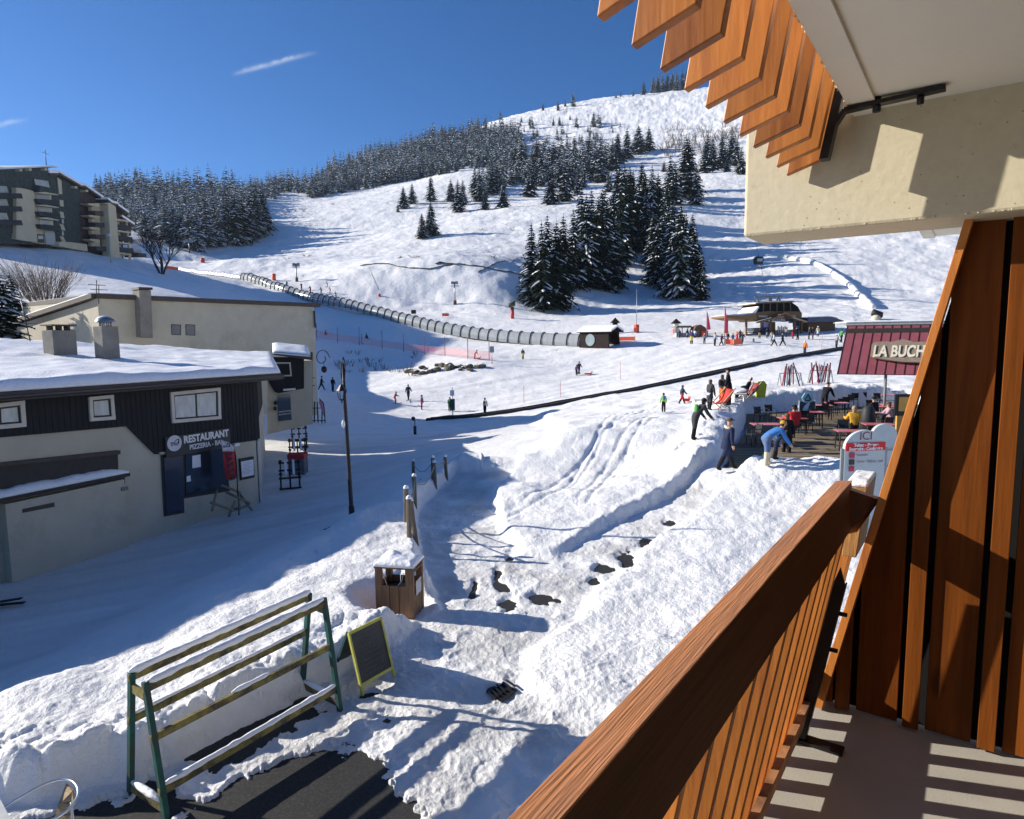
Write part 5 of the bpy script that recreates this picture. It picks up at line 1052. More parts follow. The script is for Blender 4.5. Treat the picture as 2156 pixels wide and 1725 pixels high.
# chalkboard
SLATE = mat('chalkboard', (.055, .057, .055), .8, var=.2, vs=5, dark=(.085, .087, .085), dthr=.55); LIME = mat('lime_frame', (.48, .46, .1), .6, var=.12); DGR = mat('dark_green_paint', (.012, .06, .06), .6)
fl, fr = atz(763, 1465, .0), atz(829, 1426, .02); tl, tr = at(733, 1333, fl.y+.17), at(800, 1300, fr.y+.17)
cbd = empty('chalkboard_sign', mix(fl, fr, .5), 'folding chalkboard with a lime green frame beside the ski rack', 'sign')
rr0 = (fr-fl).normalized(); up0 = (tl-fl).normalized(); nb = rr0.cross(up0).normalized(); nb = nb if nb.y < 0 else -nb
MB().prism([mix(fl, tl, .16), mix(fr, tr, .16), tr, tl], nb*.015).build('slate_panel', SLATE, cbd)
f_ = MB(); 
for a, b in ((fl, tl), (fr, tr)): f_.bar(a+nb*.012, b+nb*.012, .045, .03, up=rr0)
for f in (.16, .99): f_.bar(mix(fl, tl, f)+nb*.014, mix(fr, tr, f)+nb*.014, .028, .045, up=up0)
f_.build('frame', LIME, cbd)
bl2, br2 = atz(706, 1408, .0), atz(775, 1372, .02); b_ = MB(); b_.prism([mix(bl2, tl, .1), mix(br2, tr, .1), tr-nb*.02, tl-nb*.02], nb*-.015); bo_ = b_.build('back_panel', SLATE, cbd)
f_ = MB(); f_.bar(bl2, tl-nb*.02, .04, .03, up=rr0); f_.bar(br2, tr-nb*.02, .04, .03, up=rr0); f_.build('back_frame', DGR, bo_)
CH = mat('faint_chalk', (.115, .115, .112), .9, var=.3, vs=20)
ch = MB(); r_ = random.Random(3)
for i in range(9):
    v = .86-.075*i; u = .16+.1*r_.random()
    while u < .8:
        l = r_.uniform(.03, .09); p = mix(mix(fl, tl, v), mix(fr, tr, v), u)+nb*.018; q = mix(mix(fl, tl, v+.012*r_.uniform(-1, 1)), mix(fr, tr, v+.01), u+l)+nb*.018; ch.bar(p, q, .005, .012, up=up0); u += l+.035
ch.build('chalk_lines', CH, cbd)
# litter bin
BINW = mat('bin_slats', (.2, .115, .065), .75, var=.25, vs=5, stretch=(5, 5, .5), bump=.002, bs=20, rnd=.15, dark=(.13, .075, .045), dthr=.6)
f0, f1, f2 = atz(792, 1298, .06), atz(871, 1304, .06), atz(895, 1290, .06); wv = (f0-f1); w_l = wv.length; wv.normalize(); dv = Vector((-wv.y, wv.x, 0)); dv = dv if dv.y > 0 else -dv; dl = .62
bn = empty('litter_bin', mix(f0, f1, .5)+dv*.3, 'square wooden slatted litter bin under a cushion of snow', 'litter bin')
def bp_(u, v, z): return f1+wv*(u*w_l)+dv*(v*dl)+Vector((0, 0, z-.1))
HB = 1.06
for u, v, wd in ((0, 0, .15), (1, 0, .12), (0, 1, .12), (1, 1, .12)): 
    c = bp_(u, v, 0); c += wv*(wd/2 if u == 0 else -wd/2)+dv*(.05 if v == 0 else -.05); MB().box(c+Vector((0, 0, HB/2)), (wd, .1, HB), None, (wv, dv, Zv)).build('corner_post', BINW, bn, bevel=.004)
def slats(p0, p1, n, z0, z1, nrm):
    for i in range(n): a = mix(p0, p1, (i+.04)/n); b = mix(p0, p1, (i+.96)/n); MB().prism([a+Zv*z0, b+Zv*z0, b+Zv*z1, a+Zv*z1], nrm*.022).build('slat', BINW, bn, bevel=.002)
slats(bp_(.13, .02, 0), bp_(.87, .02, 0), 3, .02, .72, -dv*-1); slats(bp_(.02, .14, 0), bp_(.02, .86, 0), 3, .02, .72, wv); slats(bp_(.98, .14, 0), bp_(.98, .86, 0), 3, .02, .72, -wv); slats(bp_(.13, .98, 0), bp_(.87, .98, 0), 3, .02, .72, -dv)
m = MB(); m.prism([bp_(.08, .1, .1), bp_(.92, .1, .1), bp_(.92, .9, .1), bp_(.08, .9, .1)], (0, 0, .5)); 
m.build('liner', BLK, bn)
MB().prism([bp_(-.02, -.03, HB), bp_(1.02, -.03, HB), bp_(1.02, 1.03, HB), bp_(-.02, 1.03, HB)], (0, 0, .03)).build('lid', BINW, bn)
for z in (.72, .98):
    MB().prism([bp_(-.005, .1, z), bp_(-.005, .9, z), bp_(-.005, .9, z+.03), bp_(-.005, .1, z+.03)], wv*.03).build('side_rim', BINW, bn)
sheet_mesh([bp_(1.02, -.03, HB+.03), bp_(-.02, -.03, HB+.03), bp_(-.02, 1.03, HB+.03), bp_(1.02, 1.03, HB+.03)], WSNOW, 'snow_cushion', bn, thick=.17, nu=30, nv=30, amp=.11, wob=3, seed=3)
MB().prism([bp_(-.008, .25, .5), bp_(-.008, .72, .5), bp_(-.008, .72, .78), bp_(-.008, .25, .78)], -wv*.006).build('notice', mat('notice_sheet', (.5, .51, .52), .5, var=.25, vs=9), bn)
m = MB(); m.tube([bp_(.8, .03, .98), bp_(.7, .05, .72), bp_(.72, .05, .7)], .008, n=5); m.tube([bp_(.25, .03, .98), bp_(.3, .05, .82), bp_(.42, .05, .72)], .008, n=5); m.build('bag_tie', mat('rope_white', (.4, .38, .36), .8), bn)
# lamp post
IR = mat('lamp_iron', (.025, .024, .026), .5, .2, var=.2)
p0 = atz(742, 1107, .05); p0.z = Zg(p0.x, p0.y)-.1; lp = empty('street_lamp', p0, 'tall black lamp post with a hanging lantern between road and snow bank', 'street lamp')
p1 = at(726, 845, p0.y); p2 = at(722, 765, p0.y); p3 = at(722.5, 752, p0.y)
MB().tube([p0, mix(p0, p1, .12), mix(p0, p1, .13), p1, p2], [.085, .08, .062, .05, .03], n=12).build('pole', IR, lp)
mm = MB(); 
for s_ in (-1, 1): mm.tube([p3, at(722.5+s_*4, 765, p0.y), at(722+s_*4.2, 785, p0.y), at(723+s_*2.2, 803, p0.y)], .016, n=6)
mm.build('scroll', IR, lp)
lc = at(719.5, 832, p0.y-.22); s_ = p0.y/FPX
hx = lambda r, z: [lc+Vector((r*s_*math.cos(a), r*s_*math.sin(a), z*s_)) for a in [k*math.pi/3+.3 for k in range(6)]]
mm = MB(); a = hx(11, 9); b = hx(2.5, 22); mm.add(a+b, [tuple(range(5, -1, -1)), tuple(range(6, 12))]+[(i, (i+1) % 6, (i+1) % 6+6, i+6) for i in range(6)]); mm.tube([b[0], lc+Vector((0, 0, 27*s_)), p2-Vector((0, 0, .5))], .012, n=5); mm.build('lantern_hood', IR, lp)
mm = MB(); c_ = hx(9.5, 9); d_ = hx(5.5, -10)
for i in range(6): mm.tube([c_[i], d_[i]], .012, n=5); mm.tube([d_[i], d_[(i+1) % 6]], .012, n=5)
mm.tube([lc+Vector((0, 0, -10*s_)), lc+Vector((0, 0, -17*s_))], .02, n=6); mm.build('lantern_cage', IR, lp)
bx = at(723, 893, p0.y-.1); mm = MB(); mm.ball(bx, (.05, .05, .12), WSNOW, n=10); mm.build('snow_clod', WSNOW, lp)
# second lantern on its scroll bracket at the lodge corner
wl = P2.at(664, 770)+P2.r*.3; l2 = empty('wall_lantern', wl, 'lantern hanging from a curled bracket on the lodge corner', 'lantern')
mm = MB(); mm.tube([wl+P2.r*(.75*math.cos(a)*(1-.09*a)+.4)+Zv*(.75*math.sin(a)*(1-.09*a)+.6) for a in [k*.45 for k in range(16)]], .035, n=6); mm.build('scroll', IR, l2)
mm = MB(); mm.ball(wl+P2.r*.55-Zv*.35, (.26, .26, .3), n=6, k=4); mm.tube([wl+P2.r*.55-Zv*.1, wl+P2.r*.55+Zv*.35], .02); mm.build('lantern', IR, l2)
# rope fence on the bank
POST = mat('grey_post_wood', (.16, .13, .1), .85, var=.25, vs=6, stretch=(5, 5, .6), bump=.003, bs=20); ROPE = mat('pale_rope', (.42, .38, .3), .9, var=.2, vs=40)
fc = empty('rope_fence', G(870, 1090), 'rope fence on snow capped grey posts along the top of the bank', 'fence')
FP = [(879, 1144, 864, 1056), (861, 1131, 861, 1052), (874, 1063, 872, 1004), (917, 1024, 914, 975), (941, 1009, 937, 963), (854, 1100, 855, 1030), (870, 1003, 870, 974), (911, 1000, 911, 971)]
tops = []
for i, (x0, y0, x1, y1) in enumerate(FP):
    b = G(x0, y0) if i < 6 else G(x0, y0+8); t = at(x1, y1, b.y); t.z = max(t.z, b.z+.75)
    o = MB().tube([b-Vector((0, 0, .3)), t], .062, n=8, smooth=False).build('post', POST, fc)
    mm = MB(); mm.ball(t+Zv*.02, (.075, .075, .09), n=8, z0=0); mm.build('snow_cap', WSNOW, o); tops.append(t)
for a, b in ((0, 1), (1, 2), (2, 3), (3, 4), (5, 2), (6, 7), (7, 4)):
    p, q = tops[a]-Zv*.12, tops[b]-Zv*.12; L_ = (q-p).length; MB().tube([mix(p, q, u)-Zv*(math.sin(math.pi*u)*min(.5, L_*.12)) for u in [k/12 for k in range(13)]], .018, n=6).build('rope', ROPE, fc)
# drain grate
gr_ = empty('drain_grate', atz(1055, 1455, .05), 'iron drain grate melting through the trodden snow', 'grate'); mm = MB()
for k in range(6): a = atz(1034+k*7+(6 if k > 3 else 0), 1463-k*5, .075); mm.bar(a+Vector((-.07, .09, 0)), a+Vector((.07, -.1, 0)), .028, .02)
mm.build('bars', BLK, gr_)
MB().prism([atz(1028, 1462, .045), atz(1058, 1478, .045), atz(1090, 1455, .045), atz(1058, 1440, .045)], (0, 0, .012)).build('pit', mat('pit_black', (.008, .008, .008), .9), gr_)
# aluminium chair with woven seat, pale table corner
ALU = mat('aluminium', (.62, .66, .68), .28, .9, var=.08, vs=8)
zc = .74; pts = [atz(x, y, zc) for x, y in ((-60, 1760), (15, 1697), (45, 1678), (80, 1658), (108, 1646), (132, 1641), (152, 1645), (163, 1658), (164, 1675), (155, 1692), (140, 1708), (118, 1722), (90, 1740))]
chr_ = empty('bistro_chair', atz(110, 1730, 0), 'aluminium bistro chair with brown woven back in the lower left corner', 'chair')
MB().tube(smoothline(pts, .05), .0135, n=10).build('armrest', ALU, chr_)
wv_ = mat('woven_slats', (.42, .3, .17), .7, var=.35, vs=14, stretch=(1, 1, 9), dark=(.06, .045, .03), dthr=.6)
q4 = [atz(138, 1652, .7), atz(152, 1666, .68), atz(156, 1695, .6), atz(146, 1730, .5), atz(112, 1745, .45), atz(120, 1700, .6)]; MB().prism(q4, (0, .02, .0)).build('back', wv_, chr_)
for x, y in ((150, 1690), (60, 1735)): a = atz(x, y, .7); MB().tube([a, Vector((a.x, a.y, .02))], .012, n=6).build('leg', ALU, chr_)
tb = empty('white_table', atz(-30, 1760, 0), 'corner of a pale table at the lower left edge', 'table')
MB().prism([atz(-30, 1680, .76), atz(2, 1690, .76), atz(38, 1760, .76), atz(-40, 1800, .76)], (0, 0, .03)).build('table_top', mat('pale_laminate', (.55, .56, .55), .5), tb); a = atz(-20, 1740, .75); MB().tube([a, Vector((a.x, a.y, 0))], .03).build('leg', ALU, tb)
# ---------------------------------------------------------------- in front of the restaurant
REDC = mat('red_banner', (.42, .03, .04), .7, var=.12, vs=3); NAVYINK = mat('dark_ink', (.03, .03, .04), .7)
def pz(x, y, off=.7): return PW.at((580+.1391*x)*.7525, (1220+.1391*y)*.7525, off)
fl_ = empty('feather_flag', pz(620, 1180), 'red and white feather flag lettered PIZZAS beside the menu case', 'flag')
pol = [pz(255, 62), pz(340, 75), pz(430, 120), pz(500, 200), pz(545, 290), pz(572, 400), pz(588, 600), pz(600, 850), pz(612, 1150)]; pol[-1].z = Zg(pol[-1].x, pol[-1].y)
MB().tube(pol, .02, n=6).build('flag_pole', BLK, fl_)
L1 = [pz(*q) for q in ((262, 75), (272, 150), (285, 240), (300, 310), (322, 450), (340, 600), (365, 750), (390, 880))]; L2 = [pz(*q) for q in ((262, 75), (430, 125), (520, 230), (552, 310), (572, 450), (583, 600), (592, 740), (594, 850))]
def cloth(i0, i1, m, nm):
    mb = MB(); vs = []; n = 8
    for i in range(i0, i1+1):
        for k in range(n+1): vs.append(mix(L1[i], L2[i], k/n)+nW*(.03*math.sin(k*.9+i*.8)))
    fs = [((i)*(n+1)+k, i*(n+1)+k+1, (i+1)*(n+1)+k+1, (i+1)*(n+1)+k) for i in range(i1-i0) for k in range(n)]
    mb.add(vs, fs, m, True); o = mb.build(nm, None, fl_); md = o.modifiers.new('s', 'SOLIDIFY'); md.thickness = .006; return o
cloth(0, 3, mat('flag_white', (.6, .6, .64), .7), 'white_cloth'); cloth(3, 7, REDC, 'red_cloth')
c_ = pz(460, 610, .76); text_mesh('PIZZAS', .36, NAVYINK, c_, ((pz(415, 380)-pz(470, 830)).normalized(), rW), .004, bold=.006, parent=fl_, wscale=.92)
mm = MB(); ribbon(mm, pz(385, 215, .76), rW, Zv, .24, nW*.01); mm.build('emblem', NAVYINK, fl_)
LOG = mat('peeled_pole', (.26, .21, .14), .85, var=.25, vs=5)
tr_ = empty('log_trestle', pz(560, 1500), 'rustic trestle of peeled poles leaning by the restaurant wall', 'trestle')
for a, b in (((280, 990), (660, 1140)), ((370, 1130), (860, 1360)), ((60, 1340), (500, 1490)), ((640, 1150), (900, 1500)), ((620, 1120), (650, 1480)), ((560, 1310), (430, 1620)), ((540, 1480), (840, 1400)), ((190, 1100), (100, 1500))):
    MB().tube([pz(a[0], a[1], .45 if a[1] < 1300 else .9), pz(b[0], b[1], .7 if b[1] < 1300 else 1.1)], .045, n=7).build('pole', LOG, tr_)
def rack3(px, py, d, label, w_=.75, hh=1.0):
    p = at(px, py, d); p.z = Zg(p.x, p.y); o = empty('glove_rack', p, label, 'rack', 'small black racks beside the restaurant'); a = R(-19.5); t = Vector((math.sin(a), math.cos(a), 0)); s_ = Vector((math.cos(a), -math.sin(a), 0))
    for i in (-.5, 0, .5): mm = MB(); mm.bar(p+s_*(w_*i), p+s_*(w_*i)+Zv*.55, .06, .06); mm.bar(p+s_*(w_*i)+Zv*.5, p+s_*(w_*i)+t*.9+Zv*(hh), .05, .05); mm.bar(p+s_*(w_*i)+t*.9, p+s_*(w_*i)+t*.9+Zv*hh, .05, .05); mm.build('upright', BLK, o)
    for z, y in ((.05, 0), (.5, 0), (.75, .45), (hh, .9)): mm = MB(); mm.bar(p-s_*(w_*.6)+t*y+Zv*z, p+s_*(w_*.6)+t*y+Zv*z, .07, .07); mm.build('cross_bar', BLK, o)
    for i in (-.16, .16): mm = MB(); mm.bar(p+s_*i+t*.1+Zv*.62, p+s_*i+t*.95+Zv*(hh+.1), .1, .05); mm.build('snow_strip', WSNOW, o)
    for i in (-.5, .5):
        for y in (.1, .9): mm = MB(); mm.ball(p+s_*(w_*i)+t*y+Zv*(.62+.5*y), .075, BLK, n=7, k=5); mm.build('knob', BLK, o)
rack3(612, 1030, 27.0, 'nearest small black rack with white snow strips beside the restaurant'); rack3(628, 968, 32.5, 'middle black rack standing against the red sided crate'); rack3(631, 935, 35.8, 'farthest small black rack next to the snow heap by the annex')
cr_ = empty('crate', at(628, 985, 30.5), 'grey crate with a dark red top between the black racks', 'crate'); p = at(628, 985, 30.5); p.z = Zg(p.x, p.y)
MB().box(p+Zv*.4, (.75, .6, .8)).build('crate_body', mat('grey_crate', (.12, .13, .15), .8), cr_, bevel=.02); MB().box(p+Zv*.86+Vector((0, -.02, 0)), (.8, .64, .22)).build('cover', REDC, cr_, bevel=.03)
ps2 = PW.at(12, 1279, 0); sk_ = atz(5, 1280, -.7); sk_.z = Zg(sk_.x, sk_.y)+.05; mm = MB(); mm.bar(sk_-Vector((.6, 0, 0)), sk_+Vector((.42, .12, .05)), .1, .03); mm.bar(sk_-Vector((.6, -.14, 0)), sk_+Vector((.3, .2, .12)), .1, .03); tag(mm.build('dropped_skis', BLK), 'pair of dark skis lying on the shaded road at the left edge', 'skis')
PINK = mat('pink_banner', (.42, .2, .28), .7)
f2 = empty('feather_flag', P2.at(683, 886, 1.0), 'pink feather flag at the corner of the lodge', 'flag'); mm = MB(); b = at(684, 884, 50.5); b.z = Zg(b.x, b.y); s2_ = 50.5/FPX
mm.tube([b, b+Zv*s2_*30, b+Zv*s2_*44-Vector((s2_*2, 0, 0)), b+Zv*s2_*53-Vector((s2_*10, 0, 0))], .04, n=5); mm.build('flag_pole', BLK, f2)
MB().prism([b+Zv*s2_*14-Vector((s2_*1, 0, 0)), b+Zv*s2_*44-Vector((s2_*2, 0, 0)), b+Zv*s2_*52-Vector((s2_*10, 0, 0)), b+Zv*s2_*46-Vector((s2_*11, 0, 0)), b+Zv*s2_*26-Vector((s2_*6, 0, 0))], (0, .03, 0)).build('flag_cloth', PINK, f2)
rk2 = empty('rental_rack', b-Vector((.9, 0, 0)), 'dark rack holding rental skis against the lodge wall', 'rack'); mm = MB()
for k in range(4): q = b+Vector((-1.2+.3*k, .2, 0)); mm.tube([q, q+Zv*1.7+Vector((.1*(k % 2), 0, 0))], .05, n=5)
mm.bar(b+Vector((-1.4, .2, 1.2)), b+Vector((-.1, .2, 1.2)), .06, .06); mm.bar(b+Vector((-1.8, -.3, .25)), b+Vector((.1, -.1, .25)), .06, .06); mm.build('frame', BLK, rk2)
# ---------------------------------------------------------------- open conveyor belt on the slope
cvp = [G(x, y) for x, y in ((903, 885), (960, 881), (1010, 876), (1100, 864), (1170, 852), (1240, 839), (1320, 825), (1400, 809), (1500, 787), (1600, 766), (1694, 748), (1765, 736), (1790, 732))]
cv = smoothline(cvp, .9); cve = empty('conveyor_belt', cv[0], 'long dark open ski conveyor running up the beginners slope', 'ski lift'); vs = []; fs = []
for i, p in enumerate(cv):
    d = (cv[min(i+1, len(cv)-1)]-cv[max(i-1, 0)]); d.z = 0; d.normalize(); s_ = d.cross(Zv); z = max(p.z, Zg(p.x, p.y))+.16
    for a, h in ((-.55, -.5), (-.55, .06), (-.32, .08), (-.3, .0), (.3, .0), (.32, .08), (.55, .06), (.55, -.5)): vs.append(Vector((p.x, p.y, z+h))+s_*a)
for i in range(len(cv)-1):
    for k in range(7): fs.append((i*8+k, i*8+k+1, (i+1)*8+k+1, (i+1)*8+k))
MB().add(vs, fs).build('belt', mat('belt_rubber', (.028, .026, .026), .75, var=.3, vs=3), cve)
# ---------------------------------------------------------------- slope furniture
REDP = mat('red_padding', (.55, .05, .03), .6, var=.1); ORG = mat('orange_net', (.8, .13, .06), .6, var=.1); STL = mat('galvanised', (.3, .31, .32), .45, .5, var=.1)
def mast(px, py, hp_, d, label):
    b = G(px, py); s_ = b.y/FPX; o = empty('floodlight_mast', b, label, 'mast', 'floodlight masts beside the piste')
    MB().tube([b-Zv*.5, b+Zv*hp_*s_], .16, n=6).build('pole', STL, o); MB().tube([b-Zv*.2, b+Zv*s_*8], .38, n=8).build('base_pad', mat('brown_pad', (.12, .07, .05), .8), o)
    MB().bar(b+Zv*hp_*.82*s_-Vector((s_*8, 0, 0)), b+Zv*hp_*.82*s_+Vector((s_*8, 0, 0)), .2, .2).build('cross_arm', STL, o)
    for i in (-1, 1): MB().box(b+Zv*hp_*.96*s_+Vector((i*s_*4.2, 0, 0)), (s_*6, .4, s_*6)).build('floodlight', STL, o)
mast(625, 593, 36, 172, 'galvanised floodlight mast on the piste above the tunnel'); mast(958, 641, 46, 150, 'floodlight mast on the bank between tunnel and spruces'); mast(399, 533, 26, 250, 'small distant mast below the left wood')
def pole_pad(px, py, hp_, label, m=REDP, w_=.3, nm='padded_pole', pad=.35):
    b = G(px, py); s_ = b.y/FPX; o = empty(nm, b, label, 'pole'); MB().tube([b-Zv*.4, b+Zv*hp_*s_], .05, n=6).build('pole', STL, o); MB().tube([b-Zv*.2, b+Zv*hp_*pad*s_], w_, n=8).build('padding', m, o); return o, b, s_
o, b, s_ = pole_pad(799, 624, 14, 'red padded base of the leaning snow lance'); MB().tube([b+Zv*s_*12, b+Zv*s_*58-Vector((s_*20, 0, 0))], .09, n=5).build('lance', STL, o)
pole_pad(577, 590, 13, 'orange padded post far up the piste', ORG, .5, pad=1); pole_pad(427, 553, 9, 'red padded post near the top of the tunnel', REDP, .7, pad=1)
o, b, s_ = pole_pad(1079, 671, 30, 'snow gun on a red and white padded mast beside the piste', REDP, .35, 'snow_gun', .65); mm = MB(); c_ = b+Zv*s_*27; mm.tube([c_-Vector((s_*8, 1, 0)), c_+Vector((s_*6, -1, s_*3))], [s_*5, s_*4.4], n=10); mm.box(c_-Zv*s_*6, (s_*7, 1, s_*6)); mm.build('fan_barrel', mat('gun_dark', (.07, .07, .04), .6), o)
o, b, s_ = pole_pad(1340, 700, 90, 'tall thin lance on an orange pad right of the boarding hut', ORG, .45, 'snow_lance', .18)
for px, py, hh_, lb in ((1295, 700, 30, 'little roofed wooden marker pillar behind the boarding hut'), (1423, 700, 28, 'little roofed white marker pillar left of the station')):
    b = G(px, py+2); s_ = b.y/FPX; o = empty('marker_pillar', b, lb, 'pillar'); MB().box(b+Zv*s_*hh_*.4, (s_*9, .8, s_*hh_*.8), None).build('pillar', WHITE if px > 1400 else HT, o); MB().add([b+Vector((i*s_*9, j*.9, s_*hh_*.72)) for i in (-1, 1) for j in (-1, 1)]+[b+Zv*s_*hh_*1.1], [(0, 1, 3, 2), (0, 1, 4), (1, 3, 4), (3, 2, 4), (2, 0, 4)]).build('roof', HT, o); MB().box(b+Zv*s_*5, (s_*12, .6, s_*10)).build('base_pad', ORG if px > 1400 else WSNOW, o)
def banner(pts, h_, label, m=ORG, nm='net_barrier'):
    P_ = [G(*q) for q in pts]; o = empty(nm, P_[0], label, 'barrier'); v = []; f = []
    for p in P_: s_ = p.y/FPX; v += [p+Zv*(.15), p+Zv*(.15+h_*s_), p+Vector((0, .05, .15+h_*s_)), p+Vector((0, .05, .15))]
    for i in range(len(P_)-1):
        for k in range(4): f.append((i*4+k, i*4+(k+1) % 4, (i+1)*4+(k+1) % 4, (i+1)*4+k))
    MB().add(v, f).build('netting', m, o)
    for p in P_: MB().tube([p-Zv*.2, p+Zv*(.3+h_*p.y/FPX)], .04, n=5).build('stake', STL, o)
banner([(1245, 721), (1290, 720), (1337, 719)], 8, 'orange net barrier across the mouth of the boarding hut'); banner([(1527, 727), (1545, 728), (1562, 727)], 11, 'short orange net panel in front of the gondola station crowd')
banner([(350, 567), (375, 571)], 6, 'orange fabric barrier at the top of the covered conveyor')
b = G(938, 668); s_ = b.y/FPX; o = empty('piste_banner', b, 'small red banner standing on the piste above the tunnel', 'banner'); MB().box(b+Zv*s_*5, (s_*14, .06, s_*6)).build('banner_sheet', ORG, o); MB().tube([b-Vector((s_*6, 0, .3)), b+Vector((-s_*6, 0, s_*5))], .04, n=4).build('stake', STL, o)
bb = G(871, 654+8); o = MB().box(bb+Zv*.5, (1.0, .5, .8), None).build('utility_box', BLK); tag(o, 'small dark box standing on the piste above the tunnel', 'box'); o.modifiers.new('b', 'BEVEL').width = .05
o, b, s_ = pole_pad(1036, 766, 32, 'thin pole with a square piste sign near the sledging child', REDP, .05, 'piste_sign', .3); MB().box(b+Zv*s_*30, (s_*9, .08, s_*13)).build('sign_plate', STL, o)
o, b, s_ = pole_pad(953, 877, 62, 'conveyor boarding post with a white snow capped sign at the belt start', STL, .06, 'boarding_post', .3); MB().box(b+Zv*s_*50, (s_*9, .2, s_*12)).build('sign_plate', WHITE, o); MB().box(b+Zv*s_*25, (s_*10, .4, s_*24)).build('control_box', DGR, o)
o, b, s_ = pole_pad(874, 915, 36, 'short dark leaning post in the shaded road fork', BLK, .1, 'marker_post', .5); MB().ball(b+Zv*s_*34-Vector((s_*3, 0, 0)), s_*4.5, BLK, n=8).build('cap', BLK, o)
for i, (x, y, h_) in enumerate([(667,702,26),(711,708,24),(757,713,30),(762,712,14),(805,722,32),(850,727,30),(895,733,30),(937,736,32),(985,742,34),(1030,745,34)][:10]):
    b = G(x, y+14); o = MB().tube([b-Zv*.3, b+Zv*(h_+8)*b.y/FPX], .05, n=5).build('slalom_pole', mat('purple_pole', (.16, .08, .12), .6)); tag(o, 'thin dark piste pole in the row along the sunlit sledging lane', 'pole', 'piste poles in a row along the sledging lane')
for x, y, h_ in ((1180, 836, 42), (1306, 800, 50), (1103, 850, 50), (1730, 735, 44)): b = G(x, y); o = MB().tube([b-Zv*.3, b+Zv*h_*.75*b.y/FPX], .03, n=5).build('marker_pole', mat('pink_pole', (.6, .3, .3), .6)); tag(o, 'thin pink marker pole beside the open conveyor', 'pole', 'pink marker poles beside the open conveyor')
ar_ = smoothline([G(*q) for q in ((1640, 543), (1700, 552), (1748, 574), (1790, 604), (1820, 634), (1836, 652))], 2.); rr1 = random.Random(4)
tag(MB().tube([Vector((p.x, p.y, Zg(p.x, p.y)+.35)) for p in ar_], [.75+.2*rr1.random() for _ in ar_], n=7).build('snow_ridge', SNOW), 'thin curved ridge of snow across the upper right slope', kind='structure')
b = G(1845, 672); s_ = b.y/FPX; o = empty('snow_gun', b, 'dark snow gun at the foot of the curved ridge above the maroon roof', 'snow gun'); mm = MB(); mm.tube([b+Vector((-s_*9, 0, s_*14)), b+Vector((s_*9, -.5, s_*8))], [s_*7.5, s_*5.5], n=9); mm.ball(b+Vector((s_*4, 0, s_*6)), (s_*9, .8, s_*6), n=8, k=5); mm.build('barrel', BLK, o)
MB().ball(b+Vector((-s_*4, -.5, s_*2)), (s_*9, .9, s_*7), n=8, k=5).build('pale_cover', mat('cream_cover', (.5, .46, .36), .8), o); MB().tube([b-Zv*.5, b+Zv*s_*6], .15, n=6).build('stand', STL, o)
nm_ = bpy.data.materials.new('pink_netting'); nm_.use_nodes = True; nb_ = nm_.node_tree.nodes['Principled BSDF']; nb_.inputs['Base Color'].default_value = (.7, .16, .14, 1); nb_.inputs['Alpha'].default_value = .3
NP = [G(x, y+13) for x, y in [(664,700),(711,707),(757,713),(805,721),(850,727),(895,733),(937,737),(985,743),(1036,748)]]; v = []; f = []
for p in NP: v += [p+Zv*.2, p+Zv*1.3]
for i in range(len(NP)-1): f.append((2*i, 2*i+2, 2*i+3, 2*i+1))
tag(MB().add(v, f, nm_).build('safety_net'), 'thin pinkish safety net strung along the sunlit sledging lane', 'net')
# boulders
ROCK = mat('brown_rock', (.13, .115, .085), .9, var=.35, vs=2, bump=.03, bs=4, dark=(.05, .045, .04), dthr=.55); rr_ = random.Random(11)
for i in range(26):
    x = 862+i*6.1+rr_.uniform(-4, 4); y = 785-(i/26)*10+rr_.uniform(-7, 5)-(6 if 8 < i < 14 else 0); b = G(x, y); s_ = b.y/FPX*rr_.uniform(4, 9); bm = bmesh.new(); bmesh.ops.create_icosphere(bm, subdivisions=2, radius=1)
    for v in bm.verts: k = 1+.35*(h2(np.array([int(v.co.x*3)]), np.array([int(v.co.y*3+v.co.z*7)]), i)[0]-.5); v.co = Vector((v.co.x*s_*1.3, v.co.y*s_, v.co.z*s_*.75))*k
    me = bpy.data.meshes.new('boulder'); bm.to_mesh(me); bm.free(); me.materials.append(ROCK); o = bpy.data.objects.new('boulder', me); C.objects.link(o); o.location = b+Zv*s_*.25; o.rotation_euler[2] = rr_.random()*6
    sn_ = MB(); sn_.ball(b+Zv*s_*.6, (s_*.95, s_*.7, s_*.42), WSNOW, n=8, z0=.1); 
    if i % 3: tag(o, 'brown boulder in the low rock wall below the sledging lane', 'boulder', 'boulders of the low rock wall')
    else: tag(o, 'brown boulder in the low rock wall below the sledging lane', 'boulder', 'boulders of the low rock wall')
    if i % 2: sn_.build('snow_cap', WSNOW, o).matrix_parent_inverse = o.matrix_basis.inverted() if False else Matrix()
    else: pass
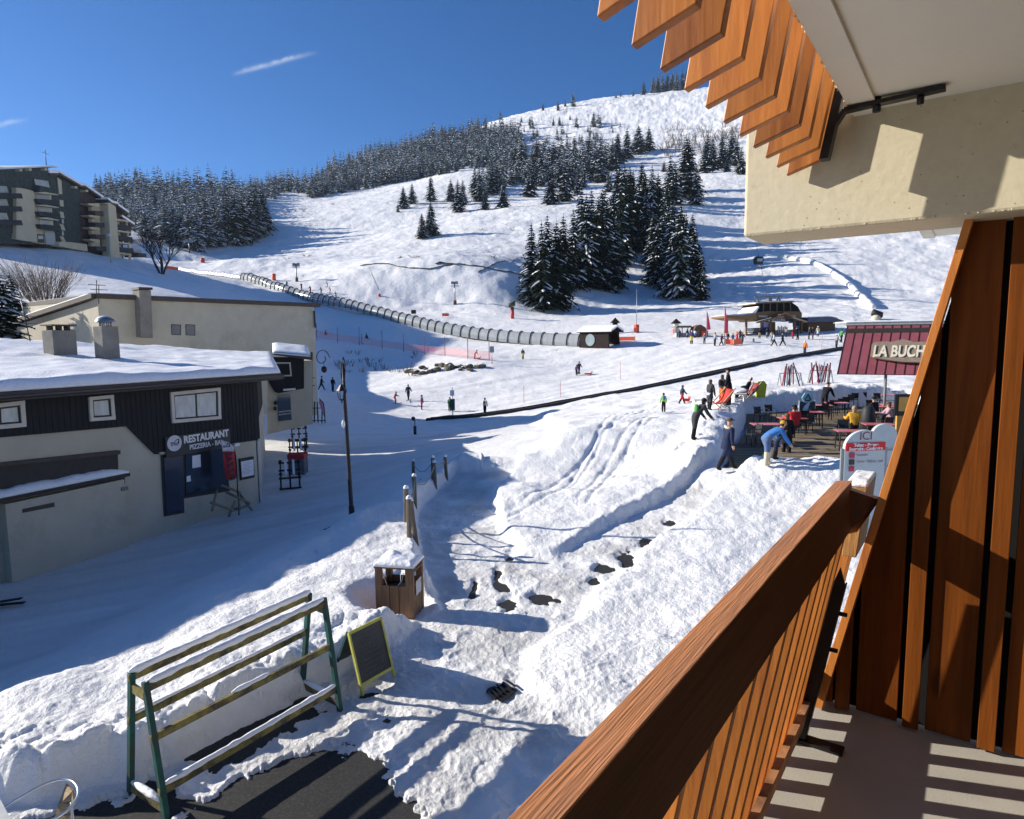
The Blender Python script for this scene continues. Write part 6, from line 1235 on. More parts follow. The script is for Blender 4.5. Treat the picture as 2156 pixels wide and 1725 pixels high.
# exposed soil ledge and dark cable trench above the piste
led = []
for pts, wd in ((((757,561),(790,556),(830,560),(868,566),(905,567),(935,560),(965,556),(990,560),(1030,566),(1060,572),(1100,580)), .45), (((915,557),(945,556),(960,559)), .9), (((1005,575),(1030,563),(1060,552),(1100,544),(1112,541)), .5)):
    P_ = smoothline([G(*q)+Zv*.25 for q in pts], 1.5); vs = []; fs = []
    for i, p in enumerate(P_): h_ = .42*wd*(.3+.9*abs(math.sin(i*1.7)+.3*math.sin(i*.6))); z = Zg(p.x, p.y)+.12; vs += [Vector((p.x, p.y-.3, z)), Vector((p.x, p.y+.2, z+h_)), Vector((p.x, p.y+.8, z+.1))]
    for i in range(len(P_)-1): fs += [(3*i, 3*i+1, 3*i+4, 3*i+3), (3*i+1, 3*i+2, 3*i+5, 3*i+4)]
    tag(MB().add(vs, fs).build('soil_ledge', mat('bare_soil', (.1, .075, .055), .95, var=.4, vs=.6)), 'thin line of bare soil along the top of the cut bank', kind='structure')
# red feather flags, small huts left of the station
for x, y, h_ in ((1525, 727, 82), (1488, 712, 56)):
    b = G(x, y); s_ = b.y/FPX; o = empty('feather_flag', b, 'taller red feather flag in the middle of the crowd' if h_ > 60 else 'shorter red feather flag left of the crowd', 'flag'); MB().tube([b, b+Zv*s_*h_*.85, b+Zv*s_*h_+Vector((-s_*3, 0, 0))], .05, n=5).build('flag_pole', STL, o)
    MB().prism([b+Zv*s_*h_*.3+Vector((-s_*1, 0, 0)), b+Zv*s_*h_*.32+Vector((s_*8, 0, 0)), b+Zv*s_*h_*.62+Vector((s_*5, 0, 0)), b+Zv*s_*h_, b+Zv*s_*h_*.8+Vector((-s_*1, 0, 0))], (0, .05, 0)).build('flag_cloth', mat('bright_red_cloth', (.7, .05, .12), .6), o)
kh = empty('kiosk', G(1475, 709), 'small red and brown kiosk with a rounded roof left of the station', 'hut'); b = G(1475, 710); s_ = b.y/FPX
mm = MB(); mm.prism([b+Vector((s_*x, 0, s_*y)) for x, y in ((-14, 0), (14, 0), (14, 12), (10, 20), (0, 26), (-10, 22), (-14, 14))], (0, 2.5, 0)); mm.build('hut_shell', mat('brown_kiosk', (.14, .08, .05), .8), kh)
MB().box(b+Vector((s_*8, -.1, s_*7)), (s_*14, .1, s_*12)).build('panel', REDP, kh); MB().box(b+Vector((-s_*6, -.1, s_*10)), (s_*6, .1, s_*8)).build('window', DGLASS, kh)
st2 = empty('market_stall', G(1437, 709), 'low stall with a greenish canopy beside the red kiosk', 'stall'); b = G(1440, 710)
MB().prism([b+Vector((-s_*17, 0, s_*20)), b+Vector((s_*17, 0, s_*20)), b+Vector((s_*15, 0, s_*24)), b+Vector((-s_*14, 0, s_*24))], (0, 2.5, 0)).build('canopy', mat('olive_canopy', (.16, .17, .1), .8), st2)
for i in (-15, -4, 8, 15): MB().box(b+Vector((s_*i, 0, s_*10)), (s_*1.2, .15, s_*20)).build('post', HT, st2)
MB().box(b+Vector((0, 1, s_*5)), (s_*28, 1.5, s_*8)).build('counter', mat('white_counter', (.4, .42, .45), .7), st2)
# small hillside lamp and post on the left hill
for x, y, h_, lb in ((233, 552, 54, 'pale lamp post in front of the apartment building'),):
    b = at(x*1.0, y-12, 132); b.z = Zg(b.x, b.y); s_ = b.y/FPX; o = empty('street_lamp', b, lb, 'street lamp'); MB().tube([b, b+Zv*s_*h_], .14, n=6).build('pole', mat('pale_pole', (.42, .43, .38), .6), o); MB().ball(b+Zv*s_*(h_+2), (s_*4, s_*4, s_*3), n=8).build('lamp_head', mat('lamp_head_white', (.6, .63, .62), .4), o)
# ---------------------------------------------------------------- terrace
DECKM = mat('deck_boards', (.31, .24, .15), .85, var=.3, vs=3, stretch=(1, 7, 1), bump=.004, bs=8, dark=(.17, .13, .085), dthr=.55)
dk = empty('terrace_deck', Vector((15, 28, DZ)), 'brown plank terrace deck cleared of snow in front of the snack hut', 'deck')
mm = MB(); Vd = [Vector((x, y, DZ)) for x, y in DECK]; mm.prism(Vd, (0, 0, .05)); mm.build('deck_floor', DECKM, dk)
mm = MB()
for k in range(60):
    y = 20.5+.34*k; xs = []
    for i in range(len(DECK)):
        (ax, ay), (bx, by) = DECK[i], DECK[(i+1) % len(DECK)]
        if (ay > y) != (by > y): xs.append(ax+(bx-ax)*(y-ay)/(by-ay))
    if len(xs) == 2: x0, x1 = min(xs), max(xs); mm.box(Vector(((x0+x1)/2, y, DZ+.053)), (x1-x0, .05, .008))
mm.build('board_gap', mat('gap_dark', (.03, .025, .02), .9), dk)
TZ = DZ+.055
def tpt(px, py, z=TZ): p = atz(px, py, z); return p
TT = mat('pink_table_top', (.55, .13, .15), .35, var=.08, vs=2, spec=.5); BLKP = mat('black_plastic', (.02, .02, .022), .5, var=.2)
def make_table():
    o = empty('terrace_table', Vector((0, 0, 0)), 'x', 'table', 'pink topped tables on the terrace')
    MB().box((0, 0, .73), (1.15, .72, .035)).build('table_top', TT, o, bevel=.01)
    for x in (-.5, .5):
        for y in (-.28, .28): MB().bar((x, y, 0), (x*.96, y*.96, .72), .04, .04).build('leg', BLKP, o)
    MB().bar((-.5, 0, .4), (.5, 0, .4), .03, .03).build('stretcher', BLKP, o); return o
def make_chair():
    o = empty('terrace_chair', Vector((0, 0, 0)), 'x', 'chair', 'black chairs on the terrace')
    MB().box((0, 0, .45), (.44, .43, .03)).build('seat', BLKP, o, bevel=.008)
    m = MB(); m.box((0, -.225, .68), (.42, .03, .34), None, (Vector((1, 0, 0)), Vector((0, .98, -.17)).normalized(), Vector((0, -.17, .98)).normalized())); m.build('backrest', BLKP, o, bevel=.01)
    for x in (-.2, .2): MB().tube([(x, .2, 0), (x, .19, .66), (x, -.2, .68)], .017, n=6).build('front_leg', BLKP, o); MB().tube([(x, -.25, 0), (x, -.2, .45), (x, -.26, .88)], .017, n=6).build('rear_leg', BLKP, o)
    return o
tab0 = make_table(); cha0 = make_chair(); used = {}
def put(proto, key, p, rz, label, z=TZ):
    if key not in used: used[key] = 1; o = proto; o.location = (p.x, p.y, z); o.rotation_euler[2] = rz
    else: o = copy_tree(proto, None, (p.x, p.y, z), rz)
    o['label'] = label; return o
def tp(px, py): return atz(px, py, TZ+.74)
A0 = R(-12)
for px, py, lb in ((1613, 893, 'pink table nearest the terrace entrance with a dark chair at its snowy end'), (1668, 880, 'table behind the person in the red jacket'), (1706, 867, 'pink table beside the blue and black menu board'), (1762, 848, 'pink table the leaning waiter rests a hand on'), (1727, 853, 'pink table just in front of the leaning waiter'), (1805, 828, 'farthest pink table in the middle row near the snow bank'), (1875, 832, 'small pink table behind the hut post at the back'), (1868, 856, 'pink table right behind the person in the pink sweater'), (1794, 907, 'pink table of the guest in yellow'), (1850, 893, 'low pink table between the black barrel and the pink sweater'), (1880, 852, 'pink table against the hut wall')):
    put(tab0, 't', tp(px, py), A0+R(8) if px < 1700 else A0, lb)
for i, (px, py, rz) in enumerate(((1586, 930, 100), (1600, 885, 200), (1622, 880, 190), (1650, 925, 20), (1640, 935, 0), (1690, 893, -10), (1705, 888, 15), (1718, 880, 0), (1730, 876, 10), (1742, 870, 0), (1752, 866, -15), (1765, 862, 5), (1776, 858, 0), (1695, 902, 30), (1683, 905, 10), (1668, 900, 200), (1795, 848, 0), (1785, 852, 10), (1815, 846, -25), (1822, 842, -80), (1806, 838, 10), (1858, 836, 5), (1874, 838, 0), (1888, 838, -5), (1850, 850, 180), (1775, 920, 160), (1845, 905, 90), (1862, 910, 10), (1880, 890, -40), (1835, 868, 180))):
    put(cha0, 'c', atz(px, py+8, TZ), R(rz), 'black plastic chair among the pink terrace tables')
# menu board, barrel, hut menu stand
mb_ = empty('menu_board', tpt(1698, 890), 'dark menu board topped by a pale blue hexagonal sign', 'sign'); b = tpt(1698, 893); s_ = b.y/FPX
MB().box(b+Zv*s_*26, (s_*32, .05, s_*44), None).build('panel', SLATE, mb_)
for i in (-1, 1): MB().bar(b+Vector((s_*16.5*i, 0, 0)), b+Vector((s_*16.5*i, 0, s_*50)), .04, .05).build('side_rail', mat('pale_side', (.6, .66, .66), .5), mb_)
c_ = b+Zv*s_*56+Vector((0, -.05, 0)); MB().prism([c_+Vector((math.cos(a)*s_*13, 0, math.sin(a)*s_*12)) for a in [k*math.pi/3 for k in range(6)]], (0, .05, 0)).build('hexagon', mat('ice_blue', (.3, .62, .68), .5), mb_)
mm = MB(); mm.tube([c_+Vector((-s_*6, -.02, -s_*4)), c_+Vector((0, -.02, s_*7)), c_+Vector((s_*6, -.02, -s_*4))], .035, n=5); mm.bar(c_+Vector((-s_*5, -.02, -s_*6)), c_+Vector((s_*5, -.02, -s_*6)), .03, .06); mm.build('emblem', NAVYINK, mb_)
br_ = empty('covered_barrel', tpt(1826, 912), 'black covered patio heater standing between the seated guests', 'heater'); b = tpt(1826, 914); s_ = b.y/FPX
MB().tube([b, b+Zv*s_*35, b+Zv*s_*52, b+Zv*s_*58, b+Zv*s_*60], [s_*17, s_*14.5, s_*12.5, s_*9, s_*6], n=16).build('cover', mat('black_cover', (.03, .032, .036), .6, bump=.01, bs=6), br_)
ms = empty('menu_stand', tpt(1888, 930), 'orange menu panel on a wooden stand against the hut', 'sign'); b = tpt(1893, 935); s_ = b.y/FPX
MB().box(b+Zv*s_*40, (s_*18, .1, s_*62)).build('stand_post', mat('honey_wood', (.55, .3, .08), .6), ms); MB().box(b+Vector((0, -.06, s_*84)), (s_*32, .08, s_*46)).build('case', BLK, ms); MB().box(b+Vector((s_*2, -.12, s_*86)), (s_*22, .02, s_*30)).build('menu_sheet', mat('orange_sheet', (.75, .42, .1), .6), ms)
# rounded totem sign ICI
TG = mat('totem_grey', (.5, .55, .56), .55, var=.04); 
def totem(px0, px1, pyt, pyb, d, label, front):
    a, b = at(px0, pyb, d), at(px1, pyb, d); top = at((px0+px1)/2, pyt, d).z; o = empty('shop_totem', Vector(((a.x+b.x)/2, a.y, 1)), label, 'sign'); w_ = (b.x-a.x); zb = .6; ar = w_*.42
    r_ = Vector((1, .12, 0)).normalized(); c = Vector(((a.x+b.x)/2, d, 0)); pts = [c-r_*w_/2+Zv*zb, c+r_*w_/2+Zv*zb]+[c+r_*(w_/2*math.cos(x))+Zv*(top-ar+ar*math.sin(x)) for x in [math.pi*k/20 for k in range(21)]]
    MB().prism(pts, (-.01, .09, 0)).build('panel', TG, o); n_ = Vector((.12, -1, 0)).normalized()
    for s_ in (-1, 1): MB().bar(c+r_*(w_/2+.02)*s_+Zv*.3+Vector((0, .05, 0)), c+r_*(w_/2+.02)*s_+Zv*(top-ar)+Vector((0, .05, 0)), .05, .1).build('edge_post', STL, o)
    return o, c, r_, n_, w_, top, ar
o, c, r_, n_, w_, top, ar = totem(1830, 1886, 893, 1010, 15.9, 'plain grey back panel of the second shop totem', 0)
for z in (.35, .75, .95): MB().box(c+n_*.03+Zv*(top-z-.3), (w_, .02, .03)).build('seam', STL, o)
o, c, r_, n_, w_, top, ar = totem(1773, 1864, 906, 1010, 15.0, 'grey arched totem lettered ICI above a red band', 1)
zt_ = top; px_ = 15.0/FPX
def tz(py): return at(1818, py, 15.0).z
TXR = mat('crimson_ink', (.3, .02, .07), .5); TXG = mat('rose_grey_ink', (.42, .3, .32), .6)
MB().prism([c-r_*(w_/2-.01)+n_*.01+Zv*tz(949), c+r_*(w_/2-.01)+n_*.01+Zv*tz(949), c+r_*(w_/2-.01)+n_*.01+Zv*tz(932), c-r_*(w_/2-.01)+n_*.01+Zv*tz(932)], n_*.01).build('red_band', mat('signal_red', (.72, .02, .02), .5), o)
text_mesh('ICI', px_*25, TXR, c+n_*.012+Zv*tz(919), (r_, Zv), .004, parent=o, bold=-.004)
text_mesh('Tabac - Presse', px_*9.5, LET, c+n_*.03+Zv*tz(936.5), (r_, Zv), .003, parent=o, bold=.004); text_mesh('Souvenirs - Confiseries', px_*9.5, LET, c+n_*.03+Zv*tz(944.5), (r_, Zv), .003, parent=o, bold=.004, wscale=.86)
for y, t_ in ((958, 'Souvenirs'), (972, 'Cartes - Timbres - Jeux'), (986, 'Presse')):
    MB().box(c-r_*w_*.33+n_*.02+Zv*tz(y), (px_*11, .02, px_*11), None, (r_, n_, Zv)).build('pictogram', mat('pictogram_dark', (.06, .06, .05), .6) if y == 972 else mat('pictogram_red', (.55, .05, .1), .6), o)
    if y < 980: text_mesh(t_, px_*7.5, TXG, c-r_*w_*.2+n_*.012+Zv*tz(y), (r_, Zv), .003, align='LEFT', parent=o, wscale=.85)
# two racks of skis behind the terrace bank
SKC = [mat('ski_red', (.35, .04, .06), .4), mat('ski_dark', (.05, .05, .07), .4), mat('ski_white', (.6, .6, .62), .4)]
for px, py, hh_, n, lb in ((1663, 812, 46, 9, 'cone of skis leaning on a rack behind the terrace'), (1727, 806, 44, 13, 'larger rack crowded with skis near the maroon hut')):
    b = G(px, py); s_ = b.y/FPX; o = empty('ski_stand', b, lb, 'ski rack'); rs_ = random.Random(px)
    MB().bar(b+Vector((-s_*22, 0, s_*26)), b+Vector((s_*22, 0, s_*26)), .05, .05).build('rail', REDP, o)
    for x in (-22, 22): m = MB(); m.bar(b+Vector((s_*x, -.4, -.1)), b+Vector((s_*x, 0, s_*26)), .04, .04); m.bar(b+Vector((s_*x, .4, -.1)), b+Vector((s_*x, 0, s_*26)), .04, .04); m.build('foot_frame', STL, o)
    for k in range(n):
        u = (k+.5)/n*2-1; x0 = u*s_*26+rs_.uniform(-.1, .1); x1 = u*s_*(10 if n < 10 else 20); yy = rs_.choice((-.5, .5)); MB().bar(b+Vector((x0, yy, -.05)), b+Vector((x1, -yy*.2, s_*hh_*rs_.uniform(.8, 1.05))), .09, .03).build('ski', SKC[k % 3], o)
# deck chairs
def deckchair(px, py, rz, m, label, d=None):
    b = G(px, py); o = empty('deck_chair', b, label, 'deck chair'); c, s = math.cos(rz), math.sin(rz)
    def q(x, y, z): return b+Vector((x*c-y*s, x*s+y*c, z))
    for x in (-.3, .3): MB().bar(q(x, -.6, .02), q(x, .62, 1.0), .04, .04).build('frame_bar', mat('pale_beech', (.5, .4, .25), .6), o); MB().bar(q(x, .35, .0), q(x, -.35, .42), .04, .04).build('frame_bar', mat('pale_beech', (.5, .4, .25), .6), o)
    v = []; f = []
    for i in range(9): u = i/8; y = -.5+1.1*u; z = .32+.62*u*u-.14*math.sin(math.pi*u); v += [q(-.28, y, z), q(.28, y, z)]
    for i in range(8): f.append((2*i, 2*i+1, 2*i+3, 2*i+2))
    ob = MB().add(v, f, m, True).build('sling', None, o); ob.modifiers.new('s', 'SOLIDIFY').thickness = .012
deckchair(1518, 862, R(-60), REDP, 'red deck chair in front of the dark coated couple'); deckchair(1577, 842, R(-65), mat('dull_red', (.3, .06, .06), .7), 'darker red deck chair under the guest dressed in black')
b = G(1602, 838); s_ = b.y/FPX; MBo = MB(); MBo.prism([b+Vector((s_*x, 0, s_*y)) for x, y in ((-9, 3), (9, 0), (12, 28), (6, 36), (-7, 34), (-12, 26))], (0, .12, 0)); tag(MBo.build('plastic_sledge', mat('lime_plastic', (.55, .58, .04), .4)), 'lime yellow plastic sledge propped against the darker deck chair', 'sledge')
def sledge(px, py, w_, m, label):
    b = G(px, py)+Zv*.05; s_ = b.y/FPX; v = []; f = []
    for i in range(7):
        u = i/6*2-1
        for k in range(5): t = k/4*2-1; v.append(b+Vector((u*w_*s_/2, t*.22, .02+.16*t*t+(.2 if u > .8 else 0)*abs(u))))
    for i in range(6):
        for k in range(4): f.append((i*5+k, i*5+k+1, (i+1)*5+k+1, (i+1)*5+k))
    o = MB().add(v, f, m, True).build('plastic_sledge'); o.modifiers.new('s', 'SOLIDIFY').thickness = .03; return tag(o, label, 'sledge')
sledge(1239, 790, 16, REDP, 'red sledge lying right of the couple on the open slope'); sledge(1446, 848, 14, REDP, 'red sledge carried by the child in red trousers'); sledge(1008, 757, 9, REDP, 'red sledge of the child on the sunlit lane')
for px, py in ((1472, 858), (1556, 846)):
    b = G(px, py); o = empty('low_table', b, 'small white wooden stool table left of the deck chairs' if px < 1500 else 'small white table between the two deck chairs', 'table'); MB().box(b+Zv*.42, (.7, .45, .04)).build('table_top', mat('white_wood', (.7, .68, .6), .6), o)
    for x in (-.3, .3): MB().box(b+Vector((x, 0, .2)), (.05, .4, .42)).build('leg', mat('white_wood', (.7, .68, .6)), o)
# ---------------------------------------------------------------- people
SKIN = mat('skin', (.5, .29, .2), .6, var=.05); HAIRB = mat('brown_hair', (.06, .035, .02), .8)
PM = {}
def cm(n, c):
    if n not in PM: PM[n] = mat('cloth_'+n, c, .8, var=.15, vs=8, bump=.004, bs=9, spec=.15)
    return PM[n]
COL = dict(black=(.015, .015, .018), navy=(.02, .03, .07), charcoal=(.05, .05, .055), red=(.55, .03, .03), dred=(.2, .03, .04), orange=(.75, .18, .03), yellow=(.65, .55, .06), blue=(.06, .2, .5), jean=(.1, .15, .28), white=(.7, .7, .68), grey=(.3, .31, .32), green=(.08, .3, .08), lime=(.3, .6, .1), dgreen=(.03, .07, .04), pink=(.5, .3, .33), brown=(.13, .08, .05), cream=(.6, .52, .38), purple=(.1, .06, .2), tan=(.35, .26, .15), mustard=(.6, .32, .04))
POSE = dict(stand=dict(lean=4, l=(4, 4), r=(-4, 3), a=((8, 14, 12), (4, 14, 10))), walk=dict(lean=5, l=(24, 8), r=(-20, 14), a=((-18, 12, 25), (22, 12, 30))), stride=dict(lean=8, l=(26, 4), r=(-24, 8), a=((10, 14, 30), (-10, 12, 20))),
    bend=dict(lean=62, l=(24, 26), r=(4, 12), a=((14, 8, 14), (24, 8, 14))), stoop=dict(lean=38, l=(6, 10), r=(-6, 8), a=((12, 10, 30), (24, 12, 20))), sit=dict(lean=8, l=(82, 84), r=(80, 84), a=((35, 14, 65), (35, 14, 65)), sit=1), lounge=dict(lean=-22, l=(78, 50), r=(74, 48), a=((30, 16, 60), (30, 16, 60)), sit=1),
    ski=dict(lean=24, l=(30, 44), r=(24, 40), a=((35, 22, 50), (30, 22, 55))), snow=dict(lean=20, l=(85, 60), r=(80, 50), a=((20, 30, 20), (20, 30, 20)), sit=1), reach=dict(lean=12, l=(6, 4), r=(-8, 6), a=((55, 12, 10), (10, 16, 10))), crouch=dict(lean=35, l=(95, 120), r=(80, 110), a=((50, 10, 30), (50, 10, 30))))
QUEUE = []
def person(px, py, hpx, head, pose, jac, trou, label, hat='brown', hatkind='cap', boots='black', coat=False, group=None, d=None, H=None, z=None, skis=False, pack=None, child=False, seat=.46, fingers=False, extra=None):
    b = G(px, py) if d is None else at(px, py, d)
    if z is not None: b = atz(px, py, z)
    H = H or min(max(hpx*b.y/FPX, .85), 1.9); P = POSE[pose]; le = R(P['lean']); sp = Vector((0, math.sin(le), math.cos(le)))
    hs_ = 1.12 if H < 1.35 or child else 1.0
    V = {}; E = []; r = {}
    def add(n, p, rad, par=None, tg=0): V[n] = (Vector(p)*H, (rad[0]*H, rad[1]*H) if isinstance(rad, tuple) else (rad*H, rad*H)); r[n] = tg; 
    names = []
    def nd(n, p, rad, par, tg):
        add(n, p, rad); names.append((n, par, tg))
    nd('pel', (0, 0, 0), (.092, .078), None, 'j' if True else 't'); nd('wai', sp*.1, (.09, .074), 'pel', 'j'); nd('che', sp*.235, (.108, .082), 'wai', 'j'); nd('nec', sp*.325, .034, 'che', 'j')
    hl = le*.45; hd = Vector((0, math.sin(hl), math.cos(hl))); hb = V['nec'][0]/H
    nd('hd1', hb+hd*.045, .044*hs_, 'nec', 'h'); nd('hd2', hb+hd*.095, (.05*hs_, .055*hs_), 'hd1', 'h'); nd('hd3', hb+hd*(.128*hs_), .034*hs_, 'hd2', 'h')
    lows = []
    for s_, k, a in ((-1, 'l', P['a'][0]), (1, 'r', P['a'][1])):
        sh = sp*.285+Vector((.105*s_, 0, 0)); f, o_, e = map(R, a)
        d1 = Vector((math.sin(o_)*s_, math.sin(f)*math.cos(o_), -math.cos(f)*math.cos(o_))); d2 = Vector((math.sin(o_)*s_*.3, math.sin(f+e), -math.cos(f+e))).normalized()
        nd(k+'sh', sh, .052, 'che', 'j'); nd(k+'el', sh+d1*.165, .043, k+'sh', 'j'); nd(k+'wr', sh+d1*.165+d2*.135, .031, k+'el', 'j'); nd(k+'ha', sh+d1*.165+d2*.18, (.024, .014), k+'wr', 's')
        if fingers:
            hp_ = sh+d1*.165+d2*.18; sd_ = d2.cross(Vector((1, 0, 0))).normalized()
            for q in range(4): nd('%sf%d' % (k, q), hp_+d2*.02+sd_*(.009*(q-1.5)), .0055, k+'ha', 's'); nd('%sg%d' % (k, q), hp_+d2*(.045-.004*abs(q-1.4))+sd_*(.011*(q-1.5)), .0045, '%sf%d' % (k, q), 's')
            nd(k+'th', sh+d1*.165+d2*.172+sd_*.03, .0055, k+'ha', 's')
        th, kn = map(R, P[k]); h0 = Vector((.05*s_, 0, -.02)); d1 = Vector((.02*s_, math.sin(th), -math.cos(th))); d2 = Vector((0, math.sin(th-kn), -math.cos(th-kn)))
        nd(k+'hi', h0, .07, 'pel', 'c' if coat else 't'); nd(k+'kn', h0+d1*.24, .055, k+'hi', 't'); an = h0+d1*.24+d2*.235; nd(k+'an', an, .042, k+'kn', 'b'); 
        fd = Vector((.01*s_, math.cos(min(0, th-kn)*.3), math.sin((th-kn)*.2)*.3)); nd(k+'to', an+fd*.09+Vector((0, 0, -.018)), (.026, .022), k+'an', 'b'); lows.append(an.z-.04)
    if P.get('sit') and z is not None or (P.get('sit') and pose == 'lounge'): base_z = b.z+(seat if pose != 'snow' else .1)+.06*H
    elif pose == 'snow': base_z = b.z+.12*H
    else: base_z = b.z-min(lows)*H
    me = bpy.data.meshes.new('person'); idx = {n: i for i, (n, _, _) in enumerate(names)}
    me.from_pydata([V[n][0] for n, _, _ in names], [(idx[p], idx[n]) for n, p, _ in names if p], []); ob = bpy.data.objects.new('tmp', me); C.objects.link(ob)
    sk = ob.modifiers.new('s', 'SKIN'); sk.use_smooth_shade = True; ob.modifiers.new('u', 'SUBSURF').levels = 1
    ob.modifiers['u'].render_levels = 1
    for i, (n, _, _) in enumerate(names): ob.data.skin_vertices[0].data[i].radius = V[n][1]; ob.data.skin_vertices[0].data[i].use_root = (i == 0)
    QUEUE.append(dict(ob=ob, names=names, V=V, loc=Vector((b.x, b.y, base_z)), head=R(-head), H=H, mats=dict(j=cm(jac, COL[jac]), t=cm(trou, COL[trou]), c=cm(jac, COL[jac]), h=SKIN, s=SKIN if fingers else cm('black', COL['black']), b=cm(boots, COL[boots])), label=label, group=group, hat=hat, hatkind=hatkind, skis=skis, pack=pack, hd=hd, hb=hb, hs=hs_, sp=sp, extra=extra, coat=coat, P=P))
def finish_people():
    bpy.context.view_layer.update(); dg = bpy.context.evaluated_depsgraph_get()
    for q in QUEUE:
        me = bpy.data.meshes.new_from_object(q['ob'].evaluated_get(dg)); bpy.data.objects.remove(q['ob']); ks = ['j', 't', 'c', 'h', 's', 'b']; me.materials.clear()
        for k in ks: me.materials.append(q['mats'][k])
        segs = [(np.array(q['V'][p][0] if p else q['V'][n][0]), np.array(q['V'][n][0]), t) for n, p, t in q['names']]
        cen = np.array([f.center for f in me.polygons]); best = np.full(len(cen), 1e9); ids = np.zeros(len(cen), int)
        for a, b, t in segs:
            e = b-a; u = np.clip(((cen-a)@e)/(e@e+1e-9), 0, 1); dd = np.linalg.norm(cen-a-u[:, None]*e, axis=1); w_ = dd < best; best[w_] = dd[w_]; ids[w_] = ks.index(t)
        me.polygons.foreach_set('material_index', ids.tolist()); me.update()
        o = bpy.data.objects.new('person', me); C.objects.link(o); o.location = q['loc']; o.rotation_euler[2] = q['head']; tag(o, q['label'], 'person', q['group']); H = q['H']
        def child(mb, nm): 
            c = mb.build(nm); c.parent = o; return c
        hc = (q['hb']+q['hd']*.098)*H; hm_ = cm(q['hat'], COL[q['hat']]); m = MB(); k = H*q['hs']
        if q['hatkind'] == 'cap': m.ball(hc+Vector((0, -.006*k, .012*k)), (.058*k, .063*k, .056*k), hm_, n=12, k=8, z0=-.05); m.ball(hc+Vector((0, -.025*k, -.01*k)), (.05*k, .042*k, .05*k), HAIRB, n=10, k=6)
        elif q['hatkind'] == 'hat': m.ball(hc+Vector((0, 0, .025*k)), (.06*k, .062*k, .05*k), hm_, n=12, k=6, z0=0); m.tube([hc+Vector((0, 0, .025*k)), hc+Vector((0, 0, .032*k))], [.095*k, .09*k], hm_, n=14)
        elif q['hatkind'] == 'helmet': m.ball(hc+Vector((0, -.004*k, .014*k)), (.064*k, .07*k, .062*k), hm_, n=12, k=8, z0=-.3)
        else: m.ball(hc+Vector((0, -.012*k, .006*k)), (.06*k, .062*k, .064*k), hm_, n=12, k=8, z0=-.4); m.ball(hc+Vector((0, -.035*k, -.04*k)), (.05*k, .035*k, .06*k), hm_, n=10, k=6)
        child(m, {'cap': 'woolly_hat', 'hat': 'hat', 'helmet': 'helmet'}.get(q['hatkind'], 'hair'))
        f = MB(); fy = .052*k
        for s_ in (-1, 1): f.ball(hc+Vector((.018*s_*k, fy-.004*k, -.002*k)), .006*k, BLK, n=6, k=4); f.ball(hc+Vector((.053*s_*k, -.004*k, -.012*k)), (.007*k, .012*k, .016*k), SKIN, n=6, k=4)
        f.ball(hc+Vector((0, fy+.004*k, -.014*k)), (.008*k, .012*k, .014*k), SKIN, n=6, k=5); f.box(hc+Vector((0, fy-.004*k, -.034*k)), (.026*k, .008*k, .005*k), cm('dred', COL['dred'])); child(f, 'face')
        if q['coat']:
            m = MB(); vs = []; n = 14
            kz = 1 if q['coat'] is True else q['coat']
            for i, (z, rx, ry) in enumerate(((.1, .1, .085), (0, .107, .093), (-.1*kz, .112, .102), (-.2*kz, .116, .112))):
                for a in range(n): an = 6.283*a/n; vs.append((rx*H*math.cos(an), ry*H*math.sin(an)+(q['sp'].y*.1*H if i == 0 else 0), z*H))
            m.add(vs, [(i*n+a, i*n+(a+1) % n, (i+1)*n+(a+1) % n, (i+1)*n+a) for i in range(3) for a in range(n)], q['mats']['j'], True); c = child(m, 'coat_skirt')
        if q['pack']: m = MB(); pc = (q['sp']*.22+Vector((0, -.1, 0)))*H; m.ball(pc, (.075*H, .05*H, .11*H), cm(q['pack'], COL[q['pack']]), n=10, k=7); child(m, 'backpack')
        if q['skis']:
            for s_ in (-1, 1): m = MB(); zf = -q['loc'].z+q['loc'].z-(-min(q['V']['lan'][0].z, q['V']['ran'][0].z))-.05*H; an = q['V'][('l' if s_ < 0 else 'r')+'to'][0]; m.bar((an.x, an.y-.75*H*.6, an.z-.03*H), (an.x, an.y+.75*H*.5, an.z-.03*H), .07, .025, SKC[0 if q['H'] < 1.4 else 1]); m.tube([(an.x, an.y+.75*H*.5, an.z-.03*H), (an.x, an.y+.75*H*.5+.12, an.z+.03*H)], .03, SKC[0], n=5); child(m, 'ski')
        if q['extra']: q['extra'](o, H, child, q)
def x_fur(o, H, child, q):
    m = MB(); c = (q['hb']-q['hd']*.005)*H; m.tube([c+Vector((.075*H*math.cos(a), .06*H*math.sin(a)-.01*H, .012*H*math.sin(a*2))) for a in [k*.6283 for k in range(11)]], .028*H, cm('cream', COL['cream']), n=8); child(m, 'fur_collar')
    m = MB(); m.ball(Vector((-.08*H, .06*H, .0)), (.05*H, .03*H, .035*H), cm('brown_bag', (.25, .1, .05)), n=8, k=6); child(m, 'belt_bag')
def x_belt(o, H, child, q):
    m = MB(); m.tube([(0, 0, -.03*H), (0, 0, .05*H)], [.1*H, .095*H], cm('white', COL['white']), n=14); child(m, 'pale_hem')
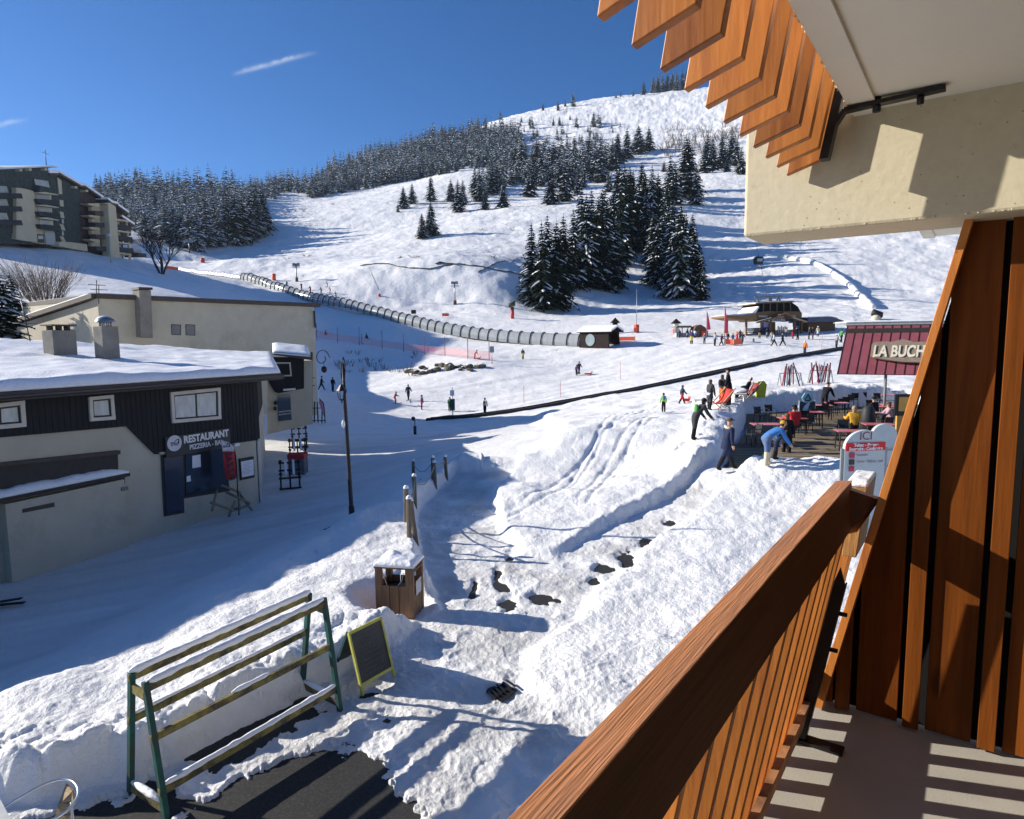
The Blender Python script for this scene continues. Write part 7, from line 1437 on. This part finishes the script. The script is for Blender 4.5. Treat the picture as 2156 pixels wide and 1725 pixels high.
# terrace and entrance
person(1529, 990, 102, 75, 'stride', 'navy', 'navy', 'walking person in a dark navy coat with pale fur collar and brown belt bag', 'brown', 'hat', coat=.42, fingers=True, extra=x_fur, H=1.72)
person(1610, 982, 100, 85, 'bend', 'blue', 'jean', 'person bending forward in a blue jacket and mustard woolly hat', 'mustard', 'cap', 'cream', fingers=True, H=1.68)
person(1655, 962, 96, 10, 'stand', 'black', 'black', 'long haired person in black seen from behind beside the bending person', 'brown', 'hair', coat=True, fingers=True, H=1.62)
person(1633, 968, 60, 100, 'stoop', 'charcoal', 'navy', 'small child in dark clothes between the two people at the terrace entrance', 'black', 'cap', child=True, H=1.05)
person(1672, 925, 66, 5, 'sit', 'red', 'charcoal', 'seated guest in a bright red jacket seen from behind', 'black', 'cap', z=TZ, H=1.85, fingers=True)
person(1693, 893, 50, 20, 'sit', 'white', 'charcoal', 'seated guest in white just right of the red jacket', 'pink', 'hair', z=TZ, H=1.6)
person(1735, 868, 66, 50, 'stoop', 'black', 'black', 'waiter in black with a hat leaning on a pink table', 'black', 'hat', z=TZ, H=1.78, fingers=True)
person(1797, 925, 66, 15, 'sit', 'mustard', 'black', 'seated guest in a yellow and black top with back to the balcony', 'tan', 'hair', z=TZ, H=1.75, fingers=True)
person(1872, 912, 66, -75, 'sit', 'pink', 'brown', 'seated guest in a dusty pink sweater by the hut with sunglasses pushed up', 'brown', 'hair', z=TZ, H=1.75, fingers=True)
person(1841, 895, 60, -20, 'sit', 'black', 'black', 'guest with white ski goggles on a black helmet behind the black heater', 'black', 'helmet', z=TZ, H=1.7)
person(1462, 927, 64, 80, 'stoop', 'charcoal', 'charcoal', 'person stooping in dark clothes on the snow bank left of the terrace', 'black', 'hair', H=1.62, pack='green', fingers=True)
person(1397, 868, 40, 0, 'stand', 'lime', 'black', 'child in a bright green top with a blue backpack seen from behind', 'dgreen', 'cap', child=True, pack='blue')
person(1436, 851, 40, 80, 'walk', 'navy', 'red', 'child in a navy jacket and red trousers holding a sledge', 'brown', 'hair', child=True)
person(1494, 864, 64, 60, 'stand', 'charcoal', 'charcoal', 'person in a long dark coat with a pale hem left of the deck chairs', 'brown', 'hair', coat=.7, extra=x_belt, fingers=True)
person(1533, 855, 74, -70, 'stand', 'black', 'black', 'tall person in a dark coat and cap behind the red deck chair', 'black', 'cap', coat=True, fingers=True, H=1.85)
person(1519, 852, 62, 60, 'stand', 'charcoal', 'orange', 'person in orange trousers with a dark backpack behind the red deck chair', 'brown', 'hair', pack='black')
person(1570, 843, 30, -60, 'lounge', 'black', 'grey', 'person dressed in black reclining in the darker deck chair', 'white', 'cap', H=1.7)
# slopes
person(1214, 791, 22, 20, 'stand', 'purple', 'black', 'shorter person in a purple jacket of the couple on the open slope', 'black', 'cap')
person(1219, 789, 28, 40, 'walk', 'black', 'black', 'taller person in black beside the purple jacket on the open slope', 'black', 'cap')
person(1101, 757, 22, 0, 'stand', 'dgreen', 'yellow', 'person in a dark green top and pale yellow trousers below the tunnel', 'charcoal', 'cap')
person(1000, 756, 20, 90, 'stoop', 'dred', 'red', 'child in red stooping on the sunlit sledging lane', 'black', 'helmet', child=True)
person(770, 713, 14, 90, 'snow', 'black', 'charcoal', 'dark figure sitting on the shaded slope above the sledging lane', 'black', 'cap', H=1.5)
person(684, 705, 10, 60, 'snow', 'red', 'dred', 'red figure sitting at the top of the lane beside the lodge', 'black', 'cap', H=1.4)
person(860, 843, 34, 10, 'walk', 'navy', 'black', 'person in navy standing in the shade left of the belt start', 'black', 'cap', skis=True)
person(831, 850, 26, 60, 'ski', 'dred', 'red', 'small skier in dark red leftmost of the shaded ski group', 'black', 'helmet', child=True, skis=True)
person(888, 863, 31, 60, 'stand', 'purple', 'red', 'child in red trousers carrying skis left of the belt start', 'black', 'cap', child=True)
person(947, 866, 31, 0, 'stoop', 'black', 'dgreen', 'dark figure with a green backpack next to the boarding post', 'black', 'cap', pack='green')
person(1021, 873, 35, 30, 'stand', 'white', 'black', 'person in a white jacket boarding the open conveyor', 'black', 'cap', pack='brown')
person(677, 822, 31, 80, 'stride', 'black', 'black', 'dark figure striding beside the lodge corner', 'black', 'cap')
person(701, 825, 30, 20, 'stand', 'black', 'charcoal', 'dark figure with skis between the lodge corner and the lamp', 'black', 'cap', skis=True)
for i, (x, y, h_, j, t) in enumerate(((604, 604, 11, 'black', 'charcoal'), (635, 609, 12, 'navy', 'black'), (654, 616, 13, 'red', 'dred'), (677, 618, 12, 'charcoal', 'black'), (696, 616, 11, 'orange', 'black'), (690, 603, 9, 'charcoal', 'black'), (708, 624, 9, 'navy', 'black'), (356+250, 0, 0, '', ''))):
    if y: person(x, y+1, h_+2, 150+20*i, 'ski', j, t, 'skier in %s on the piste above the covered conveyor, %s from the left' % (j, ['first', 'second', 'third', 'fifth', 'sixth', 'fourth', 'last'][i]), 'black', 'helmet', skis=True)
person(1694, 748, 30, 60, 'stand', 'orange', 'charcoal', 'skier in an orange jacket riding the open conveyor', 'white', 'helmet', skis=True)
person(1771, 722, 30, 60, 'walk', 'green', 'black', 'person in a green jacket at the upper end of the open conveyor', 'black', 'cap')
person(1761, 732, 27, 60, 'stand', 'grey', 'charcoal', 'small grey figure at the upper end of the open conveyor', 'white', 'cap')
for x, y, h_, hd_, ps_, j, t, hk, lb in (
 (1630, 729, 27, -70, 'stride', 'white', 'black', 'cap', 'walker in a white jacket in front of the station entrance'), (1648, 728, 28, -80, 'stride', 'black', 'black', 'cap', 'walker in a long dark coat right of the white jacket'),
 (1625, 721, 23, 0, 'stand', 'cream', 'grey', 'cap', 'person in cream behind the walker in white'), (1599, 713, 21, 20, 'stand', 'black', 'tan', 'cap', 'person in tan trousers left of the station entrance'),
 (1669, 714, 16, 10, 'stand', 'red', 'red', 'cap', 'child in a red suit in front of the station'), (1679, 716, 26, -60, 'reach', 'black', 'black', 'cap', 'person in black reaching towards the child in the red suit'),
 (1703, 715, 27, 100, 'stand', 'charcoal', 'black', 'cap', 'left one of the two dark figures by the station ramp'), (1711, 715, 26, -90, 'stand', 'black', 'dred', 'cap', 'right one of the two dark figures by the station ramp'), (1722, 709, 21, 0, 'stand', 'cream', 'white', 'helmet', 'small figure in white against the brown side building'),
 (1456, 725, 29, 20, 'stand', 'purple', 'yellow', 'helmet', 'skier in yellow trousers left of the crowd'), (1483, 724, 21, 0, 'stand', 'grey', 'charcoal', 'helmet', 'small grey child left of the taller feather flag'), (1505, 729, 28, 60, 'stand', 'grey', 'charcoal', 'cap', 'person in grey just left of the red group'),
 (1519, 728, 24, 90, 'walk', 'dred', 'dred', 'cap', 'person in dark red at the left end of the orange net'), (1532, 722, 22, 60, 'stand', 'black', 'dred', 'cap', 'person in a black jacket behind the orange net'), (1543, 721, 18, 0, 'stand', 'blue', 'navy', 'cap', 'child in light blue behind the orange net'),
 (1552, 722, 24, -60, 'walk', 'red', 'red', 'cap', 'person in bright red at the right end of the orange net'), (1563, 725, 25, 40, 'walk', 'navy', 'black', 'cap', 'dark figure striding right of the orange net'), (1558, 717, 22, 0, 'stand', 'dred', 'black', 'cap', 'dark red figure behind the orange net group'),
 (1585, 720, 14, 80, 'snow', 'black', 'cream', 'cap', 'figure in black and cream sitting on the snow before the station'), (1447, 712, 18, 0, 'stand', 'navy', 'grey', 'cap', 'dark figure at the market stall'), (1463, 712, 17, 30, 'stand', 'white', 'blue', 'cap', 'pale figure between the stall and the red kiosk'),
 (1431, 712, 17, 0, 'stand', 'charcoal', 'charcoal', 'cap', 'grey figure at the left end of the market stall'), (1615, 712, 20, 0, 'stand', 'navy', 'grey', 'cap', 'dim figure under the station canopy left of the door'), (1655, 710, 19, 40, 'stand', 'grey', 'navy', 'cap', 'dim figure at the turnstiles in the station entrance')):
    person(x, y, h_, hd_, ps_, j, t, lb, 'black' if hk == 'cap' else 'white', hk, child=h_ < 22)
finish_people()
# ---------------------------------------------------------------- thin mountain air
hz_ = MB(); hz_.box((0, 560, 162), (2600, 2000, 540)); hzo = hz_.build('haze'); hm = bpy.data.materials.new('air'); hm.use_nodes = True; t = hm.node_tree; t.nodes.clear(); o_ = t.nodes.new('ShaderNodeOutputMaterial'); pv_ = t.nodes.new('ShaderNodeVolumePrincipled')
pv_.inputs['Color'].default_value = (.62, .78, 1, 1); pv_.inputs['Density'].default_value = .00008; pv_.inputs['Anisotropy'].default_value = .3; t.links.new(pv_.outputs[0], o_.inputs['Volume']); hzo.data.materials.append(hm); tag(hzo, 'thin bluish mountain air', kind='stuff')
